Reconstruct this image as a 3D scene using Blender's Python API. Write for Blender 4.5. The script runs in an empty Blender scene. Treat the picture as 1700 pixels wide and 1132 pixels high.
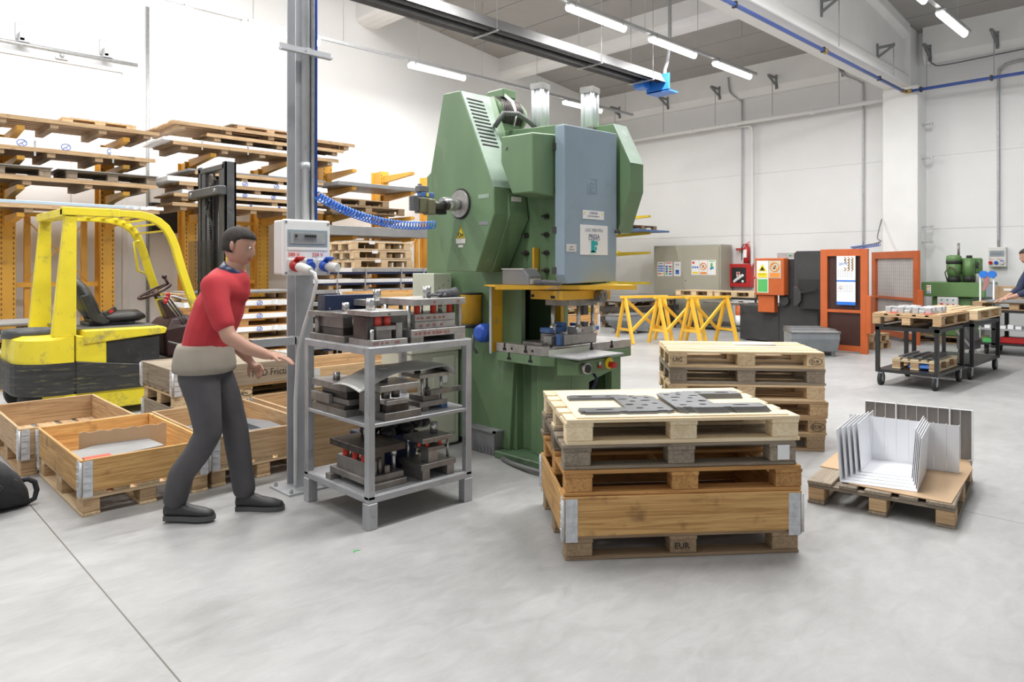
import bpy, bmesh, math, random
from mathutils import Vector, Matrix
random.seed(7)
R = math.radians
PI = math.pi
scn = bpy.context.scene
C = scn.collection

# ---------------------------------------------------------------- camera, sky, exposure
cam_data = bpy.data.cameras.new('camera')
cam = bpy.data.objects.new('camera', cam_data)
C.objects.link(cam)
cam.location = (0, 0, 1.5)
cam.rotation_euler = (R(90), 0, R(-43.97))
cam_data.sensor_width = 36
cam_data.lens = 24.925
cam_data.shift_y = -0.0729
cam_data.clip_start = 0.05
scn.camera = cam

world = bpy.data.worlds.new('daylight')
scn.world = world
world.use_nodes = True
bg = world.node_tree.nodes['Background']
bg.inputs[0].default_value = (0.94, 0.97, 1.0, 1)
bg.inputs[1].default_value = .60

def roof_fill_lamp(name, loc, sx, sy, watts, rot=(0, 0, 0)):
    l = bpy.data.lights.new(name, 'AREA')
    l.shape = 'RECTANGLE'; l.size = sx; l.size_y = sy; l.energy = watts
    l.color = (1.0, 1.0, 1.0)
    o = bpy.data.objects.new(name, l); C.objects.link(o)
    o.location = loc; o.rotation_euler = rot
    return o
# fill lamps added out of view to brighten the room, framed as windows below
roof_fill_lamp('added_roof_fill', (6.5, 2.2, 7.56), 3.4, 1.6, 360, (0, R(6.6), 0))
roof_fill_lamp('added_roof_fill', (6.5, 9.2, 7.56), 3.4, 1.6, 440, (R(14), R(6.6), 0))
roof_fill_lamp('added_roof_fill', (2.1, 9.2, 8.07), 3.4, 1.6, 480, (R(22), R(6.6), 0))  # third fill, added to brighten the upper left wall

scn.view_settings.view_transform = 'Standard'
scn.view_settings.look = 'None'
scn.view_settings.gamma = 1
scn.view_settings.exposure = -0.34
scn.view_settings.use_curve_mapping = False

# ---------------------------------------------------------------- materials
MATS = {}
def nodes_of(m):
    m.use_nodes = True
    nt = m.node_tree
    return nt, nt.nodes['Principled BSDF']
def N(nt, t, **kw):
    n = nt.nodes.new(t)
    for k, v in kw.items(): setattr(n, k, v)
    return n
def rgba(c): return (c[0], c[1], c[2], 1)
def mat(name, col, rough=.5, metal=0., var=.08, scale=6., bump=0., dirt=None, dirt_amt=.5, spec=.5, coat=0., stretch=(1, 1, 1)):
    """painted, metal or plastic surface: base colour broken up by noise, optional worn patches"""
    if name in MATS: return MATS[name]
    m = bpy.data.materials.new(name); MATS[name] = m
    nt, p = nodes_of(m)
    tc = N(nt, 'ShaderNodeTexCoord')
    mp = N(nt, 'ShaderNodeMapping'); mp.inputs['Scale'].default_value = stretch
    nt.links.new(tc.outputs['Object'], mp.inputs['Vector'])
    no = N(nt, 'ShaderNodeTexNoise'); no.inputs['Scale'].default_value = scale; no.inputs['Detail'].default_value = 6
    nt.links.new(mp.outputs['Vector'], no.inputs['Vector'])
    ramp = N(nt, 'ShaderNodeValToRGB')
    ramp.color_ramp.elements[0].position = .3; ramp.color_ramp.elements[1].position = .7
    ramp.color_ramp.elements[0].color = rgba([max(0, c * (1 - var)) for c in col])
    ramp.color_ramp.elements[1].color = rgba([min(1, c * (1 + var)) for c in col])
    nt.links.new(no.outputs['Fac'], ramp.inputs['Fac'])
    out = ramp.outputs['Color']
    if dirt:
        n2 = N(nt, 'ShaderNodeTexNoise'); n2.inputs['Scale'].default_value = scale * 1.7; n2.inputs['Detail'].default_value = 9; n2.inputs['Roughness'].default_value = .7
        nt.links.new(mp.outputs['Vector'], n2.inputs['Vector'])
        r2 = N(nt, 'ShaderNodeValToRGB')
        r2.color_ramp.elements[0].position = .60 - .12 * dirt_amt; r2.color_ramp.elements[1].position = .74 - .1 * dirt_amt
        r2.color_ramp.elements[0].color = (0, 0, 0, 1); r2.color_ramp.elements[1].color = (1, 1, 1, 1)
        nt.links.new(n2.outputs['Fac'], r2.inputs['Fac'])
        mx = N(nt, 'ShaderNodeMixRGB'); mx.inputs['Color2'].default_value = rgba(dirt)
        nt.links.new(r2.outputs['Color'], mx.inputs['Fac']); nt.links.new(out, mx.inputs['Color1'])
        out = mx.outputs['Color']
    nt.links.new(out, p.inputs['Base Color'])
    p.inputs['Roughness'].default_value = rough
    p.inputs['Metallic'].default_value = metal
    if 'Specular IOR Level' in p.inputs: p.inputs['Specular IOR Level'].default_value = spec
    if coat and 'Coat Weight' in p.inputs: p.inputs['Coat Weight'].default_value = coat
    if bump:
        b = N(nt, 'ShaderNodeBump'); b.inputs['Strength'].default_value = bump; b.inputs['Distance'].default_value = .01
        nt.links.new(no.outputs['Fac'], b.inputs['Height']); nt.links.new(b.outputs['Normal'], p.inputs['Normal'])
    return m
def wood(name, c1, c2, axis='x', knots=True, rough=.75, dark=None):
    """sawn timber: grain stretched along one axis, knots, a tone of its own for every board"""
    if name in MATS: return MATS[name]
    m = bpy.data.materials.new(name); MATS[name] = m
    nt, p = nodes_of(m)
    tc = N(nt, 'ShaderNodeTexCoord'); oi = N(nt, 'ShaderNodeObjectInfo')
    mul = N(nt, 'ShaderNodeMath', operation='MULTIPLY'); mul.inputs[1].default_value = 37.
    nt.links.new(oi.outputs['Random'], mul.inputs[0])
    add = N(nt, 'ShaderNodeVectorMath', operation='ADD')
    nt.links.new(tc.outputs['Object'], add.inputs[0]); nt.links.new(mul.outputs[0], add.inputs[1])
    mp = N(nt, 'ShaderNodeMapping')
    mp.inputs['Scale'].default_value = {'x': (1.0, 20, 26), 'y': (20, 1.0, 26), 'z': (20, 20, 1.0)}[axis]
    nt.links.new(add.outputs[0], mp.inputs['Vector'])
    no = N(nt, 'ShaderNodeTexNoise'); no.inputs['Scale'].default_value = 1.6; no.inputs['Detail'].default_value = 8; no.inputs['Distortion'].default_value = 1.6; no.inputs['Roughness'].default_value = .62
    nt.links.new(mp.outputs['Vector'], no.inputs['Vector'])
    ramp = N(nt, 'ShaderNodeValToRGB')
    ramp.color_ramp.elements[0].position = .36; ramp.color_ramp.elements[1].position = .60
    ramp.color_ramp.elements[0].color = rgba(c2); ramp.color_ramp.elements[1].color = rgba(c1)
    nt.links.new(no.outputs['Fac'], ramp.inputs['Fac'])
    n2 = N(nt, 'ShaderNodeTexNoise'); n2.inputs['Scale'].default_value = 9.; n2.inputs['Detail'].default_value = 6
    nt.links.new(add.outputs[0], n2.inputs['Vector'])
    r2 = N(nt, 'ShaderNodeValToRGB')
    r2.color_ramp.elements[0].position = .60; r2.color_ramp.elements[1].position = .80
    r2.color_ramp.elements[0].color = (0, 0, 0, 1); r2.color_ramp.elements[1].color = (.75, .75, .75, 1)
    nt.links.new(n2.outputs['Fac'], r2.inputs['Fac'])
    mx = N(nt, 'ShaderNodeMixRGB'); d = dark or [c * .45 for c in c2]
    mx.inputs['Color2'].default_value = rgba(d)
    nt.links.new(r2.outputs['Color'], mx.inputs['Fac']); nt.links.new(ramp.outputs['Color'], mx.inputs['Color1'])
    hsv = N(nt, 'ShaderNodeHueSaturation')
    mr = N(nt, 'ShaderNodeMapRange'); mr.inputs['To Min'].default_value = .82; mr.inputs['To Max'].default_value = 1.14
    nt.links.new(oi.outputs['Random'], mr.inputs['Value']); nt.links.new(mr.outputs[0], hsv.inputs['Value'])
    nt.links.new(mx.outputs['Color'], hsv.inputs['Color'])
    nt.links.new(hsv.outputs['Color'], p.inputs['Base Color'])
    p.inputs['Roughness'].default_value = rough
    b = N(nt, 'ShaderNodeBump'); b.inputs['Strength'].default_value = .25; b.inputs['Distance'].default_value = .004
    nt.links.new(no.outputs['Fac'], b.inputs['Height']); nt.links.new(b.outputs['Normal'], p.inputs['Normal'])
    return m
def emis(name, col, strength):
    if name in MATS: return MATS[name]
    m = bpy.data.materials.new(name); MATS[name] = m
    nt, p = nodes_of(m)
    p.inputs['Base Color'].default_value = rgba(col)
    p.inputs['Emission Color'].default_value = rgba(col)
    p.inputs['Emission Strength'].default_value = strength
    return m

# timber families: (x grain, y grain)
WOODS = {}
def wood_family(key, c1, c2, dark=None):
    WOODS[key] = {a: wood(key + '_wood_grain_' + a, c1, c2, a, dark=dark) for a in 'xyz'}
wood_family('pale', (.80, .62, .40), (.58, .40, .22), (.42, .28, .15))
wood_family('fresh', (.90, .76, .54), (.78, .60, .36), (.55, .38, .2))
wood_family('tan', (.60, .415, .235), (.38, .235, .12), (.22, .14, .08))
wood_family('orange', (.62, .33, .11), (.40, .19, .06), (.20, .10, .04))
wood_family('golden', (.70, .42, .16), (.45, .235, .075), (.17, .08, .03))
wood_family('weathered', (.34, .28, .21), (.20, .16, .12), (.08, .065, .05))
wood_family('brown', (.42, .29, .175), (.28, .19, .11), (.12, .08, .05))
wood_family('grey', (.36, .31, .25), (.25, .21, .17), (.13, .11, .09))
wood_family('rackboard', (.50, .325, .17), (.32, .195, .10), (.22, .14, .08))

M = dict(
    wall=mat('brightened_white_wall', (.93, .93, .93), .6, var=.015, scale=1.2),  # whiter than the back wall: daylight brightness put into the colour
    wallpanel=mat('white_wall_panel', (.82, .82, .82), .55, var=.02, scale=1.2),
    concrete=mat('white_painted_concrete', (.88, .88, .87), .7, var=.03, scale=2.),
    ceil=mat('grey_roof_lining', (.40, .385, .365), .8, var=.04, scale=2.),
    joint=mat('wall_joint_grey', (.62, .60, .57), .8),
    green=mat('machine_green_paint', (.150, .245, .128), .40, var=.16, scale=2.2, dirt=(.20, .28, .18), dirt_amt=.4, stretch=(1, 1, .5)),
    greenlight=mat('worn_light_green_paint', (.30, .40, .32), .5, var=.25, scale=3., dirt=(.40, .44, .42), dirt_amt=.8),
    greenworn=mat('scuffed_green_paint', (.11, .19, .105), .45, var=.15, scale=4., dirt=(.07, .08, .065), dirt_amt=.7),
    greenmill=mat('milling_green_paint', (.13, .25, .09), .4, var=.08, scale=3.),
    bluegrey=mat('blue_grey_door_paint', (.30, .385, .46), .38, var=.06, scale=2., dirt=(.27, .35, .40), dirt_amt=.5),
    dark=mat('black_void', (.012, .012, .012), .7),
    black=mat('black_paint', (.03, .031, .033), .45, var=.2, scale=8., dirt=(.06, .06, .06)),
    blackmetal=mat('black_steel_frame', (.022, .022, .024), .38, var=.2),
    machineblack=mat('matt_charcoal_casing', (.042, .043, .045), .62, var=.15, scale=5., dirt=(.09, .09, .09), dirt_amt=-.1),
    mast=mat('mast_grey_black', (.085, .087, .09), .42, .3, var=.2, scale=6., dirt=(.13, .13, .13)),
    rubber=mat('black_rubber', (.03, .03, .031), .75, var=.2),
    yellow=mat('truck_yellow_paint', (.80, .66, .035), .40, var=.08, scale=3., dirt=(.34, .29, .10), dirt_amt=.42),
    truckblack=mat('scraped_black_band', (.035, .035, .035), .5, var=.3, scale=5., dirt=(.22, .20, .09), dirt_amt=.35, stretch=(.6, .6, 6)),
    rackyellow=mat('rack_orange_yellow', (.82, .43, .06), .48, var=.07, scale=3., dirt=(.50, .30, .09), dirt_amt=.1),
    guard=mat('guard_yellow_paint', (.74, .42, .03), .45, var=.1, scale=6., dirt=(.26, .25, .25), dirt_amt=.25),
    lemon=mat('lemon_yellow_paint', (.68, .50, .03), .45, var=.08),
    trestle=mat('trestle_yellow_paint', (.85, .50, .05), .42, var=.06),
    steel=mat('machined_steel', (.41, .395, .38), .38, .6, var=.2, scale=14., dirt=(.20, .15, .12), dirt_amt=.0),
    steeldark=mat('oily_dark_steel', (.115, .105, .10), .36, .75, var=.35, scale=9.),
    steelbright=mat('bright_ground_steel', (.56, .56, .555), .26, .85, var=.08),
    steelmid=mat('mill_steel', (.27, .255, .24), .40, .6, var=.25, scale=10.),
    galv=mat('galvanised_steel', (.46, .47, .48), .42, .55, var=.12, scale=25.),
    alu=mat('grey_silver_paint', (.50, .51, .53), .40, .35, var=.06, scale=7., dirt=(.36, .35, .34), dirt_amt=.1),
    shelfgrey=mat('silver_shelf_paint', (.43, .435, .45), .42, .3, var=.12, scale=6., dirt=(.27, .26, .25), dirt_amt=.3),
    sheet=mat('grey_sheet_metal', (.33, .335, .34), .45, .35, var=.1, scale=4.),
    sheetblue=mat('blue_film_sheet', (.50, .62, .72), .35, .0, var=.05),
    plate=mat('laser_cut_plate', (.20, .205, .215), .42, .45, var=.12, scale=8.),
    hinge=mat('bright_zinc_hinge', (.62, .63, .65), .45, .3, var=.15, scale=30.),
    film=mat('white_wrapping_film', (.86, .87, .88), .3, var=.04, scale=8.),
    whitepaint=mat('white_coated_panel', (.86, .87, .90), .28, var=.01),
    ribgrey=mat('brushed_grey_face', (.22, .21, .20), .5, .3, var=.12, scale=20., stretch=(1, 1, .1)),
    plastic=mat('light_grey_plastic', (.70, .69, .66), .4, var=.02),
    white=mat('white_plastic', (.84, .84, .83), .38, var=.01),
    greyplastic=mat('mid_grey_plastic', (.25, .255, .27), .45, var=.06),
    blue=mat('signal_blue', (.025, .10, .52), .35, var=.05),
    pipeblue=mat('pipe_blue_paint', (.06, .12, .42), .35, var=.05),
    coil=mat('blue_air_hose', (.03, .20, .72), .3, var=.05),
    bluepart=mat('die_blue_paint', (.07, .17, .42), .4, var=.12, dirt=(.2, .2, .25)),
    navy=mat('navy_sheet_metal', (.022, .035, .09), .35, .2, var=.1),
    red=mat('signal_red', (.52, .025, .025), .38, var=.06),
    spring=mat('red_spring_enamel', (.70, .06, .035), .35, var=.05),
    urethane=mat('red_urethane', (.72, .085, .06), .4, var=.06),
    orange=mat('machine_orange_paint', (.54, .12, .03), .42, var=.06),
    beige=mat('beige_cabinet_paint', (.42, .405, .33), .45, var=.04, scale=2.),
    cream=mat('pale_cream_cabinet', (.60, .62, .52), .45, var=.05, scale=4.),
    paper=mat('white_paper', (.88, .88, .88), .7, var=.01),
    cardboard=mat('brown_cardboard', (.52, .36, .22), .8, var=.05),
    leather=mat('black_vinyl', (.022, .021, .022), .38, var=.2),
    maroon=mat('maroon_brown_plastic', (.055, .025, .028), .4, var=.15),
    fabric=mat('black_bag_fabric', (.022, .022, .025), .8, var=.25, scale=30., bump=.3),
    glove=mat('grey_rubber_glove', (.10, .10, .11), .6, var=.3, scale=20.),
    shirt=mat('red_polo_cotton', (.48, .035, .045), .85, var=.12, scale=5.),
    shirtblue=mat('navy_work_shirt', (.03, .04, .085), .85, var=.12),
    trousers=mat('charcoal_work_trousers', (.085, .080, .085), .9, var=.15, scale=5.),
    waist=mat('beige_jacket_cloth', (.33, .29, .24), .9, var=.12),
    skin=mat('skin', (.50, .28, .20), .55, var=.06),
    hair=mat('dark_hair', (.035, .028, .025), .8, var=.3, scale=40.),
    shoe=mat('black_shoe_leather', (.035, .035, .036), .5, var=.2),
    sole=mat('grey_shoe_sole', (.10, .10, .10), .7),
    signyellow=mat('sign_yellow', (.88, .68, .03), .45, var=.01),
    signgreen=mat('sign_green', (.10, .50, .14), .45, var=.03),
    signorange=mat('sign_orange', (.85, .30, .06), .45, var=.01),
    redtext=mat('red_lettering', (.70, .06, .05), .6, var=.02),
    bluetext=mat('blue_lettering', (.05, .16, .60), .6, var=.02),
    ink=mat('black_ink', (.02, .02, .02), .6, var=.02),
    redmark=mat('red_paint_pen', (.42, .05, .045), .6, var=.1),
    teal=mat('teal_print', (.02, .42, .42), .5, var=.05),
    greytext=mat('grey_lettering', (.22, .24, .32), .6, var=.02),
    window=mat('smoked_clear_cover', (.30, .36, .40), .15, var=.05),
    cablewhite=mat('white_cable', (.78, .78, .77), .4, var=.02),
    cablegrey=mat('grey_cable', (.16, .16, .16), .45, var=.05),
    brass=mat('brass_fitting', (.45, .33, .15), .35, .8),
    pink=mat('old_pink_cloth', (.45, .22, .22), .9, var=.15),
    olive=mat('olive_cast_valve', (.17, .165, .10), .5, .3, var=.15),
)
M['tube'] = emis('lit_tube_cover', (1.0, .98, .93), 7.0)
M['led'] = emis('red_display_digits', (1.0, .05, .03), 3.0)

def floor_material():
    m = bpy.data.materials.new('polished_concrete_floor')
    nt, p = nodes_of(m)
    tc = N(nt, 'ShaderNodeTexCoord')
    def noise(scale, detail, rough=.5, stretch=None, dist=0.):
        n = N(nt, 'ShaderNodeTexNoise'); n.inputs['Scale'].default_value = scale; n.inputs['Detail'].default_value = detail
        n.inputs['Roughness'].default_value = rough; n.inputs['Distortion'].default_value = dist
        if stretch:
            mp = N(nt, 'ShaderNodeMapping'); mp.inputs['Scale'].default_value = stretch; mp.inputs['Rotation'].default_value = (0, 0, .5)
            nt.links.new(tc.outputs['Object'], mp.inputs['Vector']); nt.links.new(mp.outputs['Vector'], n.inputs['Vector'])
        else: nt.links.new(tc.outputs['Object'], n.inputs['Vector'])
        return n
    a = noise(.9, 9, .62, dist=.6); b = noise(5., 10, .7, (1, 2.2, 1), .8); c = noise(70., 3)
    mixab = N(nt, 'ShaderNodeMath', operation='MULTIPLY_ADD'); mixab.inputs[1].default_value = .55
    nt.links.new(a.outputs['Fac'], mixab.inputs[0])
    mb = N(nt, 'ShaderNodeMath', operation='MULTIPLY'); mb.inputs[1].default_value = .45
    nt.links.new(b.outputs['Fac'], mb.inputs[0]); nt.links.new(mb.outputs[0], mixab.inputs[2])
    ramp = N(nt, 'ShaderNodeValToRGB')
    e = ramp.color_ramp.elements
    e[0].position = .35; e[1].position = .66
    e[0].color = (.31, .308, .305, 1); e[1].color = (.475, .475, .475, 1)
    nt.links.new(mixab.outputs[0], ramp.inputs['Fac'])
    # saw-cut joints: two straight grooves
    sep = N(nt, 'ShaderNodeSeparateXYZ'); nt.links.new(tc.outputs['Object'], sep.inputs[0])
    tot = None
    for axis, k in (('X', .915), ('X', 5.015)):
        s = N(nt, 'ShaderNodeMath', operation='SUBTRACT'); s.inputs[1].default_value = k
        nt.links.new(sep.outputs[axis], s.inputs[0])
        ab = N(nt, 'ShaderNodeMath', operation='ABSOLUTE'); nt.links.new(s.outputs[0], ab.inputs[0])
        lt = N(nt, 'ShaderNodeMath', operation='LESS_THAN'); lt.inputs[1].default_value = .0035
        nt.links.new(ab.outputs[0], lt.inputs[0])
        if tot is None: tot = lt
        else:
            mx = N(nt, 'ShaderNodeMath', operation='MAXIMUM'); nt.links.new(tot.outputs[0], mx.inputs[0]); nt.links.new(lt.outputs[0], mx.inputs[1]); tot = mx
    mx = N(nt, 'ShaderNodeMixRGB'); mx.inputs['Color2'].default_value = (.13, .12, .10, 1)
    nt.links.new(tot.outputs[0], mx.inputs['Fac']); nt.links.new(ramp.outputs['Color'], mx.inputs['Color1'])
    nt.links.new(mx.outputs['Color'], p.inputs['Base Color'])
    rr = N(nt, 'ShaderNodeMapRange'); rr.inputs['To Min'].default_value = .30; rr.inputs['To Max'].default_value = .55
    nt.links.new(b.outputs['Fac'], rr.inputs['Value']); nt.links.new(rr.outputs[0], p.inputs['Roughness'])
    bp = N(nt, 'ShaderNodeBump'); bp.inputs['Strength'].default_value = .05; bp.inputs['Distance'].default_value = .003
    nt.links.new(c.outputs['Fac'], bp.inputs['Height']); nt.links.new(bp.outputs['Normal'], p.inputs['Normal'])
    return m
M['floor'] = floor_material()
def mesh_wire_material(name, col):
    m = bpy.data.materials.new(name); nt, p = nodes_of(m)
    p.inputs['Base Color'].default_value = rgba(col); p.inputs['Roughness'].default_value = .5
    return m

# ---------------------------------------------------------------- geometry helpers
class MB:
    """collects shapes (in scene coordinates) that become ONE mesh"""
    def __init__(s): s.v = []; s.f = []; s.smooth = []
    def add(s, vs, fs, smooth=False):
        o = len(s.v); s.v += [tuple(v) for v in vs]
        s.f += [tuple(i + o for i in f) for f in fs]; s.smooth += [smooth] * len(fs)
        return s
    def box(s, x0, x1, y0, y1, z0, z1):
        vs = [(x, y, z) for z in (z0, z1) for y in (y0, y1) for x in (x0, x1)]
        return s.add(vs, [(0, 2, 3, 1), (4, 5, 7, 6), (0, 1, 5, 4), (2, 6, 7, 3), (0, 4, 6, 2), (1, 3, 7, 5)])
    def obox(s, c, size, rz=0, rx=0, ry=0):
        m = Matrix.Translation(c) @ Matrix.Rotation(rz, 4, 'Z') @ Matrix.Rotation(ry, 4, 'Y') @ Matrix.Rotation(rx, 4, 'X')
        hx, hy, hz = [k / 2 for k in size]
        vs = [m @ Vector((x, y, z)) for z in (-hz, hz) for y in (-hy, hy) for x in (-hx, hx)]
        return s.add(vs, [(0, 2, 3, 1), (4, 5, 7, 6), (0, 1, 5, 4), (2, 6, 7, 3), (0, 4, 6, 2), (1, 3, 7, 5)])
    def bar(s, a, b, w, h, up=(0, 0, 1)):
        """rectangular bar from a to b"""
        a = Vector(a); b = Vector(b); d = (b - a).normalized(); u = Vector(up)
        if abs(d.dot(u)) > .98: u = Vector((1, 0, 0))
        sd = d.cross(u).normalized(); u = sd.cross(d).normalized()
        vs = [p + sd * sx * w / 2 + u * sz * h / 2 for p in (a, b) for sx, sz in ((-1, -1), (1, -1), (1, 1), (-1, 1))]
        return s.add(vs, [(0, 1, 2, 3), (7, 6, 5, 4), (0, 4, 5, 1), (1, 5, 6, 2), (2, 6, 7, 3), (3, 7, 4, 0)])
    def loft(s, loops, cap=True, smooth=False, close=False):
        n = len(loops[0]); vs = [v for l in loops for v in l]; fs = []
        L = len(loops)
        for i in range(L if close else L - 1):
            j = (i + 1) % L
            for k in range(n):
                q = (k + 1) % n
                fs.append((i * n + k, i * n + q, j * n + q, j * n + k))
        s.add(vs, fs, smooth)
        if cap and not close:
            o = len(s.v) - len(vs)
            s.f.append(tuple(o + k for k in reversed(range(n)))); s.smooth.append(False)
            s.f.append(tuple(o + (L - 1) * n + k for k in range(n))); s.smooth.append(False)
        return s
    def prism(s, poly, axis, a, b):
        """2-D polygon extruded along an axis; poly in the other two axes in x,y,z order"""
        def P(p, t):
            return {'x': (t, p[0], p[1]), 'y': (p[0], t, p[1]), 'z': (p[0], p[1], t)}[axis]
        return s.loft([[P(p, a) for p in poly], [P(p, b) for p in poly]])
    def cyl(s, a, b, r, n=16, r2=None, smooth=True):
        a = Vector(a); b = Vector(b); d = (b - a).normalized()
        u = d.orthogonal().normalized(); w = d.cross(u)
        r2 = r if r2 is None else r2
        return s.loft([[p + (u * math.cos(t) + w * math.sin(t)) * rr for t in [2 * PI * k / n for k in range(n)]] for p, rr in ((a, r), (b, r2))], smooth=smooth)
    def lathe(s, a, b, prof, n=20, smooth=True):
        """profile [(t, r)] along a->b"""
        a = Vector(a); b = Vector(b); d = (b - a).normalized(); u = d.orthogonal().normalized(); w = d.cross(u)
        return s.loft([[a + (b - a) * t + (u * math.cos(q) + w * math.sin(q)) * rr for q in [2 * PI * k / n for k in range(n)]] for t, rr in prof], smooth=smooth)
    def tube(s, path, r, n=8, close=False, ell=None):
        pts = [Vector(p) for p in path]; loops = []; L = len(pts); prev = None
        for i, p in enumerate(pts):
            if close: d = (pts[(i + 1) % L] - pts[i - 1]).normalized()
            else: d = (pts[min(i + 1, L - 1)] - pts[max(i - 1, 0)]).normalized()
            if prev is None: u = d.orthogonal().normalized()
            else:
                u = prev - d * prev.dot(d)
                u = u.normalized() if u.length > 1e-6 else d.orthogonal().normalized()
            prev = u; w = d.cross(u)
            rr = r[i] if isinstance(r, (list, tuple)) else r
            loops.append([p + (u * math.cos(t) + w * math.sin(t)) * rr for t in [2 * PI * k / n for k in range(n)]])
        return s.loft(loops, cap=not close, smooth=True, close=close)
    def sphere(s, c, r, n=16, m=10, sc=(1, 1, 1)):
        c = Vector(c); loops = []
        for i in range(m + 1):
            t = -PI / 2 + PI * i / m; t = max(-PI / 2 + .02, min(PI / 2 - .02, t))
            loops.append([c + Vector((math.cos(t) * math.cos(q) * sc[0], math.cos(t) * math.sin(q) * sc[1], math.sin(t) * sc[2])) * r for q in [2 * PI * k / n for k in range(n)]])
        return s.loft(loops, smooth=True)
    def ring(s, c, R_, r, u, v, n=24, m=8):
        c = Vector(c); u = Vector(u).normalized(); v = Vector(v).normalized()
        return s.tube([c + (u * math.cos(t) + v * math.sin(t)) * R_ for t in [2 * PI * k / n for k in range(n)]], r, m, close=True)
    def helix(s, a, b, R_, turns, r, n=14, m=6):
        a = Vector(a); b = Vector(b); d = (b - a).normalized(); u = d.orthogonal().normalized(); w = d.cross(u)
        T = int(turns * n)
        return s.tube([a + (b - a) * (i / T) + (u * math.cos(2 * PI * i / n) + w * math.sin(2 * PI * i / n)) * R_ for i in range(T + 1)], r, m)
    def build(s, name, m, parent=None, bevel=0., seg=1, loc=None):
        me = bpy.data.meshes.new(name)
        off = Vector((0, 0, 0))
        if parent is not None: off = world_loc(parent)
        elif loc is not None: off = Vector(loc)
        me.from_pydata([tuple(Vector(v) - off) for v in s.v], [], s.f)
        me.polygons.foreach_set('use_smooth', s.smooth)
        bm = bmesh.new(); bm.from_mesh(me); bmesh.ops.recalc_face_normals(bm, faces=bm.faces[:]); bm.to_mesh(me); bm.free()
        me.materials.append(m if not isinstance(m, str) else M[m])
        o = bpy.data.objects.new(name, me); C.objects.link(o)
        if parent is not None: o.parent = parent
        elif loc is not None: o.location = loc
        if bevel:
            b = o.modifiers.new('edge', 'BEVEL'); b.width = bevel; b.segments = seg; b.limit_method = 'ANGLE'; b.angle_limit = R(40)
            b.harden_normals = False
        return o
LOCAL = set()   # things already set down and turned: parts added later are given in the thing's own coordinates
def world_loc(o):
    p = Vector((0, 0, 0))
    while o is not None:
        if o.name not in LOCAL: p += o.location
        o = o.parent
    return p
def thing(name, label, cat, loc=(0, 0, 0), rz=0, group=None):
    o = bpy.data.objects.new(name, None); C.objects.link(o)
    o.location = loc; o.rotation_euler = (0, 0, rz); o.empty_display_size = .1
    o['label'] = label; o['category'] = cat
    if group: o['group'] = group
    return o
def tag(o, label, cat, group=None, kind=None):
    o['label'] = label; o['category'] = cat
    if group: o['group'] = group
    if kind: o['kind'] = kind
    return o
def struct(o): o['kind'] = 'structure'; return o
def dup(root, loc, rz=0, label=None, group=None, cat=None):
    def rec(o, parent):
        c = o.copy(); C.objects.link(c); c.parent = parent
        for ch in o.children: rec(ch, c)
        return c
    r = rec(root, None); r.location = loc; r.rotation_euler = (0, 0, rz)
    if label: r['label'] = label
    if group: r['group'] = group
    if cat: r['category'] = cat
    return r
def text(s, size, origin, u, v, m, parent, name='lettering', depth=.0006, align='LEFT', bold=0., sx=1.):
    """lettering lying in the plane u,v with its baseline starting at origin"""
    cu = bpy.data.curves.new('t', 'FONT'); cu.body = s; cu.size = size; cu.extrude = depth; cu.align_x = align; cu.offset = bold
    cu.resolution_u = 2
    t = bpy.data.objects.new('t', cu); C.objects.link(t)
    dg = bpy.context.evaluated_depsgraph_get(); me = bpy.data.meshes.new_from_object(t.evaluated_get(dg))
    bpy.data.objects.remove(t); bpy.data.curves.remove(cu)
    u = Vector(u).normalized(); v = Vector(v).normalized(); n = u.cross(v)
    mt = Matrix(((u.x * sx, v.x, n.x, 0), (u.y * sx, v.y, n.y, 0), (u.z * sx, v.z, n.z, 0), (0, 0, 0, 1)))
    me.transform(Matrix.Translation(Vector(origin) - (world_loc(parent) if parent else Vector())) @ mt)
    me.name = name
    me.materials.clear(); me.materials.append(M[m])
    o = bpy.data.objects.new(name, me); C.objects.link(o); o.parent = parent
    return o
XU, YU, ZU = (1, 0, 0), (0, 1, 0), (0, 0, 1)
NX, NY = (-1, 0, 0), (0, -1, 0)

# ================================================================ THE BUILDING
XW, YW = 16.75, 13.6
def roof_z(x): return 6.465 + .116 * (XW - x)
struct(MB().box(-7, XW + .3, -7, YW + .3, -.2, 0).build('floor', M['floor']))
# left (long) wall: slabs with a seam, right: back wall with horizontal panel joints as real grooves
lw = MB().prism([(-3, 0), (XW + .3, 0), (XW + .3, roof_z(XW + .3) + .1), (-3, roof_z(-3) + .1)], 'y', YW, YW + .25)
struct(lw.build('wall_left', M['wall']))
bw = MB()
zs = [0, 2.28, 3.81, 6.9]
for i in range(3):
    bw.box(XW, XW + .25, -7, YW, zs[i] + (.008 if i else 0), zs[i + 1] - .008)
bw.box(XW + .012, XW + .25, -7, YW, 0, 6.9)
struct(bw.build('wall_back', M['wallpanel']))
rf = MB()
x = -3.0
while x < XW - .01:
    x2 = min(x + 1.05, XW)
    a, b_ = roof_z(x) , roof_z(x2)
    rf.loft([[(x + .012, y, a - .0014), (x2 - .012, y, b_ + .0014), (x2 - .012, y, b_ + .2), (x + .012, y, a + .2)] for y in (-6, YW)])
    x = x2
rf.loft([[(-3, y, roof_z(-3) + .02), (XW, y, roof_z(XW) + .02), (XW, y, roof_z(XW) + .25), (-3, y, roof_z(-3) + .25)] for y in (-6, YW)])
struct(rf.build('ceiling', M['ceil']))
def roof_pt(x, y, dz): return (x + xo, y, roof_z(x + xo) + dz)
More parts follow.
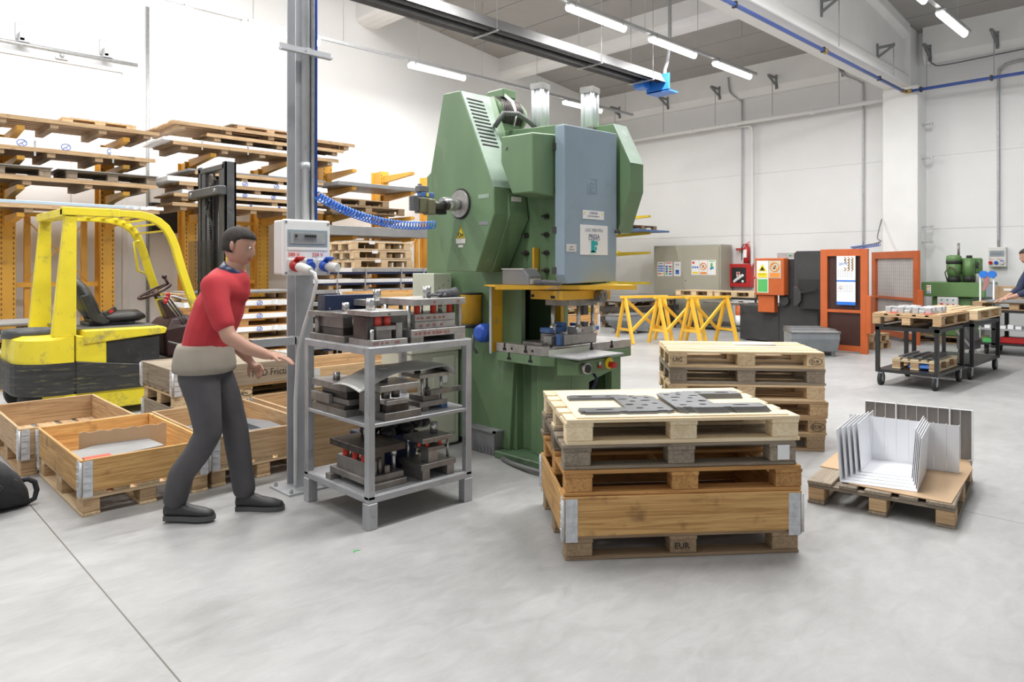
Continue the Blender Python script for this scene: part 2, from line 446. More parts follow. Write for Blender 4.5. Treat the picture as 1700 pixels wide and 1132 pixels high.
for i, (xo, yc) in enumerate(((0, 2.2), (0, 9.2), (-4.4, 9.2))):  # unseen window frames and panes, added to house the fill lamps
    w_ = MB()
    for x0, x1, y0, y1 in ((4.74, 8.26, yc - .88, yc - .80), (4.74, 8.26, yc + .80, yc + .88), (4.74, 4.80, yc - .8, yc + .8), (8.20, 8.26, yc - .8, yc + .8), (6.47, 6.53, yc - .8, yc + .8)):
        w_.loft([[roof_pt(x0, y0, dz), roof_pt(x1, y0, dz), roof_pt(x1, y1, dz), roof_pt(x0, y1, dz)] for dz in (-.10, -.005)])
    fr_ = struct(w_.build('added_window_%d' % (i + 1), M['white']))
    MB().loft([[roof_pt(4.8, yc - .8, dz), roof_pt(8.2, yc - .8, dz), roof_pt(8.2, yc + .8, dz), roof_pt(4.8, yc + .8, dz)] for dz in (-.03, -.01)]).build('added_window_pane', M['film'], fr_)
def cross_beam(x0, x1, zb):
    m = MB(); n = 6
    prof = [(x0, roof_z(x0) + .05), (x0, zb + .14)] + [((x0 + x1) / 2 - (x1 - x0) / 2 * math.cos(t), zb + .14 - .14 * math.sin(t)) for t in [PI * k / n for k in range(1, n)]] + [(x1, zb + .14), (x1, roof_z(x1) + .05)]
    m.loft([[(p[0], y, p[1]) for p in prof] for y in (5.2, YW)])
    return m
for i, (a, b_, z) in enumerate(((4.05, 4.7, 7.25), (8.35, 9.0, 6.80), (12.64, 13.32, 6.44))):
    struct(cross_beam(a, b_, z).build('trim_%d' % (i + 1), M['concrete']))
# main girder along x: bottom flange, web, sloping top
g = MB()
prof = [(5.38, 5.26), (4.88, 5.26), (4.88, 5.46), (4.97, 5.56), (4.97, 6.0)]
ztop = lambda x: roof_z(x) + .02
loops = []
for xx in (-3, 16.2):
    loops.append([(xx, 5.38, 5.26), (xx, 4.88, 5.26), (xx, 4.88, 5.46), (xx, 4.97, 5.56), (xx, 4.97, ztop(xx) - .30), (xx, 4.86, ztop(xx) - .22), (xx, 4.86, ztop(xx)), (xx, 5.40, ztop(xx)), (xx, 5.40, ztop(xx) - .22), (xx, 5.29, ztop(xx) - .30), (xx, 5.29, 5.56), (xx, 5.38, 5.46)])
g.loft(loops)
struct(g.build('trim_4', M['concrete'], bevel=.012))
struct(MB().box(16.2, XW, 4.72, 5.40, 0, 5.26).box(16.2, XW, 4.86, 5.40, 5.26, 6.5).build('trim_5', M['concrete'], bevel=.01))
# ledge beam along the top of the back wall
struct(MB().prism([(16.56, 5.80), (16.50, 5.90), (16.50, 6.52), (XW, 6.52), (XW, 5.74), (16.62, 5.74)], 'y', 5.40, YW).build('trim_6', M['concrete'], bevel=.01))
struct(MB().prism([(16.56, 5.80), (16.50, 5.90), (16.50, 6.52), (XW, 6.52), (XW, 5.74), (16.62, 5.74)], 'y', -6, 4.72).build('trim_7', M['concrete'], bevel=.01))
# sliding door on the left wall
dr = thing('door_1', 'white sliding warehouse door in the left wall', 'door', (1.9, 13.5, 0)); dr['kind'] = 'structure'; del dr['category']
MB().box(-1.5, 3.66, 13.50, 13.57, .02, 4.84).build('door_leaf', M['wallpanel'], dr, bevel=.01)
MB().box(2.88, 2.90, 13.495, 13.505, .02, 4.80).build('panel_seam', M['joint'], dr)
MB().box(3.66, 3.74, 13.48, 13.58, 0, 4.90).build('door_frame', M['white'], dr)
MB().box(-1.5, 3.74, 13.47, 13.58, 4.84, 4.90).build('door_head', M['white'], dr)
rail = thing('door_rail', 'grey sliding-door rail high on the left wall with square roller brackets', 'rail', (1.2, 13.45, 4.95))
MB().cyl((-1.5, 13.42, 5.02), (3.88, 13.42, 5.0), .035, 12).build('rail_tube', M['galv'], rail)
for x in (2.23, 3.42):
    b = MB().box(x - .09, x + .02, YW - .03, YW, 5.12, 5.38).build('bracket', M['galv'], rail)
    MB().box(x - .07, x + .07, 13.38, YW, 5.04, 5.10).box(x - .06, x + .0, 13.38, 13.6, 5.06, 5.2).build('roller', M['galv'], b)
MB().cyl((2.75, 13.44, 4.90), (2.75, 13.44, 5.0), .03).box(2.66, 2.84, 13.42, 13.48, 4.88, 4.91).build('hanger', M['galv'], rail)
# conduits on the left wall
tag(MB().cyl((4.09, YW - .03, 0), (4.09, YW - .03, 6.8), .028, 10).build('wall_conduit', M['galv'], loc=(4.09, YW - .03, 0)), 'thin grey vertical conduit on the left wall between the two nearest racks', 'conduit')
# conduits on back wall
def path_tube(name, pts, r, m, label, cat, smooth_n=0, group=None):
    P = [Vector(p) for p in pts]
    if smooth_n:
        Q = []
        for i in range(len(P) - 1):
            p0 = P[max(i - 1, 0)]; p1 = P[i]; p2 = P[i + 1]; p3 = P[min(i + 2, len(P) - 1)]
            for k in range(smooth_n):
                t = k / smooth_n
                Q.append(.5 * ((2 * p1) + (-p0 + p2) * t + (2 * p0 - 5 * p1 + 4 * p2 - p3) * t * t + (-p0 + 3 * p1 - 3 * p2 + p3) * t ** 3))
        Q.append(P[-1]); P = Q
    o = MB().tube(P, r, 8).build(name, M[m], loc=pts[0])
    return tag(o, label, cat, group)
path_tube('electric_conduit', [(16.46, 9.15, 6.3), (16.46, 9.12, 6.0), (16.47, 9.05, 5.85), (16.68, 8.92, 5.7), (16.70, 8.9, 5.5), (16.70, 8.9, 3.6), (16.70, 8.9, 1.9)], .022, 'galv', 'grey electric conduit running down the wall directly left of the white drop pipe', 'conduit', 6)
path_tube('electric_conduit', [(16.46, 6.32, 5.95), (16.47, 6.28, 5.8), (16.64, 6.0, 5.62), (16.70, 5.97, 5.4), (16.70, 5.97, 3.6), (16.70, 5.97, 1.9)], .022, 'galv', 'grey electric conduit running down the wall just left of the square column', 'conduit', 6)
path_tube('electric_conduit', [(16.70, 2.6, 5.52), (16.70, 3.2, 5.5), (16.70, 3.36, 5.42), (16.70, 3.42, 5.2), (16.70, 3.42, 3.5), (16.70, 3.42, 1.88)], .026, 'galv', 'grey electric conduit curving down to the socket box at the right', 'conduit', 6)
path_tube('ledge_cable', [(16.47, 4.6, 5.82), (16.52, 4.52, 5.70), (16.60, 4.3, 5.66), (16.6, 3.0, 5.69), (16.6, 1.5, 5.69)], .014, 'cablegrey', 'thin dark cable along the underside of the ledge right of the column', 'cable', 4)
# white water pipe and hydrant drop
wp = thing('water_pipe', 'long white pipe hung from wall brackets along the back wall', 'pipe', (16.45, 9, 5.08))
MB().cyl((16.45, 13.3, 5.07), (16.45, 5.0, 5.10), .05, 12).build('pipe_run', M['white'], wp)
for y in (12.3, 10.2, 9.2, 7.0): MB().cyl((16.45, y - .05, 5.085), (16.45, y + .05, 5.085), .062, 12).build('coupling', M['white'], wp)
MB().tube([(16.45, 8.98, 5.08), (16.62, 8.98, 5.04), (16.63, 8.66, 5.02), (16.64, 8.60, 4.95), (16.64, 8.59, 4.8), (16.64, 8.59, 1.6), (16.62, 8.62, 1.5)], .034, 10).build('drop_pipe', M['white'], wp)
# blue compressed-air pipe with its corner
bp = thing('air_pipe', 'blue compressed-air pipe under the main beam, turning along the back wall', 'pipe', (11, 4.93, 5.12))
MB().cyl((-3, 4.93, 5.13), (15.98, 4.93, 5.12), .032, 12).build('pipe_run', M['pipeblue'], bp)
MB().cyl((16.05, 4.86, 5.11), (16.05, -3, 5.11), .032, 12).build('pipe_run', M['pipeblue'], bp)
MB().cyl((15.93, 4.93, 5.12), (16.03, 4.93, 5.12), .045, 10).build('brass_elbow', M['brass'], bp)
MB().cyl((16.05, 4.9, 5.11), (16.05, 4.78, 5.11), .045, 10).build('brass_elbow', M['brass'], bp)
MB().cyl((12.0, 4.93, 5.125), (12.13, 4.93, 5.125), .048, 12).build('brass_coupling', M['brass'], bp)
for x in (9.05, 12.0, 14.6):
    MB().box(x - .02, x + .02, 4.895, 4.965, 5.085, 5.17).build('clip', M['black'], bp)
for y in (4.62, 3.40):
    MB().box(16.01, 16.09, y - .02, y + .02, 5.06, 5.16).build('clip', M['black'], bp)
# triangular wall brackets with hanging rods
M['bracket'] = mat('dull_zinc_bracket', (.24, .25, .255), .5, .3, var=.1)
def wall_bracket(x, y, z, zr, label, direction=NX, ln=.42):
    t = thing('pipe_bracket', label, 'bracket', (x, y, z), group='triangular pipe brackets')
    d = Vector(direction); s = Vector((0, 1, 0)) if abs(d.x) > .5 else Vector((1, 0, 0))
    p = Vector((x, y, z))
    MB().bar(p, p + d * ln, .05, .045).bar(p + Vector((0, 0, -.18)), p + d * (ln - .02) + Vector((0, 0, -.015)), .04, .04).build('arm', M['bracket'], t)
    MB().bar(p + Vector((0, 0, .08)) - d * .01, p - Vector((0, 0, .26)) - d * .01, .06, .03, up=d).build('back_plate', M['bracket'], t)
    q = p + d * (ln * .5 if direction is NX else ln * .93)
    MB().cyl((q.x, q.y, z + .05), (q.x, q.y, zr), .008, 6).build('rod', M['galv'], t)
    return t
names = ['first from the left, half behind the press guard', 'second from the left', 'third from the left', 'fourth from the left', 'fifth and last before the column']
for y, nm in zip((12.62, 10.98, 9.42, 7.9, 6.34), ('leftmost of the five', 'second of the five from the left', 'middle one of the five', 'fourth of the five from the left', 'rightmost of the five')):
    wall_bracket(16.5, y, 6.05, 5.12, 'triangular grey bracket holding the white pipe, ' + nm)
wall_bracket(16.5, 4.58, 6.03, 5.13, 'triangular grey bracket at the top right of the square column', NX)
wall_bracket(16.5, 3.40, 6.03, 5.13, 'triangular grey bracket holding the blue pipe at the far right', NX, .5)
wall_bracket(12.0, 4.95, 5.95, 5.13, 'triangular grey bracket on the main beam nearer the camera', NY, .30)
wall_bracket(14.6, 4.95, 5.72, 5.13, 'triangular grey bracket on the main beam nearer the column', NY, .30)
# column clips
for z, nm in ((4.46, 'topmost of the four'), (3.75, 'second of the four from the top'), (2.32, 'third of the four from the top'), (2.0, 'lowest of the four')):
    o = MB().box(16.45, 16.52, 4.56, 4.72, z - .012, z + .012).box(16.45, 16.5, 4.52, 4.57, z - .03, z + .03).build('column_hook', M['galv'], loc=(16.5, 4.64, z))
    tag(o, 'small metal hook on the side of the column, ' + nm, 'hook', 'column hooks')

# ---------------------------------------------------------------- light rows
def tray(y, x0, x1, z, label):
    t = thing('cable_tray', label, 'cable tray', (x0, y, z), group='suspended cable trays')
    MB().box(x0, x1, y - .035, y + .035, z, z + .05).build('channel', M['galv'], t)
    x = x0 + .7
    while x < min(x1, 15.8):
        MB().cyl((x, y, z + .04), (x, y, roof_z(x)), .005, 6).build('hanger', M['galv'], t)
        x += 1.7
def lamp(x, y, z, label, ln=1.42, watts=85):
    t = thing('strip_light', label, 'ceiling light', (x, y, z), group='fluorescent strip lights')
    MB().box(x - ln / 2, x + ln / 2, y - .055, y + .055, z - .045, z).build('housing', M['white'], t, bevel=.01)
    tb = MB(); n = 8; prof = [(.058 * math.cos(a), -.085 * math.sin(a)) for a in [PI * k / n for k in range(n + 1)]]
    tb.loft([[(xx, y + p[0], z - .045 + p[1]) for p in prof] for xx in (x - ln / 2, x + ln / 2)])
    tb.build('diffuser', M['tube'], t)
    for s in (-1, 1): MB().box(x + s * ln * .42 - .01, x + s * ln * .42 + .01, y - .062, y + .062, z - .06, z + .03).build('clip', M['galv'], t)
    l = bpy.data.lights.new('lamp_light', 'AREA'); l.shape = 'RECTANGLE'; l.size = ln; l.size_y = .12; l.energy = watts; l.color = (1, .99, .97)
    lo = bpy.data.objects.new('lamp_light', l); C.objects.link(lo); lo.parent = t; lo.location = (0, 0, -.15)
zt = 5.56
tray(7.25, -2.4, 14.2, zt, 'suspended grey cable tray with lights right above the press')
tray(11.5, -2.4, 15.6, zt, 'suspended grey cable tray with lights along the left wall')
tray(3.36, -2.4, 14.3, zt, 'suspended grey cable tray with lights at the right, beyond the main beam')
place = {7.25: 'of the row above the press', 11.5: 'of the row along the left wall', 3.36: 'of the top right row'}
rows = {7.25: (-1.0, 1.2, 3.4, 5.6, 8.90, 11.08, 13.22), 11.5: (-1.0, 1.2, 3.4, 5.6, 8.98, 13.55), 3.36: (-1.0, 1.2, 3.4, 5.6, 8.9, 11.1, 13.3)}
wh = {7.25: {8.90: 'nearest of three in view', 11.08: 'middle of three in view', 13.22: 'farthest of three in view'},
      11.5: {8.98: 'the near one, above the racks', 13.55: 'far one behind the press cylinders'},
      3.36: {11.1: 'cropped one at the frame edge', 13.3: 'the whole one near the corner'}}
for y, xs in rows.items():
    for x in xs:
        lamp(x, y, zt - .01, 'strip light ' + place[y] + ', ' + wh[y].get(x, 'out of the frame'))

# ---------------------------------------------------------------- radiant heater hung from the roof
h = thing('radiant_heater', 'long grey radiant tube heater with blue burner hanging from the roof', 'heater', (8, 7.85, 5.0))
hh = MB(); pr = [(-.26, 4.95), (-.15, 5.14), (.15, 5.14), (.26, 4.95), (.245, 4.95), (.14, 5.12), (-.14, 5.12), (-.245, 4.95)]
hh.loft([[(x, 7.82 + p[0], p[1]) for p in pr] for x in (2.0, 11.3)]).build('reflector', mat('dull_heater_casing', (.13, .13, .13), .6, .2, var=.1), h)
for y in (7.72, 7.94): MB().cyl((2.0, y, 5.0), (11.35, y, 5.0), .042, 10).build('burner_tube', M['mast'], h)
for x in (3.6, 7.0, 9.4, 10.9):
    b = MB().bar((x, 7.55, 4.93), (x, 8.09, 4.93), .04, .015).bar((x, 7.72, 4.93), (x + .1, 7.76, 5.0), .02, .02).bar((x, 7.94, 4.93), (x + .1, 7.9, 5.0), .02, .02).build('cross_bracket', M['galv'], h)
    for y in (7.57, 8.07): MB().cyl((x, y, 4.93), (x, y, roof_z(x)), .006, 6).build('hanger', M['galv'], h)
MB().box(11.3, 11.34, 7.50, 8.0, 4.80, 5.12).box(11.3, 11.62, 7.5, 7.98, 4.79, 4.82).build('burner_box', M['coil'], h)
MB().box(11.0, 11.2, 7.85, 8.08, 4.86, 5.0).build('fan_box', M['coil'], h)
MB().tube([(11.45, 7.7, 4.95), (11.5, 7.72, 5.25), (11.5, 7.66, 5.4), (11.46, 7.6, 5.6), (11.46, 7.58, 5.9), (11.46, 7.58, 6.5), (11.46, 7.58, roof_z(11.46))], .035, 10).build('flue_pipe', M['galv'], h)

# ================================================================ PALLETS
def make_pallet(wk, L=1.2, W=.8, h=.144, deck=5, blockwood=None, jitter=0., full=True, label='', cat='pallet', group=None, name='wooden_pallet', gap_deck=None):
    """corner at the origin, long side along x; deck boards along x on cross boards along y, nine blocks, three runners"""
    t = thing(name, label, cat, group=group)
    w = WOODS[wk]; bw_ = WOODS[blockwood or wk]
    tb, tc_, tr = .021 * h / .144, .021 * h / .144, .021 * h / .144
    zb = h - tb - tc_
    ws = [.145, .10, .145, .10, .145] if deck == 5 else [W / deck * .82] * deck
    if deck == 3: ws = [.145, .145, .145]
    tot = sum(ws) * W / .8; gap = (W - tot) / (len(ws) - 1); y = 0
    for k, a in enumerate(ws):
        a = a * W / .8
        j = random.uniform(-jitter, jitter)
        MB().box(j, L + j, y, y + a, h - tb, h).build('deck_board', w['x'], t, bevel=.003)
        y += a + gap
    for x in (0, L / 2 - .0725, L - .145):
        MB().box(x, x + .145, .003, W - .003, h - tb - tc_, h - tb - .0005).build('cross_board', w['y'], t)
    for yy in (0, W / 2 - .05, W - .10):
        for x in (0, L / 2 - .0725, L - .145):
            MB().box(x + .003, x + .142, yy + .002, yy + .098, tr, zb - .0005).build('block', bw_['y'], t, bevel=.004)
        j = random.uniform(-jitter, jitter)
        MB().box(j, L + j, yy, yy + .10, 0, tr - .0005).build('runner', w['x'], t, bevel=.003)
    return t
def simple_pallet(wk, L=1.2, W=.8, h=.144, label='', group=None):
    t = thing('wooden_pallet', label, 'pallet', group=group); w = WOODS[wk]
    d = MB(); n = 6; g = W / n
    for k in range(n): d.box(0, L, k * g, k * g + g * .8, h - .022, h)
    for x in (0, L / 2 - .07, L - .14): d.box(x, x + .14, 0, W, h - .042, h - .022)
    d.build('deck', w['x'], t)
    b = MB()
    for x in (0, L / 2 - .07, L - .14):
        for y in (0, W / 2 - .05, W - .1): b.box(x, x + .14, y, y + .1, .02, h - .042)
    b.build('blocks', w['z'], t)
    r = MB()
    for y in (0, W / 2 - .05, W - .1): r.box(0, L, y, y + .1, 0, .02)
    r.build('runners', w['x'], t)
    return t
def local_pt(loc, rz, p):
    c, s = math.cos(rz), math.sin(rz)
    return (loc[0] + c * p[0] - s * p[1], loc[1] + s * p[0] + c * p[1], loc[2] + p[2])
def place(o, loc, rz=0): LOCAL.add(o.name); o.location = loc; o.rotation_euler = (0, 0, rz); return o

def stencil(root, s, x0, z0, size=.05, m='ink'):
    """stencilled letters on the front (-y) side of a block"""
    text(s, size, (x0, -.0008, z0), XU, ZU, m, root, 'stencil', depth=.0004)
def oval(root, cx, cz, a=.055, b=.032, m='ink'):
    MB().tube([(cx + a * math.cos(t), .0, cz + b * math.sin(t)) for t in [2 * PI * k / 24 for k in range(24)]], .002, 6, close=True).build('stencil', M[m], root)

def make_collar(wk, L, W, h, label, name='pallet_collar', th=.02, group=None):
    """four hinged boards with pressed-steel corner hinges"""
    t = thing(name, label, 'wooden crate', group=group); w = WOODS[wk]
    MB().box(.001, L - .001, 0, th, 0, h).build('side_board', w['x'], t, bevel=.003)
    MB().box(.001, L - .001, W - th, W, 0, h).build('side_board', w['x'], t, bevel=.003)
    MB().box(0, th, th + .001, W - th - .001, 0, h).build('end_board', w['y'], t, bevel=.003)
    MB().box(L - th, L, th + .001, W - th - .001, 0, h).build('end_board', w['y'], t, bevel=.003)
    for cx, cy in ((0, 0), (L, 0), (0, W), (L, W)):
        sx = 1 if cx == 0 else -1; sy = 1 if cy == 0 else -1
        m = MB()
        m.box(min(cx + sx * .012, cx + sx * .075), max(cx + sx * .012, cx + sx * .075), cy - .003 if sy > 0 else cy, cy if sy > 0 else cy + .003, -.028, h - .008)
        m.box(cx - .003 if sx > 0 else cx, cx if sx > 0 else cx + .003, min(cy + sy * .012, cy + sy * .065), max(cy + sy * .012, cy + sy * .065), -.028, h - .008)
        m.cyl((cx, cy, -.012), (cx, cy, h - .012), .0085, 10)
        for k in range(4):
            z = .02 + k * (h - .05) / 3.4
            m.box(min(cx + sx * .02, cx + sx * .068), max(cx + sx * .02, cx + sx * .068), cy - .006 * sy - .001, cy - .006 * sy + .003, z, z + .006)
            m.box(cx - .006 * sx - .001, cx - .006 * sx + .003, min(cy + sy * .02, cy + sy * .058), max(cy + sy * .02, cy + sy * .058), z, z + .006)
            m.sphere((cx + sx * .05, cy - sy * .003, z + .022), .005, 8, 4)
        m.build('hinge', M['hinge'], t)
    return t

# ---------------------------------------------------------------- front stack (centre of the picture)
FS = (2.70, 2.41); FR = R(-38.9)
def fpt(dx=0, dy=0): q = local_pt((FS[0], FS[1], 0), FR, (dx, dy, 0)); return q[:2]
p = make_pallet('brown', 1.24, .86, .125, label='dark dirty pallet at the very bottom of the front stack, under the hinged collar', blockwood='brown')
place(p, (*fpt(), 0), FR); stencil(p, 'EUR', .57, .042, .045)
c_ = make_collar('golden', 1.265, .885, .200, 'golden brown hinged wooden collar with steel corners in the front stack')
place(c_, (*fpt(-.012, -.012), .1255), FR)
stk = [('orange', .131, 'orange-brown pallet lying directly on the wooden collar of the front stack', -.0, .0),
       ('weathered', .128, 'dark grey weathered pallet, second from the top of the front stack', -.006, .012),
       ('fresh', .131, 'pale new pallet topmost of the front stack, carrying a plywood sheet', .004, .004)]
z = .3265
for wk, hh_, lb, dx, dy in stk:
    p = make_pallet(wk, 1.24 if wk != 'orange' else 1.26, .86, hh_, label=lb, jitter=.008, deck=5 if wk != 'orange' else 3)
    place(p, (*fpt(dx, dy), z), FR); z += hh_ + .0005
    if wk == 'weathered':
        MB().box(1.135, 1.20, -.0015, .0, .028, .105).build('torn_label', M['paper'], p)
ztop_front = z
pl = MB().prism([(0, 0), (1.13, 0), (1.13, .78), (0, .78)], 'z', 0, .006).build('plywood_sheet', WOODS['fresh']['x'])
tag(pl, 'thin pale plywood sheet lying on top of the front stack', 'plywood sheet'); place(pl, (*fpt(.065, .02), ztop_front), FR)
def holed_plate(name, outline, holes, th, m, loc, rz, label, group=None, cat='metal plate'):
    """flat plate with real cut-outs, triangulated by filling the outline and the holes"""
    me = bpy.data.meshes.new(name); bm = bmesh.new()
    def loop(pts):
        vs = [bm.verts.new((a, b, 0)) for a, b in pts]
        return [bm.edges.new((vs[i], vs[(i + 1) % len(vs)])) for i in range(len(vs))]
    es = loop(outline)
    for hpts in holes: es += loop(hpts)
    r = bmesh.ops.triangle_fill(bm, use_beauty=True, use_dissolve=False, edges=es)
    fs = [f for f in r['geom'] if isinstance(f, bmesh.types.BMFace)]
    e = bmesh.ops.extrude_face_region(bm, geom=fs)
    bmesh.ops.translate(bm, vec=(0, 0, th), verts=[v for v in e['geom'] if isinstance(v, bmesh.types.BMVert)])
    bmesh.ops.recalc_face_normals(bm, faces=bm.faces[:])
    bm.to_mesh(me); bm.free(); me.materials.append(M[m])
    o = bpy.data.objects.new(name, me); C.objects.link(o); o.location = loc; o.rotation_euler = (0, 0, rz)
    return tag(o, label, cat, group)
def circ(cx, cy, rx, ry=None, n=12, ph=0):
    ry = ry or rx
    return [(cx + rx * math.cos(2 * PI * k / n + ph), cy + ry * math.sin(2 * PI * k / n + ph)) for k in range(n)]
def cplate_outline():
    o = [(0, 0), (.50, 0)]
    o = [(0, .02), (.02, .02), (.02, 0), (.20, 0), (.20, .012), (.24, .012), (.24, 0), (.40, 0), (.42, .015), (.46, .015), (.46, 0), (.50, .02), (.50, .40), (.47, .44), (.40, .44), (.40, .455), (.36, .455), (.36, .47), (.32, .47), (.32, .485), (.02, .485), (.02, .47), (0, .47), (0, .39), (.26, .39), (.26, .11), (0, .11)]
    return o
ch = [circ(.33, .08, .022, .014), circ(.44, .07, .02, .012), circ(.30, .18, .025, .018), circ(.38, .16, .02, .013), circ(.45, .20, .018, .012), circ(.34, .27, .018, .013), circ(.42, .29, .03, .014), circ(.30, .34, .03, .012), circ(.38, .37, .018, .012), circ(.10, .43, .045, .016), circ(.24, .44, .02, .012), circ(.13, .055, .05, .012), circ(.45, .37, .018, .013), circ(.37, .42, .014, .010)]
for k in range(2):
    holed_plate('punched_plate', cplate_outline(), ch, .007, 'plate', (*fpt(.10 + .006 * k, .075 + .01 * k), ztop_front + .006 + .0075 * k), FR + .01 * k,
                ('upper' if k else 'lower') + ' grey C-shaped punched steel plate at the left end of the plywood sheet', cat='metal plate')
mir = [(.50 - a, b) for a, b in cplate_outline()][::-1]
chm = [[(.50 - a, b) for a, b in h_][::-1] for h_ in ch]
for k, nm in enumerate(('bottom', 'second from the bottom', 'third from the bottom', 'top')):
    holed_plate('punched_plate', mir, chm, .007, 'plate', (*fpt(.63 - .007 * k, .065 + .008 * k), ztop_front + .006 + .0075 * k), FR - .01 * k,
                nm + ' C-shaped plate of the pile at the right of the plywood', cat='metal plate')

# ---------------------------------------------------------------- second stack behind it
BS = (4.54, 3.30)
BR = R(-42.0)
heights = [('brown', 'lowest brown pallet of the six in the stack behind the front stack', .134, .0, ''),
           ('tan', 'pallet with an oval EUR stamp, second from the bottom of the rear stack', .134, .01, 'EUR'),
           ('tan', 'shifted light pallet, third from the bottom of the rear stack', .132, .025, ''),
           ('pale', 'pale pallet with one dark block, fourth from the bottom of the rear stack', .132, .0, ''),
           ('weathered', 'weathered grey-brown pallet just under the top one of the rear stack', .132, .0, ''),
           ('pale', 'light stamped pallet on top of the rear stack', .136, .0, 'UIC')]
BS = (5.0, 3.31); BR = R(-49.5)
z = 0
for wk, lb, hh_, dx, st in heights:
    p = make_pallet(wk, 1.24, .80, hh_, label=lb, jitter=.008, blockwood='weathered' if wk == 'weathered' else None)
    q = local_pt((BS[0], BS[1], 0), BR, (dx, 0, 0)); place(p, (q[0], q[1], z), BR)
    if st == 'EUR':
        stencil(p, 'EUR', 1.125, .048, .045); oval(p, 1.17, .063)
    if st == 'UIC':
        stencil(p, 'UIC', .025, .05, .05); stencil(p, 'EUR', 1.13, .05, .035); oval(p, 1.165, .062, .05, .028)
    z += hh_ + .0005
tag(MB().prism([(0, 0), (.36, .02), (.34, .22), (.02, .2)], 'z', 0, .004).build('paper_sheet', M['paper'], loc=(0, 0, 0)), 'white sheet of paper on top of the rear pallet stack', 'paper')
C.objects['paper_sheet'].location = (5.78, 3.15, z + .001); C.objects['paper_sheet'].rotation_euler = (0, 0, BR)

# ---------------------------------------------------------------- pallet with white folded panels (right)
RP = (4.61, 1.15); RR = R(9)
p = make_pallet('weathered', 1.17, .80, .144, label='broken grey-brown pallet at the right carrying cardboard and white folded panels', jitter=.012, blockwood='tan', deck=5)
place(p, (RP[0], RP[1], 0), RR)
def rpt(x, y, z=0): return local_pt((RP[0], RP[1], 0), RR, (x, y, z))
cb = MB().prism([(.0, .02), (.9, -.02), (1.16, .03), (1.13, .8), (.35, .81), (.33, .60), (.05, .57), (.02, .3)], 'z', 0, .006).build('cardboard_sheet', M['cardboard'])
tag(cb, 'brown cardboard sheet between the right pallet and the white folded panels', 'cardboard'); place(cb, (RP[0], RP[1], .1445), RR)
zc = .151
def tray_mesh(fl, fr, bl, br, h, lean, th=.004, floor=True):
    """bent sheet: floor, two leaning wings and a back"""
    m = MB()
    def pl(a, b, c, d):
        a, b, c, d = map(Vector, (a, b, c, d)); n = (b - a).cross(d - a).normalized() * th
        m.loft([[a, b, c, d], [a + n, b + n, c + n, d + n]])
    FL, FR_, BL, BR_ = [Vector((*q, 0)) for q in (fl, fr, bl, br)]
    up = Vector((0, 0, h)); lv = (FL - FR_).normalized() * lean; bv = (BL - FL).normalized() * lean * .3
    if floor: pl(FL, FR_, BR_, BL)
    pl(FL, BL, BL + up + lv, FL + up + lv)
    pl(FR_, BR_, BR_ + up - lv, FR_ + up - lv)
    return m
trays = [((4.56, 1.77), (4.68, 1.37), (5.10, 1.86), (5.16, 1.46))]
tt = ['frontmost and lowest', 'second from the front', 'third from the front', 'fourth from the front', 'rearmost']
for k in range(5):
    d = Vector((.060, .008)) * k
    sh_ = Vector((.22, -.97)) * .017 * k
    q = [(a[0] + d.x + (sh_.x if i in (0, 2) else -sh_.x), a[1] + d.y + (sh_.y if i in (0, 2) else -sh_.y)) for i, a in enumerate(trays[0])]
    m = tray_mesh(q[0], q[1], q[2], q[3], .325 - .004 * k, .022)
    o = m.build('folded_panel', M['whitepaint'], loc=(q[0][0], q[0][1], 0)); o.location.z = zc + .0045 * k
    tag(o, 'white U-shaped folded sheet panel, ' + tt[k] + ' of the five nested ones', 'metal panel', 'nested white panels')
# upright channel panels: a row seen from their white side
n = 9; A = Vector((5.14, 1.93)); B = Vector((5.31, 1.30))
for k in range(n):
    a = A.lerp(B, k / n); b = A.lerp(B, (k + .94) / n); nrm = Vector((.967, .25)) * (.0 + .004 * (k % 2)); 
    m = MB()
    for (s, e, t) in ((a, b, .004),):
        th = Vector((.967, .25)) * t
        m.prism([(s.x, s.y), (e.x, e.y), (e.x + th.x, e.y + th.y), (s.x + th.x, s.y + th.y)], 'z', zc + .022, .49 - .001 * k)
        lip = Vector((.967, .25)) * .030
        m.prism([(e.x, e.y), (e.x + lip.x, e.y + lip.y), (e.x + lip.x + .002, e.y + lip.y - .003), (e.x + .001, e.y - .003)], 'z', zc + .022, .49 - .001 * k)
    o = m.build('channel_panel', M['whitepaint'], loc=(a.x, a.y, zc + .022)); o.location.z = zc
    tag(o, 'upright white channel, number %s from the left in the white row' % ('one two three four five six seven eight nine'.split()[k]), 'metal channel', 'upright white channels')
n = 10; A = Vector((5.58, 1.98)); B = Vector((5.73, 1.33))
for k in range(n):
    a = A.lerp(B, k / n); b = A.lerp(B, (k + .97) / n); th = Vector((.967, .25)) * .004
    m = MB()
    m.prism([(a.x, a.y), (b.x, b.y), (b.x + th.x, b.y + th.y), (a.x + th.x, a.y + th.y)], 'z', zc, .495)
    o = m.build('channel_panel', M['ribgrey'], loc=(a.x, a.y, zc))
    e = MB(); 
    e.prism([(a.x, a.y), (b.x, b.y), (b.x - .018, b.y - .004), (a.x - .018, a.y - .004)], 'z', .495, .499)
    if k in (2, 7, 9): e.prism([(b.x, b.y), (b.x - .022, b.y - .005), (b.x - .022, b.y - .014), (b.x, b.y - .012)], 'z', zc, .499)
    e.build('edge', M['whitepaint'], o)
    tag(o, 'upright channel with brushed grey face, number %s from the left in the rear row' % ('one two three four five six seven eight nine ten'.split()[k]), 'metal channel', 'upright grey channels')

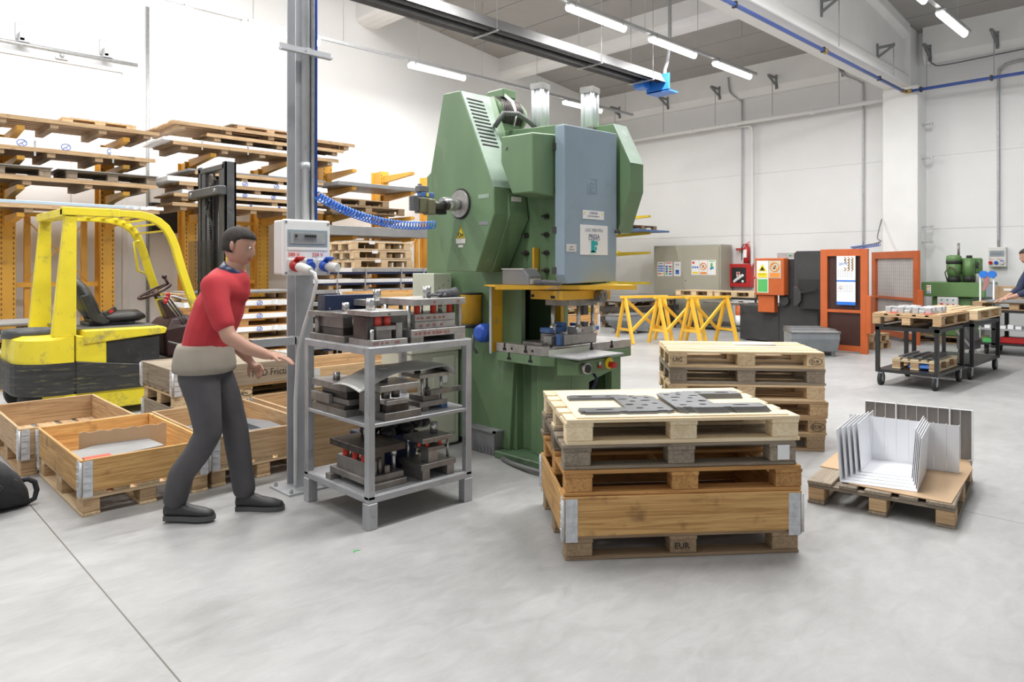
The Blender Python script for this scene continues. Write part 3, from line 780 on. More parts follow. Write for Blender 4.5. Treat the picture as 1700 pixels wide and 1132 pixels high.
# ---------------------------------------------------------------- hinged crates on pallets along the left
cr = [('golden', (1.085, 4.825), 'golden hinged crate nearest the camera, with cardboard inside', 'pallet under the nearest open crate, beside the black bag'),
      ('tan', (1.86, 4.86), 'open hinged crate behind the walking person with punched plates inside', 'pallet under the open crate just behind the walking person'),
      ('tan', (2.70, 4.95), 'open hinged crate partly hidden behind the steel column and shelf', 'pallet under the crate behind the steel column and shelf'),
      ('tan', (.98, 6.06), 'open hinged crate directly behind the nearest one, before the forklift', 'pallet under the crate standing between the nearest crate and the forklift')]
for wk, (x, y), lb, lp_ in cr:
    p = make_pallet('pale' if y < 4.9 else 'tan', 1.2, .74, .144, label=lp_, blockwood='tan'); place(p, (x + .745, y, 0), R(90))
    if y == 4.825:
        pass
    c_ = make_collar(wk, 1.22, .76, .198, lb); place(c_, (x + .755, y - .01, .1445), R(90))
# things in the crates
cbd = MB()
pts = [(0, 0)] + [(k * .03, .16 + .006 * math.sin(k * 1.9) + (.004 if k % 2 else 0)) for k in range(0, 19)] + [(.54, 0)]
cbd.prism(pts, 'y', 0, .008)
o = cbd.build('torn_cardboard', M['cardboard']); tag(o, 'torn brown cardboard standing upright inside the nearest crate', 'cardboard'); place(o, (1.22, 5.48, .21), R(-8))
o = MB().prism([(0, 0), (.50, .06), (.50, .34), (.2, .40), (0, .3)], 'z', 0, .135).build('steel_plate_pile', M['sheet'], bevel=.002)
tag(o, 'pile of grey cut steel plates lying in the nearest crate', 'steel plates'); place(o, (1.16, 5.05, .146), R(4))
o = MB().box(0, .14, 0, .10, 0, .17).build('orange_box', M['urethane'], bevel=.008)
MB().box(-.004, .144, -.004, .104, .168, .178).build('lid', M['urethane'], o)
tag(o, 'small orange-red box in the front corner of the nearest crate', 'box'); place(o, (1.13, 4.87, .146), 0)
for k in range(3):
    holed_plate('punched_plate', [(0, 0), (.58, 0), (.60, .3), (.5, .62), (0, .60)], [[(.12, .12), (.44, .12), (.44, .42), (.12, .42)], circ(.06, .06, .02), circ(.5, .06, .02), circ(.06, .52, .02)], .012, 'plate', (1.93, 5.0 + .02 * k, .24 + .013 * k), R(3),
                ('lowest', 'middle', 'top')[k] + ' of three grey plates with a square opening inside the crate behind the person')
tag(MB().box(1.95, 2.5, 5.03, 5.6, .146, .239).build('plate_pile', M['sheet'], loc=(1.95, 5.03, .146), bevel=.003), 'stack of plain grey plates under the framed plates in the crate behind the person', 'steel plates')
# taller crates stacked behind: pallet, crate with green label, pallet, lettered crate
x0, y0 = 2.075, 6.2
p = make_pallet('tan', 1.2, .8, .13, label='lowest pallet under the lettered crate pile, beside the forklift'); place(p, (x0, y0, 0), 0)
c_ = make_collar('weathered', 1.22, .82, .18, 'grey-brown crate with a green label, lower of the pile beside the forklift'); place(c_, (x0 - .01, y0 - .01, .1305), 0)
MB().box(.08, .16, -.0015, -.0005, .06, .16).build('green_label', M['signgreen'], c_)
text('A', .07, (.10, -.002, .085), XU, ZU, 'ink', c_, 'label_print')
p = make_pallet('pale', 1.2, .8, .13, label='light stamped pallet between the two crates of the pile beside the forklift'); place(p, (x0, y0, .3110), 0)
oval(p, .62, .066, .05, .03); stencil(p, 'EPAL', .565, .052, .03); stencil(p, 'IPPC', 1.09, .06, .03)
c_ = make_collar('weathered', 1.24, .84, .195, 'grey wooden crate with black company lettering, topmost beside the forklift'); place(c_, (x0 - .02, y0 - .02, .4415), 0)
text('TMD Friction', .085, (.66, -.0015, .07), XU, ZU, 'ink', c_, 'stencil', sx=.9)
o = MB().box(0, 1.19, 0, .79, 0, .015).build('crate_lid', WOODS['weathered']['x']); tag(o, 'flat grey wooden lid closing the lettered crate', 'lid'); place(o, (x0, y0, .6370 - .02), 0)
# second lettered crate pile further right behind the column
p = make_pallet('tan', 1.2, .8, .13, label='pallet under the tall plain crate behind the steel column'); place(p, (3.34, 6.2, 0), 0)
c_ = make_collar('tan', 1.22, .82, .40, 'tall plain wooden crate seen through the steel shelf'); place(c_, (3.33, 6.19, .1305), 0)
# plywood board leaning behind the shelf
o = MB().box(0, .95, 0, .018, 0, .62).build('plywood_board', WOODS['tan']['x'])
tag(o, 'brown plywood board standing on edge behind the left side of the shelf', 'plywood board'); place(o, (2.44, 4.72, 0), R(-8))

# ================================================================ CANTILEVER RACKS along the left wall
def long_pallet(x0, x1, y0, y1, ztop, label, wk='rackboard', bearers=4, group='long platforms on the racks', name='long_platform'):
    """long deck of boards along x carried by cross bearers; top at ztop"""
    t = thing(name, label, 'platform', ((x0 + x1) / 2, (y0 + y1) / 2, ztop - .10), group=group); w = WOODS[wk]
    d = MB(); y = y0; n = int((y1 - y0) / .16); g = (y1 - y0) / n
    for k in range(n): d.box(x0 + random.uniform(0, .03), x1 - random.uniform(0, .03), y0 + k * g, y0 + k * g + g * .9, ztop - .022, ztop)
    d.build('deck', w['x'], t)
    MB().box(x0, x1, y0 - .022, y0, ztop - .055, ztop + .002).build('front_board', WOODS['tan']['x'], t)
    for k in range(bearers):
        x = x0 + .12 + (x1 - x0 - .34) * k / (bearers - 1)
        MB().box(x, x + .10, y0 - .005, y1, ztop - .115, ztop - .023).build('bearer', WOODS['brown']['y'], t)
    return t
def mark(parent, x, y, z, r=.045):
    m = MB().tube([(x + r * 1.25 * math.cos(t), y, z + r * math.sin(t)) for t in [2 * PI * k / 20 for k in range(20)]], .004, 5, close=True)
    m.bar((x - r * .8, y, z - r * .55), (x + r * .8, y, z + r * .55), .003, .006).bar((x - r * .1, y, z), (x + r * .5, y, z - r * .7), .003, .005)
    return m.build('printed_mark', M['blue'], parent)
def sheet_pack(x0, x1, y0, y1, z0, h, label, m='film', marks=(), group='sheet packs on the racks', torn=True):
    t = thing('sheet_pack', label, 'sheet metal pack', ((x0 + x1) / 2, (y0 + y1) / 2, z0), group=group)
    b = MB().box(x0, x1, y0, y1, z0, z0 + h).build('wrapped_sheets', M[m], t, bevel=.004)
    for x in marks: mark(t, x, y0 - .004, z0 + h * .5, min(.05, h * .48))
    if torn:
        w = MB(); 
        for k in range(5): w.obox((x1 - .05 - .1 * k, y0 - .01 + .006 * k, z0 + h * .5 + .006 * math.sin(k * 2)), (.12, .02, h * (1.05 + .1 * (k % 2))), rx=.1 * (k - 2), rz=.1 * (k - 1))
        w.build('film_end', M['film'], t)
    return t
def strap(parent, x, y, z0, z1): MB().box(x - .012, x + .012, y - .007, y, z0, z1).build('strap', M['galv'], parent)
M['slot'] = mat('dark_rack_slot', (.20, .10, .02), .8)
def rack(posts, zt, arms, label, yb=12.66, ym='rackyellow', y_tip=11.66, bars=(1.22, .25)):
    t = thing('cantilever_rack', label, 'rack', (posts[0], 12.8, 0), group='cantilever racks along the left wall'); m_ = M[ym]
    for i, x in enumerate(posts):
        u = MB().box(x - .10, x + .10, 12.66, 12.70, 0, zt).box(x - .10, x + .10, 12.98, 13.02, 0, zt).box(x - .055, x + .055, 12.70, 12.98, 0, zt)
        up = u.build('upright', m_, t)
        hs = MB(); z = .25
        while z < zt - .05:
            for s in (-.075, .075): hs.box(x + s - .007, x + s + .007, 12.656, 12.661, z, z + .035)
            z += .075
        hs.build('slots', M['slot'], up)
        MB().box(x - .09, x + .09, 11.75, 13.05, 0, .13).build('foot', m_, t)
        for za in arms(i):
            MB().loft([[(x + s, yb, za - .14), (x + s, yb, za), (x + s, y_tip, za), (x + s, y_tip, za - .055)] for s in (-.045, .045)]).build('arm', m_, t)
    for i in range(len(posts) - 1):
        a, b = posts[i] + .10, posts[i + 1] - .10
        MB().box(a, b, 12.80, 12.86, bars[0] - .035, bars[0] + .035).box(a, b, 12.80, 12.86, bars[1] - .03, bars[1] + .03).box(a, b, 12.8, 12.86, 2.26, 2.32).build('tie_bar', m_, t)
        MB().bar((a + .1, 12.83, bars[0]), (b - .1, 12.83, 2.28), .012, .03, up=YU).bar((a + .1, 12.84, 2.28), (b - .1, 12.84, bars[0]), .012, .03, up=YU).build('cross_brace', m_, t)
        MB().box(a + .14, a + .22, 12.86, 12.93, .1, 2.3).box(b - .22, b - .14, 12.86, 12.93, .1, 2.3).build('rear_post', m_, t)
    return t
rack((.58, 1.90, 3.22), 3.43, lambda i: (3.432, 3.018, 2.618, 2.238), 'orange-yellow cantilever rack at the far left behind the forklift')
rack((4.51, 5.81), 3.30, lambda i: (3.338, 2.383), 'orange-yellow cantilever rack behind the forklift mast')
rack((7.13, 8.47, 9.75), 3.50, lambda i: (3.40, 3.00, 2.50, 2.07) if i else (3.33, 3.00, 2.50, 2.07), 'orange-yellow cantilever rack between the steel column and the press')
# rack A loads
Y0, Y1 = 11.6, 12.62
long_pallet(.3, 3.66, Y0, Y1, 3.55, 'long wooden platform, topmost on the left rack', bearers=6)
long_pallet(.3, 3.60, Y0, Y1, 3.135, 'long wooden platform under the white marked pack on the left rack', bearers=6)
pk = sheet_pack(.3, 3.30, Y0 - .01, Y1, 3.137, .095, 'white film-wrapped sheet pack with blue circle marks on the left rack', marks=(1.9, 2.42, 3.0))
for x in (2.05, 3.02): strap(pk, x, Y0 - .012, 3.02, 3.235)
long_pallet(.3, 3.62, Y0, Y1, 2.735, 'long wooden platform under the dark pallets on the left rack', bearers=5)
long_pallet(.3, 3.66, Y0, Y1, 2.355, 'long wooden platform under the pale blue sheet on the left rack', bearers=5)
sheet_pack(.3, 3.70, Y0 - .02, Y1, 2.357, .045, 'pale blue film-covered sheets with torn white film on the left rack', m='sheetblue')
for x, lb in ((1.05, 'dark pallet at the far left, third level of the left rack'), (2.43, 'dark pallet with sheets on it, third level of the left rack beside the conduit')):
    p = make_pallet('weathered', 1.2, .8, .13, label=lb, group=None); place(p, (x, 11.63, 2.736), 0)
    o = MB().box(-.1, 1.22, 0, .9, .1305, .142).build('steel_sheet', M['sheet']); tag(o, 'thin grey sheet on the ' + lb.split(',')[0], 'steel sheet'); place(o, (x, 11.6, 2.737), 0)
p = make_pallet('tan', 1.0, .6, .13, label='small pallet lying on the topmost platform of the left rack'); place(p, (2.45, 11.98, 3.5515), 0)
o = MB().box(.1, .95, 0, .6, .131, .138).build('steel_sheet', M['sheet']); tag(o, 'dark thin sheet on the small pallet at the top of the left rack', 'steel sheet'); place(o, (2.45, 11.98, 3.552), 0)
# rack B loads
long_pallet(4.38, 6.85, Y0, Y1, 3.64, 'lower long wooden platform at the top of the middle rack', bearers=5)
long_pallet(3.84, 7.10, Y0 + .02, Y1 + .3, 3.78, 'long wooden platform, topmost on the middle rack', bearers=5)
long_pallet(3.86, 6.75, Y0, Y1, 3.455, 'long wooden platform under the white sheets on the middle rack', bearers=5)
pk = sheet_pack(3.72, 6.7, Y0 - .01, Y1, 3.457, .05, 'white and grey sheet pack with straps near the top of the middle rack', torn=True)
for x in (4.30, 5.05, 6.6): strap(pk, x, Y0 - .014, 3.36, 3.515)
p = make_pallet('brown', 1.2, .8, .13, label='brown pallet on top of the middle rack, left of the steel column'); place(p, (5.02, 11.95, 3.7815), 0)
o = MB().box(-.1, 1.2, 0, .8, .131, .145).build('steel_sheet', M['sheet']); tag(o, 'grey sheets on the pallet at the top of the middle rack', 'steel sheet'); place(o, (5.02, 11.95, 3.782), 0)
long_pallet(3.95, 6.50, Y0, Y1, 2.83, 'long wooden platform at the third level of the middle rack', bearers=5)
sheet_pack(3.78, 6.5, Y0 - .01, Y1, 2.832, .075, 'white film-wrapped pack with blue marks, third level of the middle rack', marks=(5.0, 5.55, 6.2))
p = long_pallet(4.2, 6.45, Y0 + .02, Y1, 3.02, 'long wooden platform carrying grey sheets, over the third-level pack', bearers=4)
sheet_pack(4.1, 6.5, Y0, Y1, 3.022, .03, 'thin grey sheets over the third-level platform of the middle rack', m='sheet', torn=False)
long_pallet(3.85, 6.45, Y0, Y1, 2.50, 'long wooden platform at the lowest level of the middle rack', bearers=5)
sheet_pack(4.2, 6.48, Y0 - .01, Y1, 2.502, .03, 'white film-wrapped pack with blue marks, lowest of the middle rack', marks=(5.1, 5.6))
long_pallet(3.88, 6.45, Y0 + .03, Y1, 2.65, 'long wooden platform between the two lowest white packs of the middle rack', bearers=4)
sheet_pack(4.0, 6.55, Y0 - .0, Y1, 2.652, .06, 'white film-wrapped pack with blue marks, second lowest of the middle rack', marks=(5.0, 5.5))
# rack C loads
sheet_pack(6.75, 8.75, Y0, Y1, 3.005, .07, 'bare grey sheet pack on the second level of the rack right of the column', m='sheet', torn=False)
for x, z, lb in ((6.62, 2.505, 'lower brown pallet on the third level of the rack left of the press'), (6.70, 2.637, 'upper brown pallet on the third level of the rack left of the press')):
    p = make_pallet('brown', 1.2 + .45 * (z < 2.6), .8, .13, label=lb); place(p, (x, 11.65, z), 0)
sheet_pack(6.05, 8.9, Y0 - .1, Y1, 2.075, .17, 'thick grey steel sheet pack on the lowest level, above the three light pallets', m='sheet', torn=False)
p = make_pallet('brown', 1.0, .7, .13, label='brown pallet high on the rack right beside the press guard'); place(p, (9.75, 11.8, 3.41), 0)
o = MB().box(0, 1.0, 0, .5, .131, .16).build('blue_sheet', M['sheetblue']); tag(o, 'blue film sheet on the pallet beside the press guard', 'steel sheet'); place(o, (9.6, 11.8, 3.41), 0)

# ================================================================ FLOOR STACKS in front of the racks
# far left: pallets with a sheet
for k, lb in enumerate(('lowest', 'second from the floor', 'third from the floor', 'fourth from the floor', 'topmost')):
    p = make_pallet('brown' if k % 2 else 'tan', 1.2, .9, .13, label=lb + ' pallet of the pile at the left edge behind the forklift'); place(p, (.72, 10.35, k * .165), 0)
    o = MB().box(-.1, 1.25, -.02, .9, .1305, .164 if k < 4 else .15).build('steel_sheet', M['film' if k in (2,) else 'sheet']); place(o, (.72, 10.35, k * .165), 0)
    tag(o, ('white marked' if k == 2 else 'grey') + ' sheets on the ' + lb + ' pallet at the far left edge', 'steel sheet')
    if k == 2: mark(o, .05 + .72 + .0, 10.325, 2 * .165 + .147, .03) if False else None
# middle pile between mast and column
z = 0; wks = ['tan', 'orange', 'tan', 'orange', 'orange', 'tan']
lbs = ['lowest', 'second from the floor', 'third from the floor', 'fourth from the floor', 'fifth from the floor', 'topmost']
z = 0
for k in range(6):
    ph = .125
    p = make_pallet(wks[k], 1.75, .9, ph, label=lbs[k] + ' long pallet of the pile between forklift mast and column', deck=5); place(p, (3.62, 10.45, z), 0)
    z += ph + .0005
    if k < 5:
        pk = sheet_pack(3.62, 5.42, 10.42, 11.3, z, .070, 'white wrapped sheet pack on the %s pallet left of the column' % lbs[k], marks=(4.05, 4.72, 5.2) if k > 0 else (), torn=(k % 2 == 0))
        z += .0705
o = MB().box(0, 1.7, 0, .9, 0, .018).build('steel_sheet', M['sheet']); tag(o, 'dark grey sheets on top of the pile between mast and column', 'steel sheet'); place(o, (3.7, 10.43, z + .001), 0)
# pile of wrapped sheets left of the press with three light pallets on top
z = .02
def pk2(x0, x1, z, h, lb, m, under=True):
    t = sheet_pack(x0, x1, 10.7, 11.55, z, h, lb, m=m, torn=False, group='strapped sheet packs left of the press')
    MB().box(x0 + .2, x1, 10.69, 11.5, z - .035, z - .001).build('packing_film', M['navy'], t)
    for x in (x0 + .45, x0 + 1.0, x0 + 1.75, x0 + 2.25): strap(t, x, 10.69, z - .11, z + h + .002)
    for x in (x0 + .3, x0 + 1.0, x0 + 1.75, x1 - .15): MB().box(x, x + .08, 10.7, 11.5, z - .11, z - .036).build('bearer', WOODS['tan']['y'], t)
    MB().box(x0 + .42, x0 + .72, 10.688, 10.699, z + .005, z + h + .01).build('delivery_note', M['paper'], t)
zz = [.12, .30, .48, .66, .84, 1.04, 1.215, 1.40]
nm = ['lowest', 'second from the floor', 'third from the floor', 'fourth from the floor', 'fourth from the top', 'third from the top', 'second from the top', 'topmost']
for k, z in enumerate(zz):
    pk2(5.75 + .02 * (k % 2), 8.30, z, .065, 'strapped sheet pack, %s in the pile left of the press' % nm[k], 'film' if k in (6,) else 'galv')
z = 1.466
for k, lb in enumerate(('lowest', 'middle', 'top')):
    p = make_pallet('pale', 1.25, .78, .148, label='light new pallet, %s of the three on the sheet pile left of the press' % lb); place(p, (6.55 - .03 * k, 10.72, z), 0)
    MB().box(.42 - .03 * k, .54 - .03 * k, -.004, .0, .10, .155).build('delivery_note', M['paper'], p)
    z += .1485
    if k < 2:
        o = MB().box(0, 1.2, 0, .75, 0, .012).build('steel_sheet', M['sheet']); tag(o, 'grey sheets above the %s light pallet left of the press' % lb, 'steel sheet'); place(o, (6.57, 10.73, z), 0); z += .0125
o = MB().box(0, 1.0, 0, .7, 0, .02).build('steel_sheet', M['sheet']); tag(o, 'thin grey sheet on the top light pallet left of the press', 'steel sheet'); place(o, (6.56, 10.74, z), 0)
# crate with golden boards in front of the sheet pile
p = make_pallet('golden', 1.3, .8, .14, label='pallet under the golden crate behind the dies on the shelf'); place(p, (6.0, 9.4, .59), 0)
c_ = make_collar('golden', 1.32, .82, .36, 'tall golden wooden crate behind the dies on the shelf'); place(c_, (5.99, 9.39, .7305), 0)
for k in range(4):
    p = make_pallet('tan', 1.3, .8, .145, label='tan pallet below the golden crate, level %s from the floor' % 'one two three four'.split()[k]); place(p, (6.0, 9.4, .147 * k), 0)

# ================================================================ FORKLIFT
fk = thing('forklift', 'worn yellow forklift with black seat and dark mast, facing right', 'forklift', (2.0, 8.4, 0))
yn, yf = 7.90, 9.10
# counterweight (rounded rear) and body side
def rear_outline(x0, x1, r, n=7):
    pts = [(x1, yn)]
    pts += [(x0 + r - r * math.sin(a), yn + r - r * math.cos(a)) for a in [PI / 2 * k / n for k in range(n + 1)]]
    pts += [(x0 + r - r * math.cos(a), yf - r + r * math.sin(a)) for a in [PI / 2 * k / n for k in range(n + 1)]]
    return pts + [(x1, yf)]
cw = MB()
o1 = rear_outline(1.30, 1.72, .30); o2 = rear_outline(1.27, 1.72, .30)
cw.loft([[(p[0], p[1], z) for p in o] for o, z in ((rear_outline(1.36, 1.72, .3), .82), (rear_outline(1.28, 1.72, .32), .79), (rear_outline(1.26, 1.72, .32), .60), (rear_outline(1.26, 1.72, .32), .57))])
cw.build('counterweight', M['yellow'], fk)
bnd = MB(); bnd.loft([[(p[0], p[1], z) for p in o] for o, z in ((rear_outline(1.235, 1.74, .34), .57), (rear_outline(1.235, 1.74, .34), .30), (rear_outline(1.26, 1.74, .34), .26))])
bnd.build('bumper_band', M['truckblack'], fk)
text('MORA', .085, (1.33, 7.965, .40), (.35, -.15, 0), ZU, 'truckblack', fk, 'cast_letters', depth=.006) if False else None
sk = MB(); sk.loft([[(p[0], p[1], z) for p in o] for o, z in ((rear_outline(1.42, 1.74, .3), .28), (rear_outline(1.52, 1.74, .2), .08))])
sk.build('lower_skirt', M['yellow'], fk)
bd = MB()
bd.prism([(1.735, .08), (2.56, .08), (2.60, .20), (2.60, .30), (1.735, .30)], 'y', yn + .01, yf - .01)
bd.build('lower_side', M['yellow'], fk, bevel=.01)
MB().prism([(1.735, .26), (2.60, .26), (2.60, .46), (1.735, .575)], 'y', yn - .015, yf + .015).build('side_band', M['truckblack'], fk, bevel=.006)
MB().prism([(1.735, .57), (2.00, .53), (2.00, .77), (1.735, .83)], 'y', yn, yf).build('side_panel', M['yellow'], fk, bevel=.008)
MB().box(2.00, 2.50, yn + .012, yf - .012, .48, .77).build('battery_cover', M['black'], fk, bevel=.006)
MB().prism([(1.80, .735), (2.55, .80), (2.57, .855), (2.53, .872), (1.80, .872)], 'y', yn - .02, yf + .02).build('deck_hood', M['yellow'], fk, bevel=.012, seg=2)
MB().box(1.70, 2.5, yn + .12, yf - .12, .873, .885).build('deck_mat', M['plate'], fk)
MB().lathe((1.47, 8.5, .79), (1.47, 8.5, .87), [(0, .25), (1, .25), (1, .22), (.3, .21)], 24).build('filler_ring', M['mast'], fk)
MB().box(2.56, 2.72, yn + .05, yf - .05, .10, .14).build('foot_step', M['yellow'], fk)
MB().box(2.5, 3.2, yn + .15, yf - .15, .16, .44).build('floor_plate', M['black'], fk)
def wheel(c, r, w, parent):
    t = MB().lathe((c[0], c[1] - w / 2, c[2]), (c[0], c[1] + w / 2, c[2]), [(0, r * .55), (0, r * .9), (.12, r), (.88, r), (1, r * .9), (1, r * .55)], 28).build('wheel', M['rubber'], parent)
    MB().lathe((c[0], c[1] - w / 2 + .01, c[2]), (c[0], c[1] + w / 2 - .01, c[2]), [(0, .05), (0, r * .5), (.1, r * .56), (.9, r * .56), (1, r * .5), (1, .05)], 20).build('rim', M['yellow'], t)
wheel((1.50, 8.12, .20), .20, .16, fk); wheel((1.50, 8.88, .20), .20, .16, fk)
wheel((2.95, 8.05, .24), .24, .2, fk); wheel((2.95, 8.95, .24), .24, .2, fk)
# overhead guard: tapered rear posts, top frame, bent front legs
for y in (yn + .015, yf - .015):
    s = 1 if y < 8.5 else -1
    MB().loft([[(1.54, y, .82), (1.74, y, .82), (1.74, y + s * .10, .82), (1.54, y + s * .10, .82)],
               [(1.645, y + s * .0, 2.0), (1.745, y, 2.0), (1.745, y + s * .07, 2.0), (1.645, y + s * .07, 2.0)]]).build('rear_post', M['yellow'], fk, bevel=.006)
    P = [(1.64, 2.035), (2.0, 2.035), (2.20, 2.035), (2.32, 2.03), (2.42, 2.01), (2.50, 1.97), (2.57, 1.91), (2.625, 1.82), (2.67, 1.70), (2.74, 1.45), (2.82, 1.2), (2.90, .98), (2.97, .75), (3.0, .5)]
    fr = MB(); L = len(P); lp_ = []
    for i in range(L):
        t_ = Vector((P[min(i + 1, L - 1)][0] - P[max(i - 1, 0)][0], 0, P[min(i + 1, L - 1)][1] - P[max(i - 1, 0)][1])).normalized(); nn = Vector((-t_.z, 0, t_.x)); hh2 = .032 if i < 3 else .038
        c0 = Vector((P[i][0], y + s * .035, P[i][1]))
        lp_.append([c0 + nn * hh2 + Vector((0, -.035, 0)), c0 + nn * hh2 + Vector((0, .035, 0)), c0 - nn * hh2 + Vector((0, .035, 0)), c0 - nn * hh2 + Vector((0, -.035, 0))])
    fr.loft(lp_)
    fr.build('guard_frame', M['yellow'], fk, bevel=.004)
MB().box(1.62, 1.75, yn + .015, yf - .015, 1.98, 2.06).build('rear_crossbar', M['yellow'], fk, bevel=.006)
MB().box(1.62, 2.12, yn, yn + .10, 1.995, 2.075).build('side_rail', M['yellow'], fk, bevel=.006)
for x in (1.95, 2.1, 2.25): MB().bar((x, yn + .05, 2.045), (x, yf - .05, 2.045), .035, .02).build('roof_bar', M['yellow'], fk)
for x, z in ((2.38, 2.03), (2.46, 2.0), (2.54, 1.955), (2.60, 1.88)): MB().bar((x, yn + .05, z), (x, yf - .05, z), .03, .018).build('roof_bar', M['yellow'], fk)
MB().tube([(2.62, yf - .10, 1.80), (2.56, yf - .12, 1.78), (2.60, yf - .12, 1.45), (2.68, yf - .10, 1.42)], .014, 8).build('grab_handle', M['yellow'], fk)
# seat
st = MB(); n = 8
st.loft([[(1.86 + .05 * i, 8.28 + sy * (.24 - .0 * i), 0) for sy in (-1, 1)] for i in range(2)]) if False else None
back = []
for (x, z, w, d) in ((2.00, .97, .19, .07), (1.95, 1.08, .23, .085), (1.90, 1.20, .22, .08), (1.85, 1.30, .18, .07), (1.815, 1.365, .10, .045)):
    back.append([(x + d * math.cos(t), 8.42 + w * math.sin(t), z + d * .3 * math.cos(t)) for t in [2 * PI * k / 16 for k in range(16)]])
st = MB(); st.loft(back, smooth=True).build('seat_backrest', M['leather'], fk)
cu = []
for (x, z, w, d) in ((1.96, .955, .20, .055), (2.1, .955, .235, .065), (2.28, .965, .24, .070), (2.42, .97, .22, .062), (2.47, .96, .16, .035)):
    cu.append([(x, 8.42 + w * math.cos(t), z + d * math.sin(t)) for t in [2 * PI * k / 16 for k in range(16)]])
MB().loft(cu, smooth=True).build('seat_cushion', M['leather'], fk)
MB().box(1.92, 2.36, 8.24, 8.6, .885, .925).build('seat_base', M['black'], fk, bevel=.01)
MB().loft([[(1.83, y, 1.20), (1.90, y, 1.22), (1.99, y, 1.02), (2.10, y, .93), (2.04, y, .90), (1.93, y, .94)] for y in (8.14, 8.19)]).build('belt_arm', M['black'], fk, bevel=.01)
b = MB().obox((2.10, 8.17, 1.03), (.13, .035, .05), ry=-.5).build('seat_belt_buckle', M['black'], fk, bevel=.006)
MB().obox((2.105, 8.150, 1.035), (.04, .006, .03), ry=-.5).build('release_button', M['red'], b)
# steering column, wheel, levers
MB().loft([[(2.70 + dx, 8.30, z) for dx, z in ()] or [(2.66, 8.2, .50), (3.12, 8.2, .50), (3.12, 8.8, .50), (2.66, 8.8, .50)], [(2.64, 8.2, .80), (3.08, 8.2, .86), (3.08, 8.8, .86), (2.64, 8.8, .80)], [(2.72, 8.25, .92), (2.98, 8.25, .95), (2.98, 8.75, .95), (2.72, 8.75, .92)]]).build('dashboard', M['maroon'], fk, bevel=.04, seg=3)
MB().loft([[(2.74, 8.36, .9), (2.95, 8.36, .9), (2.95, 8.56, .9), (2.74, 8.56, .9)], [(2.66, 8.39, 1.12), (2.77, 8.39, 1.14), (2.77, 8.53, 1.14), (2.66, 8.53, 1.12)]]).build('steering_column', M['maroon'], fk, bevel=.02, seg=2)
wn = Vector((-.45, 0, .9)).normalized(); wu = Vector((.9, 0, .45)).normalized(); wc = Vector((2.62, 8.46, 1.22))
w_ = MB().ring(wc, .175, .016, wu, YU, 32, 8)
for a in (0.3, 2.4, 4.5): w_.bar(wc, wc + (wu * math.cos(a) + Vector(YU) * math.sin(a)) * .17, .03, .012, up=wn)
w_.cyl(wc - wn * .08, wc + wn * .015, .035)
w_.build('steering_wheel', M['maroon'], fk)
MB().cyl(wc + wu * .165, wc + wu * .165 + wn * .09, .015).sphere(wc + wu * .165 + wn * .10, .028, 12, 8).build('spinner_knob', M['maroon'], fk)
MB().tube([(2.60, 8.3, 1.16), (2.75, 8.25, 1.17), (2.98, 8.15, 1.09)], .012, 8).build('control_stalk', M['galv'], fk)
for k in range(3):
    a = Vector((2.86, 8.22 - .0 * k, .84 + .0 * k)) + Vector((.03 * k, 0, 0)); b_ = Vector((2.62 + .03 * k, 8.10 + .05 * k, 1.12 + .035 * k))
    l = MB().cyl(a, b_, .007, 8).build('hydraulic_lever', M['steelbright'], fk); MB().sphere(b_, .024, 12, 8).build('red_knob', M['red'], l)
# mast
for y0, y1 in ((7.95, 8.03), (8.68, 8.76)):
    s = 1 if y0 < 8.3 else -1; yy = y0 if s > 0 else y1
    m = MB()
    m.box(3.20, 3.33, min(yy, yy + s * .025), max(yy, yy + s * .025), .05, 2.68).box(3.20, 3.225, y0, y1, .05, 2.68).box(3.305, 3.33, y0, y1, .05, 2.68)
    m.build('outer_channel', M['mast'], fk, bevel=.003)
    m = MB(); y2 = yy + s * .10
    m.box(3.21, 3.32, min(y2, y2 + s * .10), max(y2, y2 + s * .10), .1, 2.62).box(3.24, 3.31, min(y2, y2 + s * .14), max(y2, y2 + s * .14), .1, 2.55); m.build('inner_channel', M['mast'], fk, bevel=.004)
for y in (8.2, 8.52): MB().cyl((3.26, y, .2), (3.26, y, 2.3), .04, 14).cyl((3.26, y, 2.3), (3.26, y, 2.5), .022, 10).build('lift_cylinder', M['blackmetal'], fk)
MB().box(3.285, 3.30, 8.10, 8.62, .3, 2.52).build('centre_plate', M['blackmetal'], fk)
MB().box(3.20, 3.33, 7.98, 8.74, 2.60, 2.66).build('top_crossbar', M['mast'], fk, bevel=.006)
MB().box(3.10, 3.20, 7.90, 8.80, 2.30, 2.40).build('crossbar', M['mast'], fk, bevel=.01)
for y in (7.99, 8.71): MB().cyl((3.09, y, 2.35), (3.12, y, 2.35), .022, 10).build('bolt', M['steelbright'], fk)
ch_ = MB()
for y in (8.30, 8.42):
    for k in range(60): ch_.box(3.205, 3.225, y - .012, y + .012, .9 + k * .028, .9 + k * .028 + .02)
ch_.build('lift_chain', M['steeldark'], fk)
MB().ring((3.215, 8.36, 2.50), .06, .02, YU, ZU).cyl((3.20, 8.36, 2.5), (3.23, 8.36, 2.5), .05).build('chain_pulley', M['steeldark'], fk)
MB().tube([(3.19, 8.4, 2.25), (3.14, 8.36, 2.15), (3.15, 8.22, 2.02), (3.16, 8.18, 1.9), (3.16, 8.18, 1.2)], .013, 8).build('hydraulic_hose', M['rubber'], fk)
gr = MB()
for k in range(42): gr.box(3.125, 3.128, 8.15, 8.86, 1.05 + k * .018, 1.05 + k * .018 + .003)
for k in range(28): gr.box(3.128, 3.131, 8.15 + k * .026, 8.15 + k * .026 + .003, 1.05, 1.80)
gr.build('load_backrest_grille', M['mast'], fk)
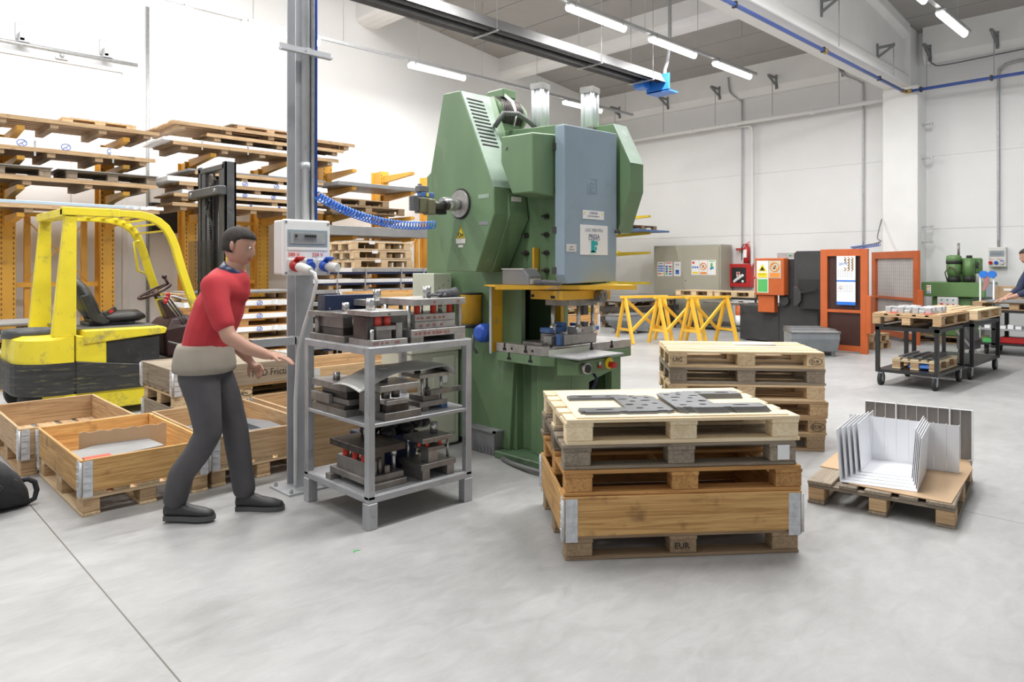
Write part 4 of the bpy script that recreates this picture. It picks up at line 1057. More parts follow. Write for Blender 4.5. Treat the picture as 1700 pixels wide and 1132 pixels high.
text('ROBUSTUS', .135, (3.302, 7.947, 1.10), ZU, NX, 'guard', fk, 'lettering', depth=.002, bold=.002)
MB().box(3.262, 3.318, 7.944, 7.949, 1.80, 1.93).build('load_label', M['paper'], fk)
for y in (8.1, 8.7): MB().box(3.36, 4.35, y - .05, y + .05, .05, .09).box(3.34, 3.40, y - .05, y + .05, .05, .5).build('fork', M['mast'], fk)
path = [(2.60, 7.96, .70), (2.72, 7.93, .66), (2.74, 7.93, .56), (2.68, 7.94, .48), (2.60, 7.95, .46)]
MB().tube(path, .011, 8).build('hydraulic_hose', M['cablegrey'], fk)

# ================================================================ STEEL COLUMN with socket box
po = thing('steel_column', 'grey steel column with conduits, bolted to the floor by a square plate', 'column', (2.30, 4.50, 0))
cx, cy = 2.325, 4.50
MB().box(cx - .065, cx + .065, cy - .065, cy - .055, 0, 6.4).box(cx - .065, cx + .065, cy + .055, cy + .065, 0, 6.4).box(cx - .006, cx + .006, cy - .055, cy + .055, 0, 6.4).build('profile', M['alu'], po, bevel=.002)
MB().obox((cx - .02, cy - .04, .006), (.30, .28, .012)).build('foot_plate', M['alu'], po)
for dx, dy in ((-.14, -.15), (.10, -.15), (-.14, .07)): MB().cyl((cx + dx, cy + dy, .012), (cx + dx, cy + dy, .03), .013, 6, smooth=False).cyl((cx + dx, cy + dy, .012), (cx + dx, cy + dy, .04), .007, 8).build('anchor_bolt', M['galv'], po)
MB().cyl((cx - .005, cy - .085, 1.78), (cx - .005, cy - .085, 6.4), .028, 14).cyl((cx - .005, cy - .085, 2.15), (cx - .005, cy - .085, 2.2), .032, 14).build('conduit', M['alu'], po)
MB().cyl((cx + .05, cy - .08, 1.78), (cx + .05, cy - .08, 6.4), .016, 10).build('conduit', M['galv'], po)
MB().cyl((cx + .082, cy - .07, 1.77), (cx + .082, cy - .07, 6.4), .010, 8).build('blue_air_line', M['blue'], po)
MB().box(cx - .20, cx + .17, cy - .115, cy - .10, 2.925, 2.965).box(cx - .20, cx + .17, cy - .14, cy - .10, 2.92, 2.93).cyl((cx + .0, cy - .13, 2.95), (cx + .0, cy - .11, 2.95), .02, 8).build('cross_clamp', M['alu'], po)
MB().box(1.92, 2.22, cy - .155, cy - .10, .985, 1.035).build('flat_bar', M['alu'], po)
MB().box(2.21, 2.24, cy - .155, cy - .065, .985, 1.035).build('bar_bracket', M['alu'], po)
# socket box
sb = thing('socket_box', 'white electric socket box with red and blue power sockets on the steel column', 'electric box', (2.29, 4.40, 1.44))
bx0, bx1, by0, by1, bz0, bz1 = 2.095, 2.415, 4.26, 4.42, 1.445, 1.80
MB().box(bx0, bx1, by0 + .03, by1, bz0, bz1).build('housing', M['plastic'], sb, bevel=.012, seg=2)
MB().box(bx0 - .006, bx1 + .006, by0, by0 + .04, bz0 - .004, bz1 + .004).build('front_cover', M['white'], sb, bevel=.012, seg=2)
MB().box(bx0 + .02, bx1 - .018, by0 - .004, by0 + .001, 1.628, 1.738).build('breaker_window_frame', M['window'], sb, bevel=.002)
wnd = MB().box(bx0 + .035, bx1 - .035, by0 - .007, by0 - .0035, 1.648, 1.722).build('breaker_window', M['galv'], sb)
MB().box(bx0 + .062, bx0 + .22, by0 - .009, by0 - .0065, 1.66, 1.712).build('breaker_strip', M['greyplastic'], wnd)
br = MB()
for k in range(5): br.box(bx0 + .135 + .017 * k, bx0 + .147 + .017 * k, by0 - .016, by0 - .008, 1.690, 1.704)
br.box(bx0 + .068, bx0 + .082, by0 - .016, by0 - .008, 1.69, 1.704); br.build('breakers', M['ink'], wnd)
MB().box(bx0 + .02, bx1 - .018, by0 - .003, by0 + .001, 1.604, 1.624).build('hinge_strip', M['white'], sb, bevel=.002)
text('380 V', .034, (bx0 + .022, by0 - .0015, 1.566), XU, ZU, 'redtext', sb)
text('220 V', .034, (bx0 + .190, by0 - .0015, 1.566), XU, ZU, 'redtext', sb)
for x, z in ((bx0 + .01, bz1 - .015), (bx1 - .012, bz1 - .02), (bx0 + .01, bz0 + .012), (bx1 - .012, bz0 + .012)): MB().cyl((x, by0 - .002, z), (x, by0 + .002, z), .009, 10).build('corner_screw', M['greyplastic'], sb)
for x, mm, nm in ((bx0 + .062, 'red', 'socket'), (bx0 + .170, 'blue', 'socket'), (bx0 + .270, 'blue', 'socket')):
    s_ = MB().box(x - .042, x + .042, by0 - .008, by0 + .001, 1.468, 1.548).build(nm, M['plastic'], sb, bevel=.004)
    if x == bx0 + .170: MB().cyl((x, by0 - .008, 1.505), (x, by0 - .035, 1.50), .030, 18).box(x - .018, x + .018, by0 - .02, by0 - .008, 1.52, 1.548).build('socket_lid', M[mm], s_)
    else:
        MB().lathe((x, by0 - .006, 1.508), (x + .005, by0 - .05, 1.494), [(0, .036), (.6, .036), (.7, .032), (1, .032)], 20).build('socket_collar', M[mm], s_)
        MB().obox((x + .012, by0 - .052, 1.548), (.062, .05, .012), rx=-.5).build('socket_lid', M[mm], s_, bevel=.005, seg=2)
pg = thing('power_plug', 'white plug with thick white cable in the red 380 V socket', 'plug', (2.16, 4.2, 1.47))
MB().lathe((2.160, 4.222, 1.502), (2.20, 4.115, 1.47), [(0, .026), (.15, .031), (.5, .033), (.8, .029), (1, .024)], 18).build('plug_body', M['plastic'], pg)
MB().tube([(2.195, 4.125, 1.474), (2.21, 4.085, 1.455), (2.215, 4.07, 1.40), (2.225, 4.14, 1.28), (2.235, 4.26, 1.12), (2.24, 4.36, .95), (2.245, 4.41, .6), (2.25, 4.42, .3), (2.25, 4.42, .035)], .012, 10).build('cable', M['cablewhite'], pg)
o = MB().lathe((2.365, 4.222, 1.50), (2.40, 4.13, 1.49), [(0, .024), (.3, .027), (.31, .032), (.85, .032), (1, .028)], 14).build('power_plug', M['plastic'], loc=(2.36, 4.2, 1.5)); tag(o, 'short white adapter plug in the right blue 220 V socket', 'plug')
# coiled blue hose from the column to the press
a = Vector((2.40, 4.38, 1.93)); pts = []
def hose_curve(t):
    p = [Vector((2.40, 4.40, 1.985)), Vector((2.66, 4.38, 1.84)), Vector((3.02, 4.37, 1.775)), Vector((3.40, 4.40, 1.825))]
    u = 1 - t
    return p[0] * u ** 3 + p[1] * 3 * u * u * t + p[2] * 3 * u * t * t + p[3] * t ** 3
T = 40 * 12
for i in range(T + 1):
    t = i / T; c0 = hose_curve(t); d = (hose_curve(min(1, t + .01)) - hose_curve(max(0, t - .01))).normalized(); w = Vector(YU); u = d.cross(w).normalized(); th = 2 * PI * i / 12
    pts.append(c0 + (u * math.cos(th) + w * math.sin(th)) * .028)
o = MB().tube(pts, .0052, 6).build('coiled_air_hose', M['coil'], loc=(2.40, 4.38, 1.93)); tag(o, 'blue coiled air hose stretched from the steel column to the press valve', 'air hose')

# ================================================================ STEEL SHELF with dies
sh = thing('steel_shelf', 'silver-painted three-tier steel shelf carrying press dies', 'shelf', (2.56, 3.82, 0))
sx0, sx1, sy0, sy1 = 2.20, 2.97, 3.45, 4.20
for x in (sx0, sx1 - .045):
    for y in (sy0, sy1 - .045): MB().box(x, x + .045, y, y + .045, .17, 1.0).build('post', M['shelfgrey'], sh, bevel=.003)
for x in (sx0 - .004, sx1 - .061):
    for y in (sy0 - .004, sy1 - .061): MB().box(x, x + .065, y, y + .065, 0, .15).build('foot', M['shelfgrey'], sh, bevel=.004)
def frame_(z0, z1, w, nm):
    MB().box(sx0, sx1, sy0, sy0 + w, z0, z1).box(sx0, sx1, sy1 - w, sy1, z0, z1).box(sx0, sx0 + w, sy0 + w, sy1 - w, z0, z1).box(sx1 - w, sx1, sy0 + w, sy1 - w, z0, z1).build(nm, M['shelfgrey'], sh, bevel=.003)
frame_(.995, 1.036, .045, 'top_frame'); frame_(.15, .19, .05, 'bottom_frame')
for z0, z1, nm in ((.578, .600, 'shelf_board'), (.191, .196, 'shelf_board'), (1.0365, 1.040, 'shelf_board')):
    MB().box(sx0 + .002, sx1 - .002, sy0 + .002, sy1 - .002, z0, z1).build(nm, M['shelfgrey'], sh, bevel=.003)
def die(loc, w, d, parts, label, rz=0, group='press dies on the steel shelf'):
    """parts: list of (name, material, shapes); coordinates local to the front-left-bottom corner"""
    t = thing('press_die', label, 'press die', group=group)
    for nm, mm, shapes in parts:
        m = MB()
        for s in shapes:
            k = s[0]
            if k == 'b': m.box(*s[1:])
            elif k == 'c': m.cyl((s[1], s[2], s[4]), (s[1], s[2], s[5]), s[3], 18)
            elif k == 's': m.helix((s[1], s[2], s[4]), (s[1], s[2], s[5]), s[3], s[6] if len(s) > 6 else 6, .0048)
        m.build(nm, M[mm], t, bevel=.0015 if any(s[0] == 'b' for s in shapes) else 0)
    return place(t, loc, rz)
ZT = 1.0405
# left-hand die on top
d1 = die((2.215, 3.74, ZT), .3, .4, [
    ('base_plate', 'steelmid', [('b', 0, .26, 0, .42, 0, .038)]),
    ('top_plate', 'steelmid', [('b', -.01, .25, 0, .42, .15, .178)]),
    ('guide_post', 'steel', [('c', .03, .37, .017, .038, .15)]), ('guide_post', 'steel', [('c', .215, .05, .015, .038, .15)]),
    ('die_block', 'steeldark', [('b', .04, .21, .08, .36, .038, .078)]), ('punch_block', 'steelmid', [('b', .04, .21, .08, .36, .080, .15)]),
    ('shank', 'steelbright', [('c', .13, .2, .024, .178, .232)])], 'dull grey press die at the left rear of the shelf top, with a short shank')
# front die
d2 = die((2.235, 3.47, ZT), .3, .3, [
    ('base_plate', 'steel', [('b', 0, .25, 0, .25, 0, .034)]),
    ('top_plate', 'steel', [('b', -.005, .25, .0, .26, .170, .200)]),
    ('guide_post', 'steelbright', [('c', .03, .22, .014, .034, .17), ('c', .03, .22, .02, .11, .17)]),
    ('guide_post', 'steelbright', [('c', .225, .22, .014, .034, .17)]),
    ('lower_block', 'steelmid', [('b', .05, .155, .03, .17, .034, .085)]),
    ('stripper_plate', 'steel', [('b', .045, .18, .02, .18, .086, .112)]),
    ('side_block', 'steel', [('b', .195, .24, .04, .19, .034, .125)]),
    ('dark_block', 'steeldark', [('b', .0, .045, .05, .2, .034, .165)]),
    ('stop_screw', 'steelbright', [('c', .02, .03, .012, .034, .095)]),
    ('urethane_spring', 'urethane', [('c', .075, .06, .024, .112, .170)]), ('urethane_spring', 'urethane', [('c', .14, .06, .024, .112, .170)]),
    ('shank', 'steelbright', [('c', .10, .17, .028, .200, .268)])], 'press die with two fat red urethane springs at the front corner of the shelf top')
# large die with red coil springs
ps = [('base_plate', 'steel', [('b', 0, .42, 0, .36, .035, .078)]), ('riser', 'steelmid', [('b', 0, .09, 0, .34, 0, .0345)]), ('riser', 'steel', [('b', .33, .42, 0, .34, 0, .0345)]),
      ('die_block', 'steel', [('b', .05, .36, .03, .30, .079, .122)]), ('stripper_plate', 'steel', [('b', .05, .36, .03, .30, .124, .168)]),
      ('top_plate', 'steel', [('b', .01, .42, .0, .36, .222, .262)]), ('guide_post', 'steelbright', [('c', .02, .06, .014, .078, .222)]), ('guide_post', 'steel', [('b', .385, .405, .02, .05, .078, .222)]),
      ('guide_post', 'steelbright', [('c', .02, .3, .014, .078, .222)]), ('shank', 'steelbright', [('c', .22, .14, .026, .262, .335)])]
for k, x in enumerate((.09, .13, .215, .255, .345)): ps.append(('coil_spring', 'spring' if k != 3 else 'spring', [('s', x, .07 + .05 * (k % 2), .015, .168, .222, 6)]))
for k, x in enumerate((.11, .19, .295, .325)): ps.append(('guide_screw', 'steelbright', [('c', x, .09 + .06 * (k % 2), .006, .168, .222)]))
d3 = die((2.505, 3.46, ZT), .42, .36, ps, 'large press die with red coil springs and red handwritten numbers, right on the shelf top')
text('38 58  38 40  38 2038 152 3', .026, (.02, -.0008, .045), XU, ZU, 'redmark', d3, 'handwriting', sx=.9)
text('38 30   MIT  38  30 38', .022, (.055, .0292, .136), XU, ZU, 'redmark', d3, 'handwriting', sx=1.1)
text('58    60   70    38', .024, (.075, .0292, .090), XU, ZU, 'redmark', d3, 'handwriting', sx=1.1)
text('20', .022, (.16, -.0008, .233), XU, ZU, 'redmark', d3, 'handwriting'); text('20', .022, (.35, -.0008, .233), XU, ZU, 'redmark', d3, 'handwriting')
text('030   0  40      040', .020, (.01, -.0008, .008), XU, ZU, 'redmark', d2, 'handwriting', sx=1.2)
text('dq', .018, (.11, -.0008, .176), XU, ZU, 'ink', d2, 'handwriting')
die((2.50, 3.84, ZT), .3, .3, [('base_plate', 'steelmid', [('b', 0, .3, 0, .3, 0, .04)]), ('top_plate', 'steel', [('b', -.03, .26, 0, .3, .205, .245)]),
    ('guide_post', 'steelbright', [('c', .02, .05, .014, .04, .205)]), ('guide_post', 'steelbright', [('c', .23, .05, .014, .04, .205)]), ('guide_post', 'steelbright', [('c', .10, .03, .012, .04, .205)]),
    ('die_block', 'steelmid', [('b', .05, .2, .06, .26, .04, .13)]), ('coil_spring', 'brass', [('s', .06, .05, .014, .13, .205)]),
    ('shank', 'steelbright', [('c', .09, .12, .026, .245, .31)])], 'press die with brass-coloured spring at the rear of the shelf top, behind the red-sprung dies')
nb = thing('sheet_metal_cover', 'dark navy folded sheet-metal cover standing at the rear of the shelf top', 'metal cover')
MB().box(0, .36, 0, .004, 0, .272).box(0, .36, 0, .11, .270, .274).box(0, .004, 0, .11, 0, .272).build('folded_sheet', M['navy'], nb, bevel=.001)
MB().cyl((.03, -.003, .19), (.03, .001, .19), .006).cyl((.34, -.003, .23), (.34, .001, .23), .006).build('rivet', M['steelbright'], nb)
place(nb, (2.27, 4.06, ZT), R(-4))
# glove
gl = MB()
gl.tube([(0, 0, .02), (.04, .01, .026), (.09, .0, .024), (.12, -.01, .024)], [.016, .026, .03, .03], 10)
for k, (dy, ln) in enumerate(((-.022, .07), (-.008, .09), (.008, .085), (.022, .06))): gl.tube([(0.01, dy, .02), (-.03, dy * 1.5, .018), (-.03 - ln * .5, dy * 1.9, .012)], [.010, .009, .006], 8)
gl.tube([(.05, -.025, .02), (.02, -.045, .015), (-.01, -.05, .012)], [.011, .01, .007], 8)
glo = gl.build('work_glove', M['glove'])
MB().lathe((.11, -.008, .024), (.175, -.02, .03), [(0, .028), (.5, .030), (1, .036), (1, .032), (.3, .026)], 16).build('cuff', M['glove'], glo)
tag(glo, 'crumpled grey rubber work glove lying on the large die', 'glove'); place(glo, (2.77, 3.55, ZT + .263), R(15)); glo.scale = (.95,) * 3
# middle shelf
ZM = .6005
die((2.215, 3.72, ZM), .3, .4, [('base_plate', 'steelmid', [('b', 0, .22, 0, .42, 0, .04)]), ('base_plate_upper', 'steeldark', [('b', .0, .2, .02, .36, .041, .065)]),
    ('die_block', 'steelmid', [('b', .02, .21, .0, .33, .066, .098)]), ('punch_block', 'steeldark', [('b', .03, .20, .04, .33, .10, .150)]), ('side_block', 'steelmid', [('b', -.012, .018, .18, .40, .06, .115)]),
    ('top_plate', 'steelmid', [('b', .0, .22, .0, .42, .150, .190)]), ('shank', 'steelbright', [('c', .09, .26, .022, .19, .235)])], 'dark layered press die at the left of the middle shelf, under the curved sheet')
die((2.325, 3.47, ZM), .3, .3, [('base_plate', 'steelmid', [('b', 0, .26, 0, .26, 0, .042)]), ('lower_block', 'steeldark', [('b', .03, .19, .03, .2, .042, .085)]),
    ('insert', 'steel', [('b', .02, .17, .01, .04, .086, .112)]), ('side_block', 'steelmid', [('b', -.05, .02, .08, .2, .042, .16)]),
    ('punch', 'steelmid', [('c', .07, .1, .026, .112, .170)]), ('punch', 'steelmid', [('c', .14, .1, .026, .112, .170)]),
    ('top_plate', 'steel', [('b', -.03, .245, .0, .25, .170, .205)]), ('shank', 'steelbright', [('c', .075, .13, .026, .205, .285)])], 'press die with a tall shank at the front of the middle shelf')
die((2.66, 3.56, ZM), .3, .3, [('riser', 'steelmid', [('b', 0, .05, 0, .2, 0, .02)]), ('riser', 'bluepart', [('b', .15, .2, 0, .2, 0, .02)]), ('base_plate', 'steel', [('b', -.02, .20, 0, .2, .02, .055)]),
    ('die_block', 'steelmid', [('b', .02, .15, .02, .17, .055, .085)]), ('guide_post', 'steelbright', [('c', .17, .03, .010, .055, .20)]), ('guide_post', 'steelbright', [('c', .02, .03, .010, .055, .20)]),
    ('punch', 'steelmid', [('c', .08, .06, .018, .085, .13), ('c', .08, .06, .008, .13, .2)]), ('top_plate', 'steel', [('b', -.02, .21, .0, .2, .2, .225)]), ('shank', 'steeldark', [('c', .05, .12, .02, .225, .25)])], 'small press die with slim posts at the right of the middle shelf')
o = MB().box(0, .26, 0, .04, 0, .03).build('flat_steel_bar', M['steelmid']); tag(o, 'flat steel bar sticking out from the small die, right side of the middle shelf', 'steel bar'); place(o, (2.70, 3.50, .702), R(2))
o.location = (2.69, 3.515, .7)
# curved thin sheet draped over the dies
cs = MB(); grid = []
for i in range(25):
    t = i / 24; row = []
    zc_ = .80 + .045 * math.sin(t * PI * .9 + .2) + .095 * max(0, t - .25) + (-.05 * math.cos(t * 9) * (1 - t)) * .5 + (-.06 * ((t - .9) / .1) ** 2 if t > .9 else 0)
    for j in range(7):
        s = j / 6; row.append((2.17 + .70 * t, 3.50 + .30 * s - .02 * t, zc_ + .01 * s + .02 * math.sin(s * PI) * (1 - t)))
    grid.append(row)
vs = [p for r in grid for p in r] + [(p[0], p[1], p[2] - .0022) for r in grid for p in r]; fs = []
for i in range(24):
    for j in range(6):
        a = i * 7 + j; fs.append((a, a + 1, a + 8, a + 7)); b_ = a + 175; fs.append((b_, b_ + 7, b_ + 8, b_ + 1))
for i in range(24):
    for j in (0, 6):
        a = i * 7 + j; fs.append((a, a + 7, a + 182, a + 175))
for j in range(6):
    for i in (0, 24):
        a = i * 7 + j; fs.append((a, a + 1, a + 176, a + 175))
o = cs.add(vs, fs, True).build('curved_sheet', mat('light_thin_sheet', (.52, .52, .50), .4, .3, var=.05), loc=(2.5, 3.6, .8)); tag(o, 'thin curled grey sheet draped over the dies of the middle shelf', 'steel sheet')
# bottom shelf
ZB = .1965
ps = [('riser', 'steelmid', [('b', 0, .27, -.01, .03, 0, .035)]), ('riser', 'steelmid', [('b', -.03, .05, .36, .42, 0, .035)]), ('base_plate', 'steelmid', [('b', 0, .27, .02, .42, .036, .072)]),
      ('die_block', 'steelmid', [('b', .025, .10, .05, .38, .072, .150)]), ('rear_block', 'steelmid', [('b', .12, .2, .12, .35, .072, .19)]), ('stop_post', 'steelmid', [('c', .125, .06, .014, .072, .165)]), ('stop_post', 'steelmid', [('b', .15, .185, .04, .07, .072, .115)]),
      ('top_plate', 'steeldark', [('b', 0, .27, .0, .42, .205, .245)]), ('guide_post', 'steelbright', [('c', .225, .06, .012, .072, .205), ('c', .225, .06, .02, .165, .205)]), ('shank', 'steelbright', [('c', .13, .2, .026, .245, .325)])]
for k, y in enumerate((.1, .2, .31)): ps.append(('coil_spring', 'spring', [('s', .05, y, .019, .150, .205, 5)]))
for k, y in enumerate((.15, .26)): ps.append(('guide_screw', 'steelbright', [('c', .05, y, .007, .15, .205)]))
die((2.235, 3.52, ZB), .27, .42, ps, 'press die with red coil springs on the left of the bottom shelf')
ps = [('riser', 'steelmid', [('b', 0, .055, 0, .22, 0, .06)]), ('riser', 'steelmid', [('b', .19, .245, 0, .22, 0, .06)]), ('base_plate', 'steelmid', [('b', -.01, .26, 0, .24, .061, .095)]),
      ('lower_block', 'steel', [('b', .06, .13, .02, .1, .095, .165)]), ('stripper_plate', 'steelmid', [('b', .05, .175, .01, .16, .166, .19)]), ('top_plate', 'steelmid', [('b', 0, .23, .0, .2, .222, .250)]),
      ('side_plate', 'steelmid', [('b', .16, .285, .1, .2, .2, .22)]), ('guide_post', 'steelbright', [('c', .02, .18, .010, .095, .222), ('c', .02, .18, .014, .2, .222)]), ('guide_post', 'steelbright', [('c', .24, .06, .009, .095, .215)]),
      ('shank', 'steelbright', [('c', .16, .10, .024, .25, .32)]), ('urethane_spring', 'urethane', [('c', .07, .05, .013, .19, .222)]), ('urethane_spring', 'urethane', [('c', .16, .04, .013, .19, .222)]), ('urethane_spring', 'urethane', [('c', .03, .08, .010, .19, .222)])]
die((2.60, 3.475, ZB), .25, .24, ps, 'small press die with thin orange-red springs on the right of the bottom shelf')
tw = thing('plastic_bin', 'dark blue bin filled with black bags at the back of the bottom shelf', 'bin', (2.7, 3.9, ZB))
MB().loft([[(2.50, 3.80, ZB), (2.78, 3.80, ZB), (2.78, 4.10, ZB), (2.50, 4.10, ZB)], [(2.48, 3.78, .42), (2.80, 3.78, .42), (2.80, 4.12, .42), (2.48, 4.12, .42)]]).build('bin_body', M['navy'], tw, bevel=.006)
bb = MB()
for k in range(9): bb.sphere((2.46 + .05 * k, 3.86 + .07 * math.sin(k * 2.3), .455 + .012 * math.cos(k * 1.7)), .055, 10, 7, (1, 1, .7))
bb.build('black_bags', M['leather'], tw)

# ================================================================ THE PRESS
pr = thing('power_press', 'large green mechanical press with blue-grey front door', 'press', (4.15, 4.2, 0))
G = 'green'
MB().box(3.76, 4.85, 3.48, 4.10, .0, .055).box(4.02, 4.80, 4.10, 5.35, 0, .055).build('base_plate', M['greenworn'], pr, bevel=.006)
MB().cyl((3.86, 3.62, .055), (3.86, 3.62, .09), .018, 6, smooth=False).cyl((3.86, 3.62, .055), (3.86, 3.62, .11), .009, 8).build('anchor_bolt', M['steelmid'], pr)
# pedestal under the bolster with fluted side
MB().prism([(3.90, 3.99), (3.98, 3.99), (3.98, 3.88), (3.93, 3.86), (3.93, 3.79), (3.90, 3.77), (3.90, 3.58), (4.05, 3.55), (4.05, 4.2), (3.9, 4.2)], 'z', .055, .76).build('pedestal_side', M['green'], pr, bevel=.004)
MB().prism([(4.05, .055), (4.17, .055), (4.17, .48), (4.26, .52), (4.26, .60), (4.54, .66), (4.54, .055), (4.66, .055), (4.66, .76), (4.05, .76)], 'y', 3.55, 3.62).build('pedestal_front', M['green'], pr, bevel=.004)
MB().box(4.06, 4.62, 3.80, 3.84, .055, .76).build('pedestal_dark_backing', M['dark'], pr)  # black sheet standing in for the shade inside the pedestal
MB().box(4.62, 4.66, 3.62, 4.2, .055, .76).build('pedestal_side', M['green'], pr)
# rear body / C-frame: two side plates joined at the back
def cframe(x0, x1):
    return MB().prism([(5.10, .055), (4.03, .055), (4.03, .70), (3.90, .76), (3.90, 1.30), (3.47, 1.36), (3.47, 2.55), (5.10, 2.60)], 'x', x0, x1) 
MB().prism([(5.1, .055), (4.03, .055), (3.98, .76), (3.90, .90), (3.90, 1.33), (3.46, 1.37), (3.46, 2.54), (4.6, 2.60), (5.1, 2.3)], 'x', 3.86, 3.91).build('frame_side_plate', M['green'], pr, bevel=.004)
MB().prism([(5.1, .055), (4.03, .055), (3.98, .76), (3.90, .90), (3.90, 1.33), (3.46, 1.37), (3.46, 2.54), (4.6, 2.60), (5.1, 2.3)], 'x', 4.36, 4.41).build('frame_side_plate', M['green'], pr, bevel=.004)
MB().box(3.91, 4.36, 4.55, 5.08, .055, 1.3).build('frame_core', M['greenworn'], pr)
MB().box(3.91, 4.36, 3.50, 4.9, 1.42, 2.53).build('frame_head', M['green'], pr)
MB().box(3.92, 4.35, 4.30, 4.32, .1, 1.40).build('throat_dark_backing', M['dark'], pr)  # black sheet painted as the darkness deep in the throat
for y in (3.62, 3.83):
    for z in (1.87, 1.735, 1.60, 1.47):
        MB().cyl((3.86, y, z), (3.835, y, z), .021, 6, smooth=False).cyl((3.86, y, z), (3.80, y, z), .010, 10).build('frame_bolt', M['steeldark'], pr)
# blue-grey door
dd = MB(); dd.loft([[(x, y, z) for x, y, z in ((3.76, 3.36, 1.44), (3.79, 3.36, 1.376), (4.35, 3.36, 1.385), (4.36, 3.36, 1.6), (4.36, 3.36, 2.52), (3.76, 3.36, 2.51))],
                    [(x, y, z) for x, y, z in ((3.76, 3.455, 1.44), (3.79, 3.455, 1.376), (4.35, 3.455, 1.385), (4.36, 3.455, 1.6), (4.36, 3.455, 2.52), (3.76, 3.455, 2.51))]])
door = dd.build('front_door', M['bluegrey'], pr, bevel=.007, seg=2)
for z in (2.36, 1.76, 1.47): MB().box(3.752, 3.764, 3.44, 3.475, z - .025, z + .025).build('door_hinge', M['steeldark'], door)
yd = 3.3585
MB().box(3.925, 4.245, yd - .001, yd, 1.585, 1.805).build('paper_notice', M['paper'], door)
text('LOC PENTRU', .034, (4.085, yd - .002, 1.755), XU, ZU, 'greytext', door, align='CENTER')
text('PRESA', .046, (4.085, yd - .002, 1.705), XU, ZU, 'greytext', door, align='CENTER', bold=.001)
MB().box(4.02, 4.15, yd - .003, yd - .001, 1.695, 1.699).build('underline', M['greytext'], door)
MB().box(4.05, 4.09, yd - .003, yd - .001, 1.605, 1.69).box(4.09, 4.125, yd - .003, yd - .001, 1.655, 1.685).box(4.095, 4.115, yd - .003, yd - .001, 1.62, 1.645).box(4.045, 4.105, yd - .003, yd - .001, 1.60, 1.615).build('press_picture', M['teal'], door)
MB().box(3.955, 4.20, yd - .001, yd, 1.848, 1.912).build('paper_notice', M['paper'], door)
text('ATENTIE', .024, (4.078, yd - .002, 1.885), XU, ZU, 'greytext', door, align='CENTER')
text('pericol de accidentare', .015, (4.078, yd - .002, 1.866), XU, ZU, 'greytext', door, align='CENTER')
for x in (3.975, 4.18): MB().prism([(x - .009, 1.884), (x + .009, 1.884), (x, 1.902)], 'y', yd - .002, yd - .001).build('warning_triangle', M['signyellow'], door)
MB().box(3.775, 3.885, yd - .001, yd, 1.605, 1.66).build('paper_label', M['plastic'], door)
text('atentie', .013, (3.83, yd - .002, 1.637), XU, ZU, 'greytext', door, align='CENTER'); text('sculpt ridicat', .011, (3.83, yd - .002, 1.618), XU, ZU, 'greytext', door, align='CENTER')
lg = MB()
lg.tube([(4.015, yd, 2.145), (4.113, yd, 2.15), (4.115, yd, 2.045), (4.015, yd, 2.04), (4.015, yd, 2.145)], .0015, 4)
lg.bar((4.045, yd, 2.115), (4.088, yd, 2.119), .003, .008, up=ZU).bar((4.035, yd, 2.10), (4.048, yd, 2.06), .003, .008).bar((4.048, yd, 2.062), (4.09, yd, 2.066), .003, .008).bar((4.055, yd, 2.09), (4.09, yd, 2.093), .003, .008)
lg.build('embossed_logo', M['bluegrey'], door)
MB().cyl((4.345, 3.36, 1.765), (4.345, 3.335, 1.765), .012).bar((4.33, 3.33, 1.775), (4.36, 3.33, 1.75), .008, .02).build('door_handle', M['steeldark'], door)
# big hexagonal flywheel guard (left)
def P3(x, L): return [(x, a, b) for a, b in L]
xg = 3.50
f_ = [(4.41, 2.862), (4.202, 2.853), (3.818, 2.072), (3.818, 1.883), (4.019, 1.459), (4.372, 1.462), (4.573, 1.947), (4.573, 2.263)]
bk = [(4.42, 2.862), (4.202, 2.86), (3.86, 2.072), (3.86, 1.883), (4.05, 1.459), (4.372, 1.462), (4.573, 1.947), (4.573, 2.263)]
gd = MB().loft([P3(xg, f_), P3(3.64, [(y + (.0), z) for y, z in f_]), P3(3.86, bk)])
gdo = gd.build('flywheel_guard', M['green'], pr, bevel=.006)
# light worn sloping top face with louvres
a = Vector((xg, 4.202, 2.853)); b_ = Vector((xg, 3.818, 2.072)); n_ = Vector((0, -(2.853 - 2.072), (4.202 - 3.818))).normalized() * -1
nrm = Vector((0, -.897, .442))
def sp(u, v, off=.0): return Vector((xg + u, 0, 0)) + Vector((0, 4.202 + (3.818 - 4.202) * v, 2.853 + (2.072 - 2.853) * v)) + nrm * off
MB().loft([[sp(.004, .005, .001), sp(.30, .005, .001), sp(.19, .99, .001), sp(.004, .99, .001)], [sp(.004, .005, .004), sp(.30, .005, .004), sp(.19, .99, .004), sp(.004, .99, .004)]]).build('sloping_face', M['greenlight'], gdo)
for k in range(13):
    v = .075 + k * .040
    MB().loft([[sp(.035, v, .003), sp(.20, v + .004, .003), sp(.20, v + .016, .003), sp(.035, v + .012, .003)], [sp(.035, v, .008), sp(.20, v + .004, .008), sp(.20, v + .016, .008), sp(.035, v + .012, .008)]]).build('louvre', M['dark'], gdo)
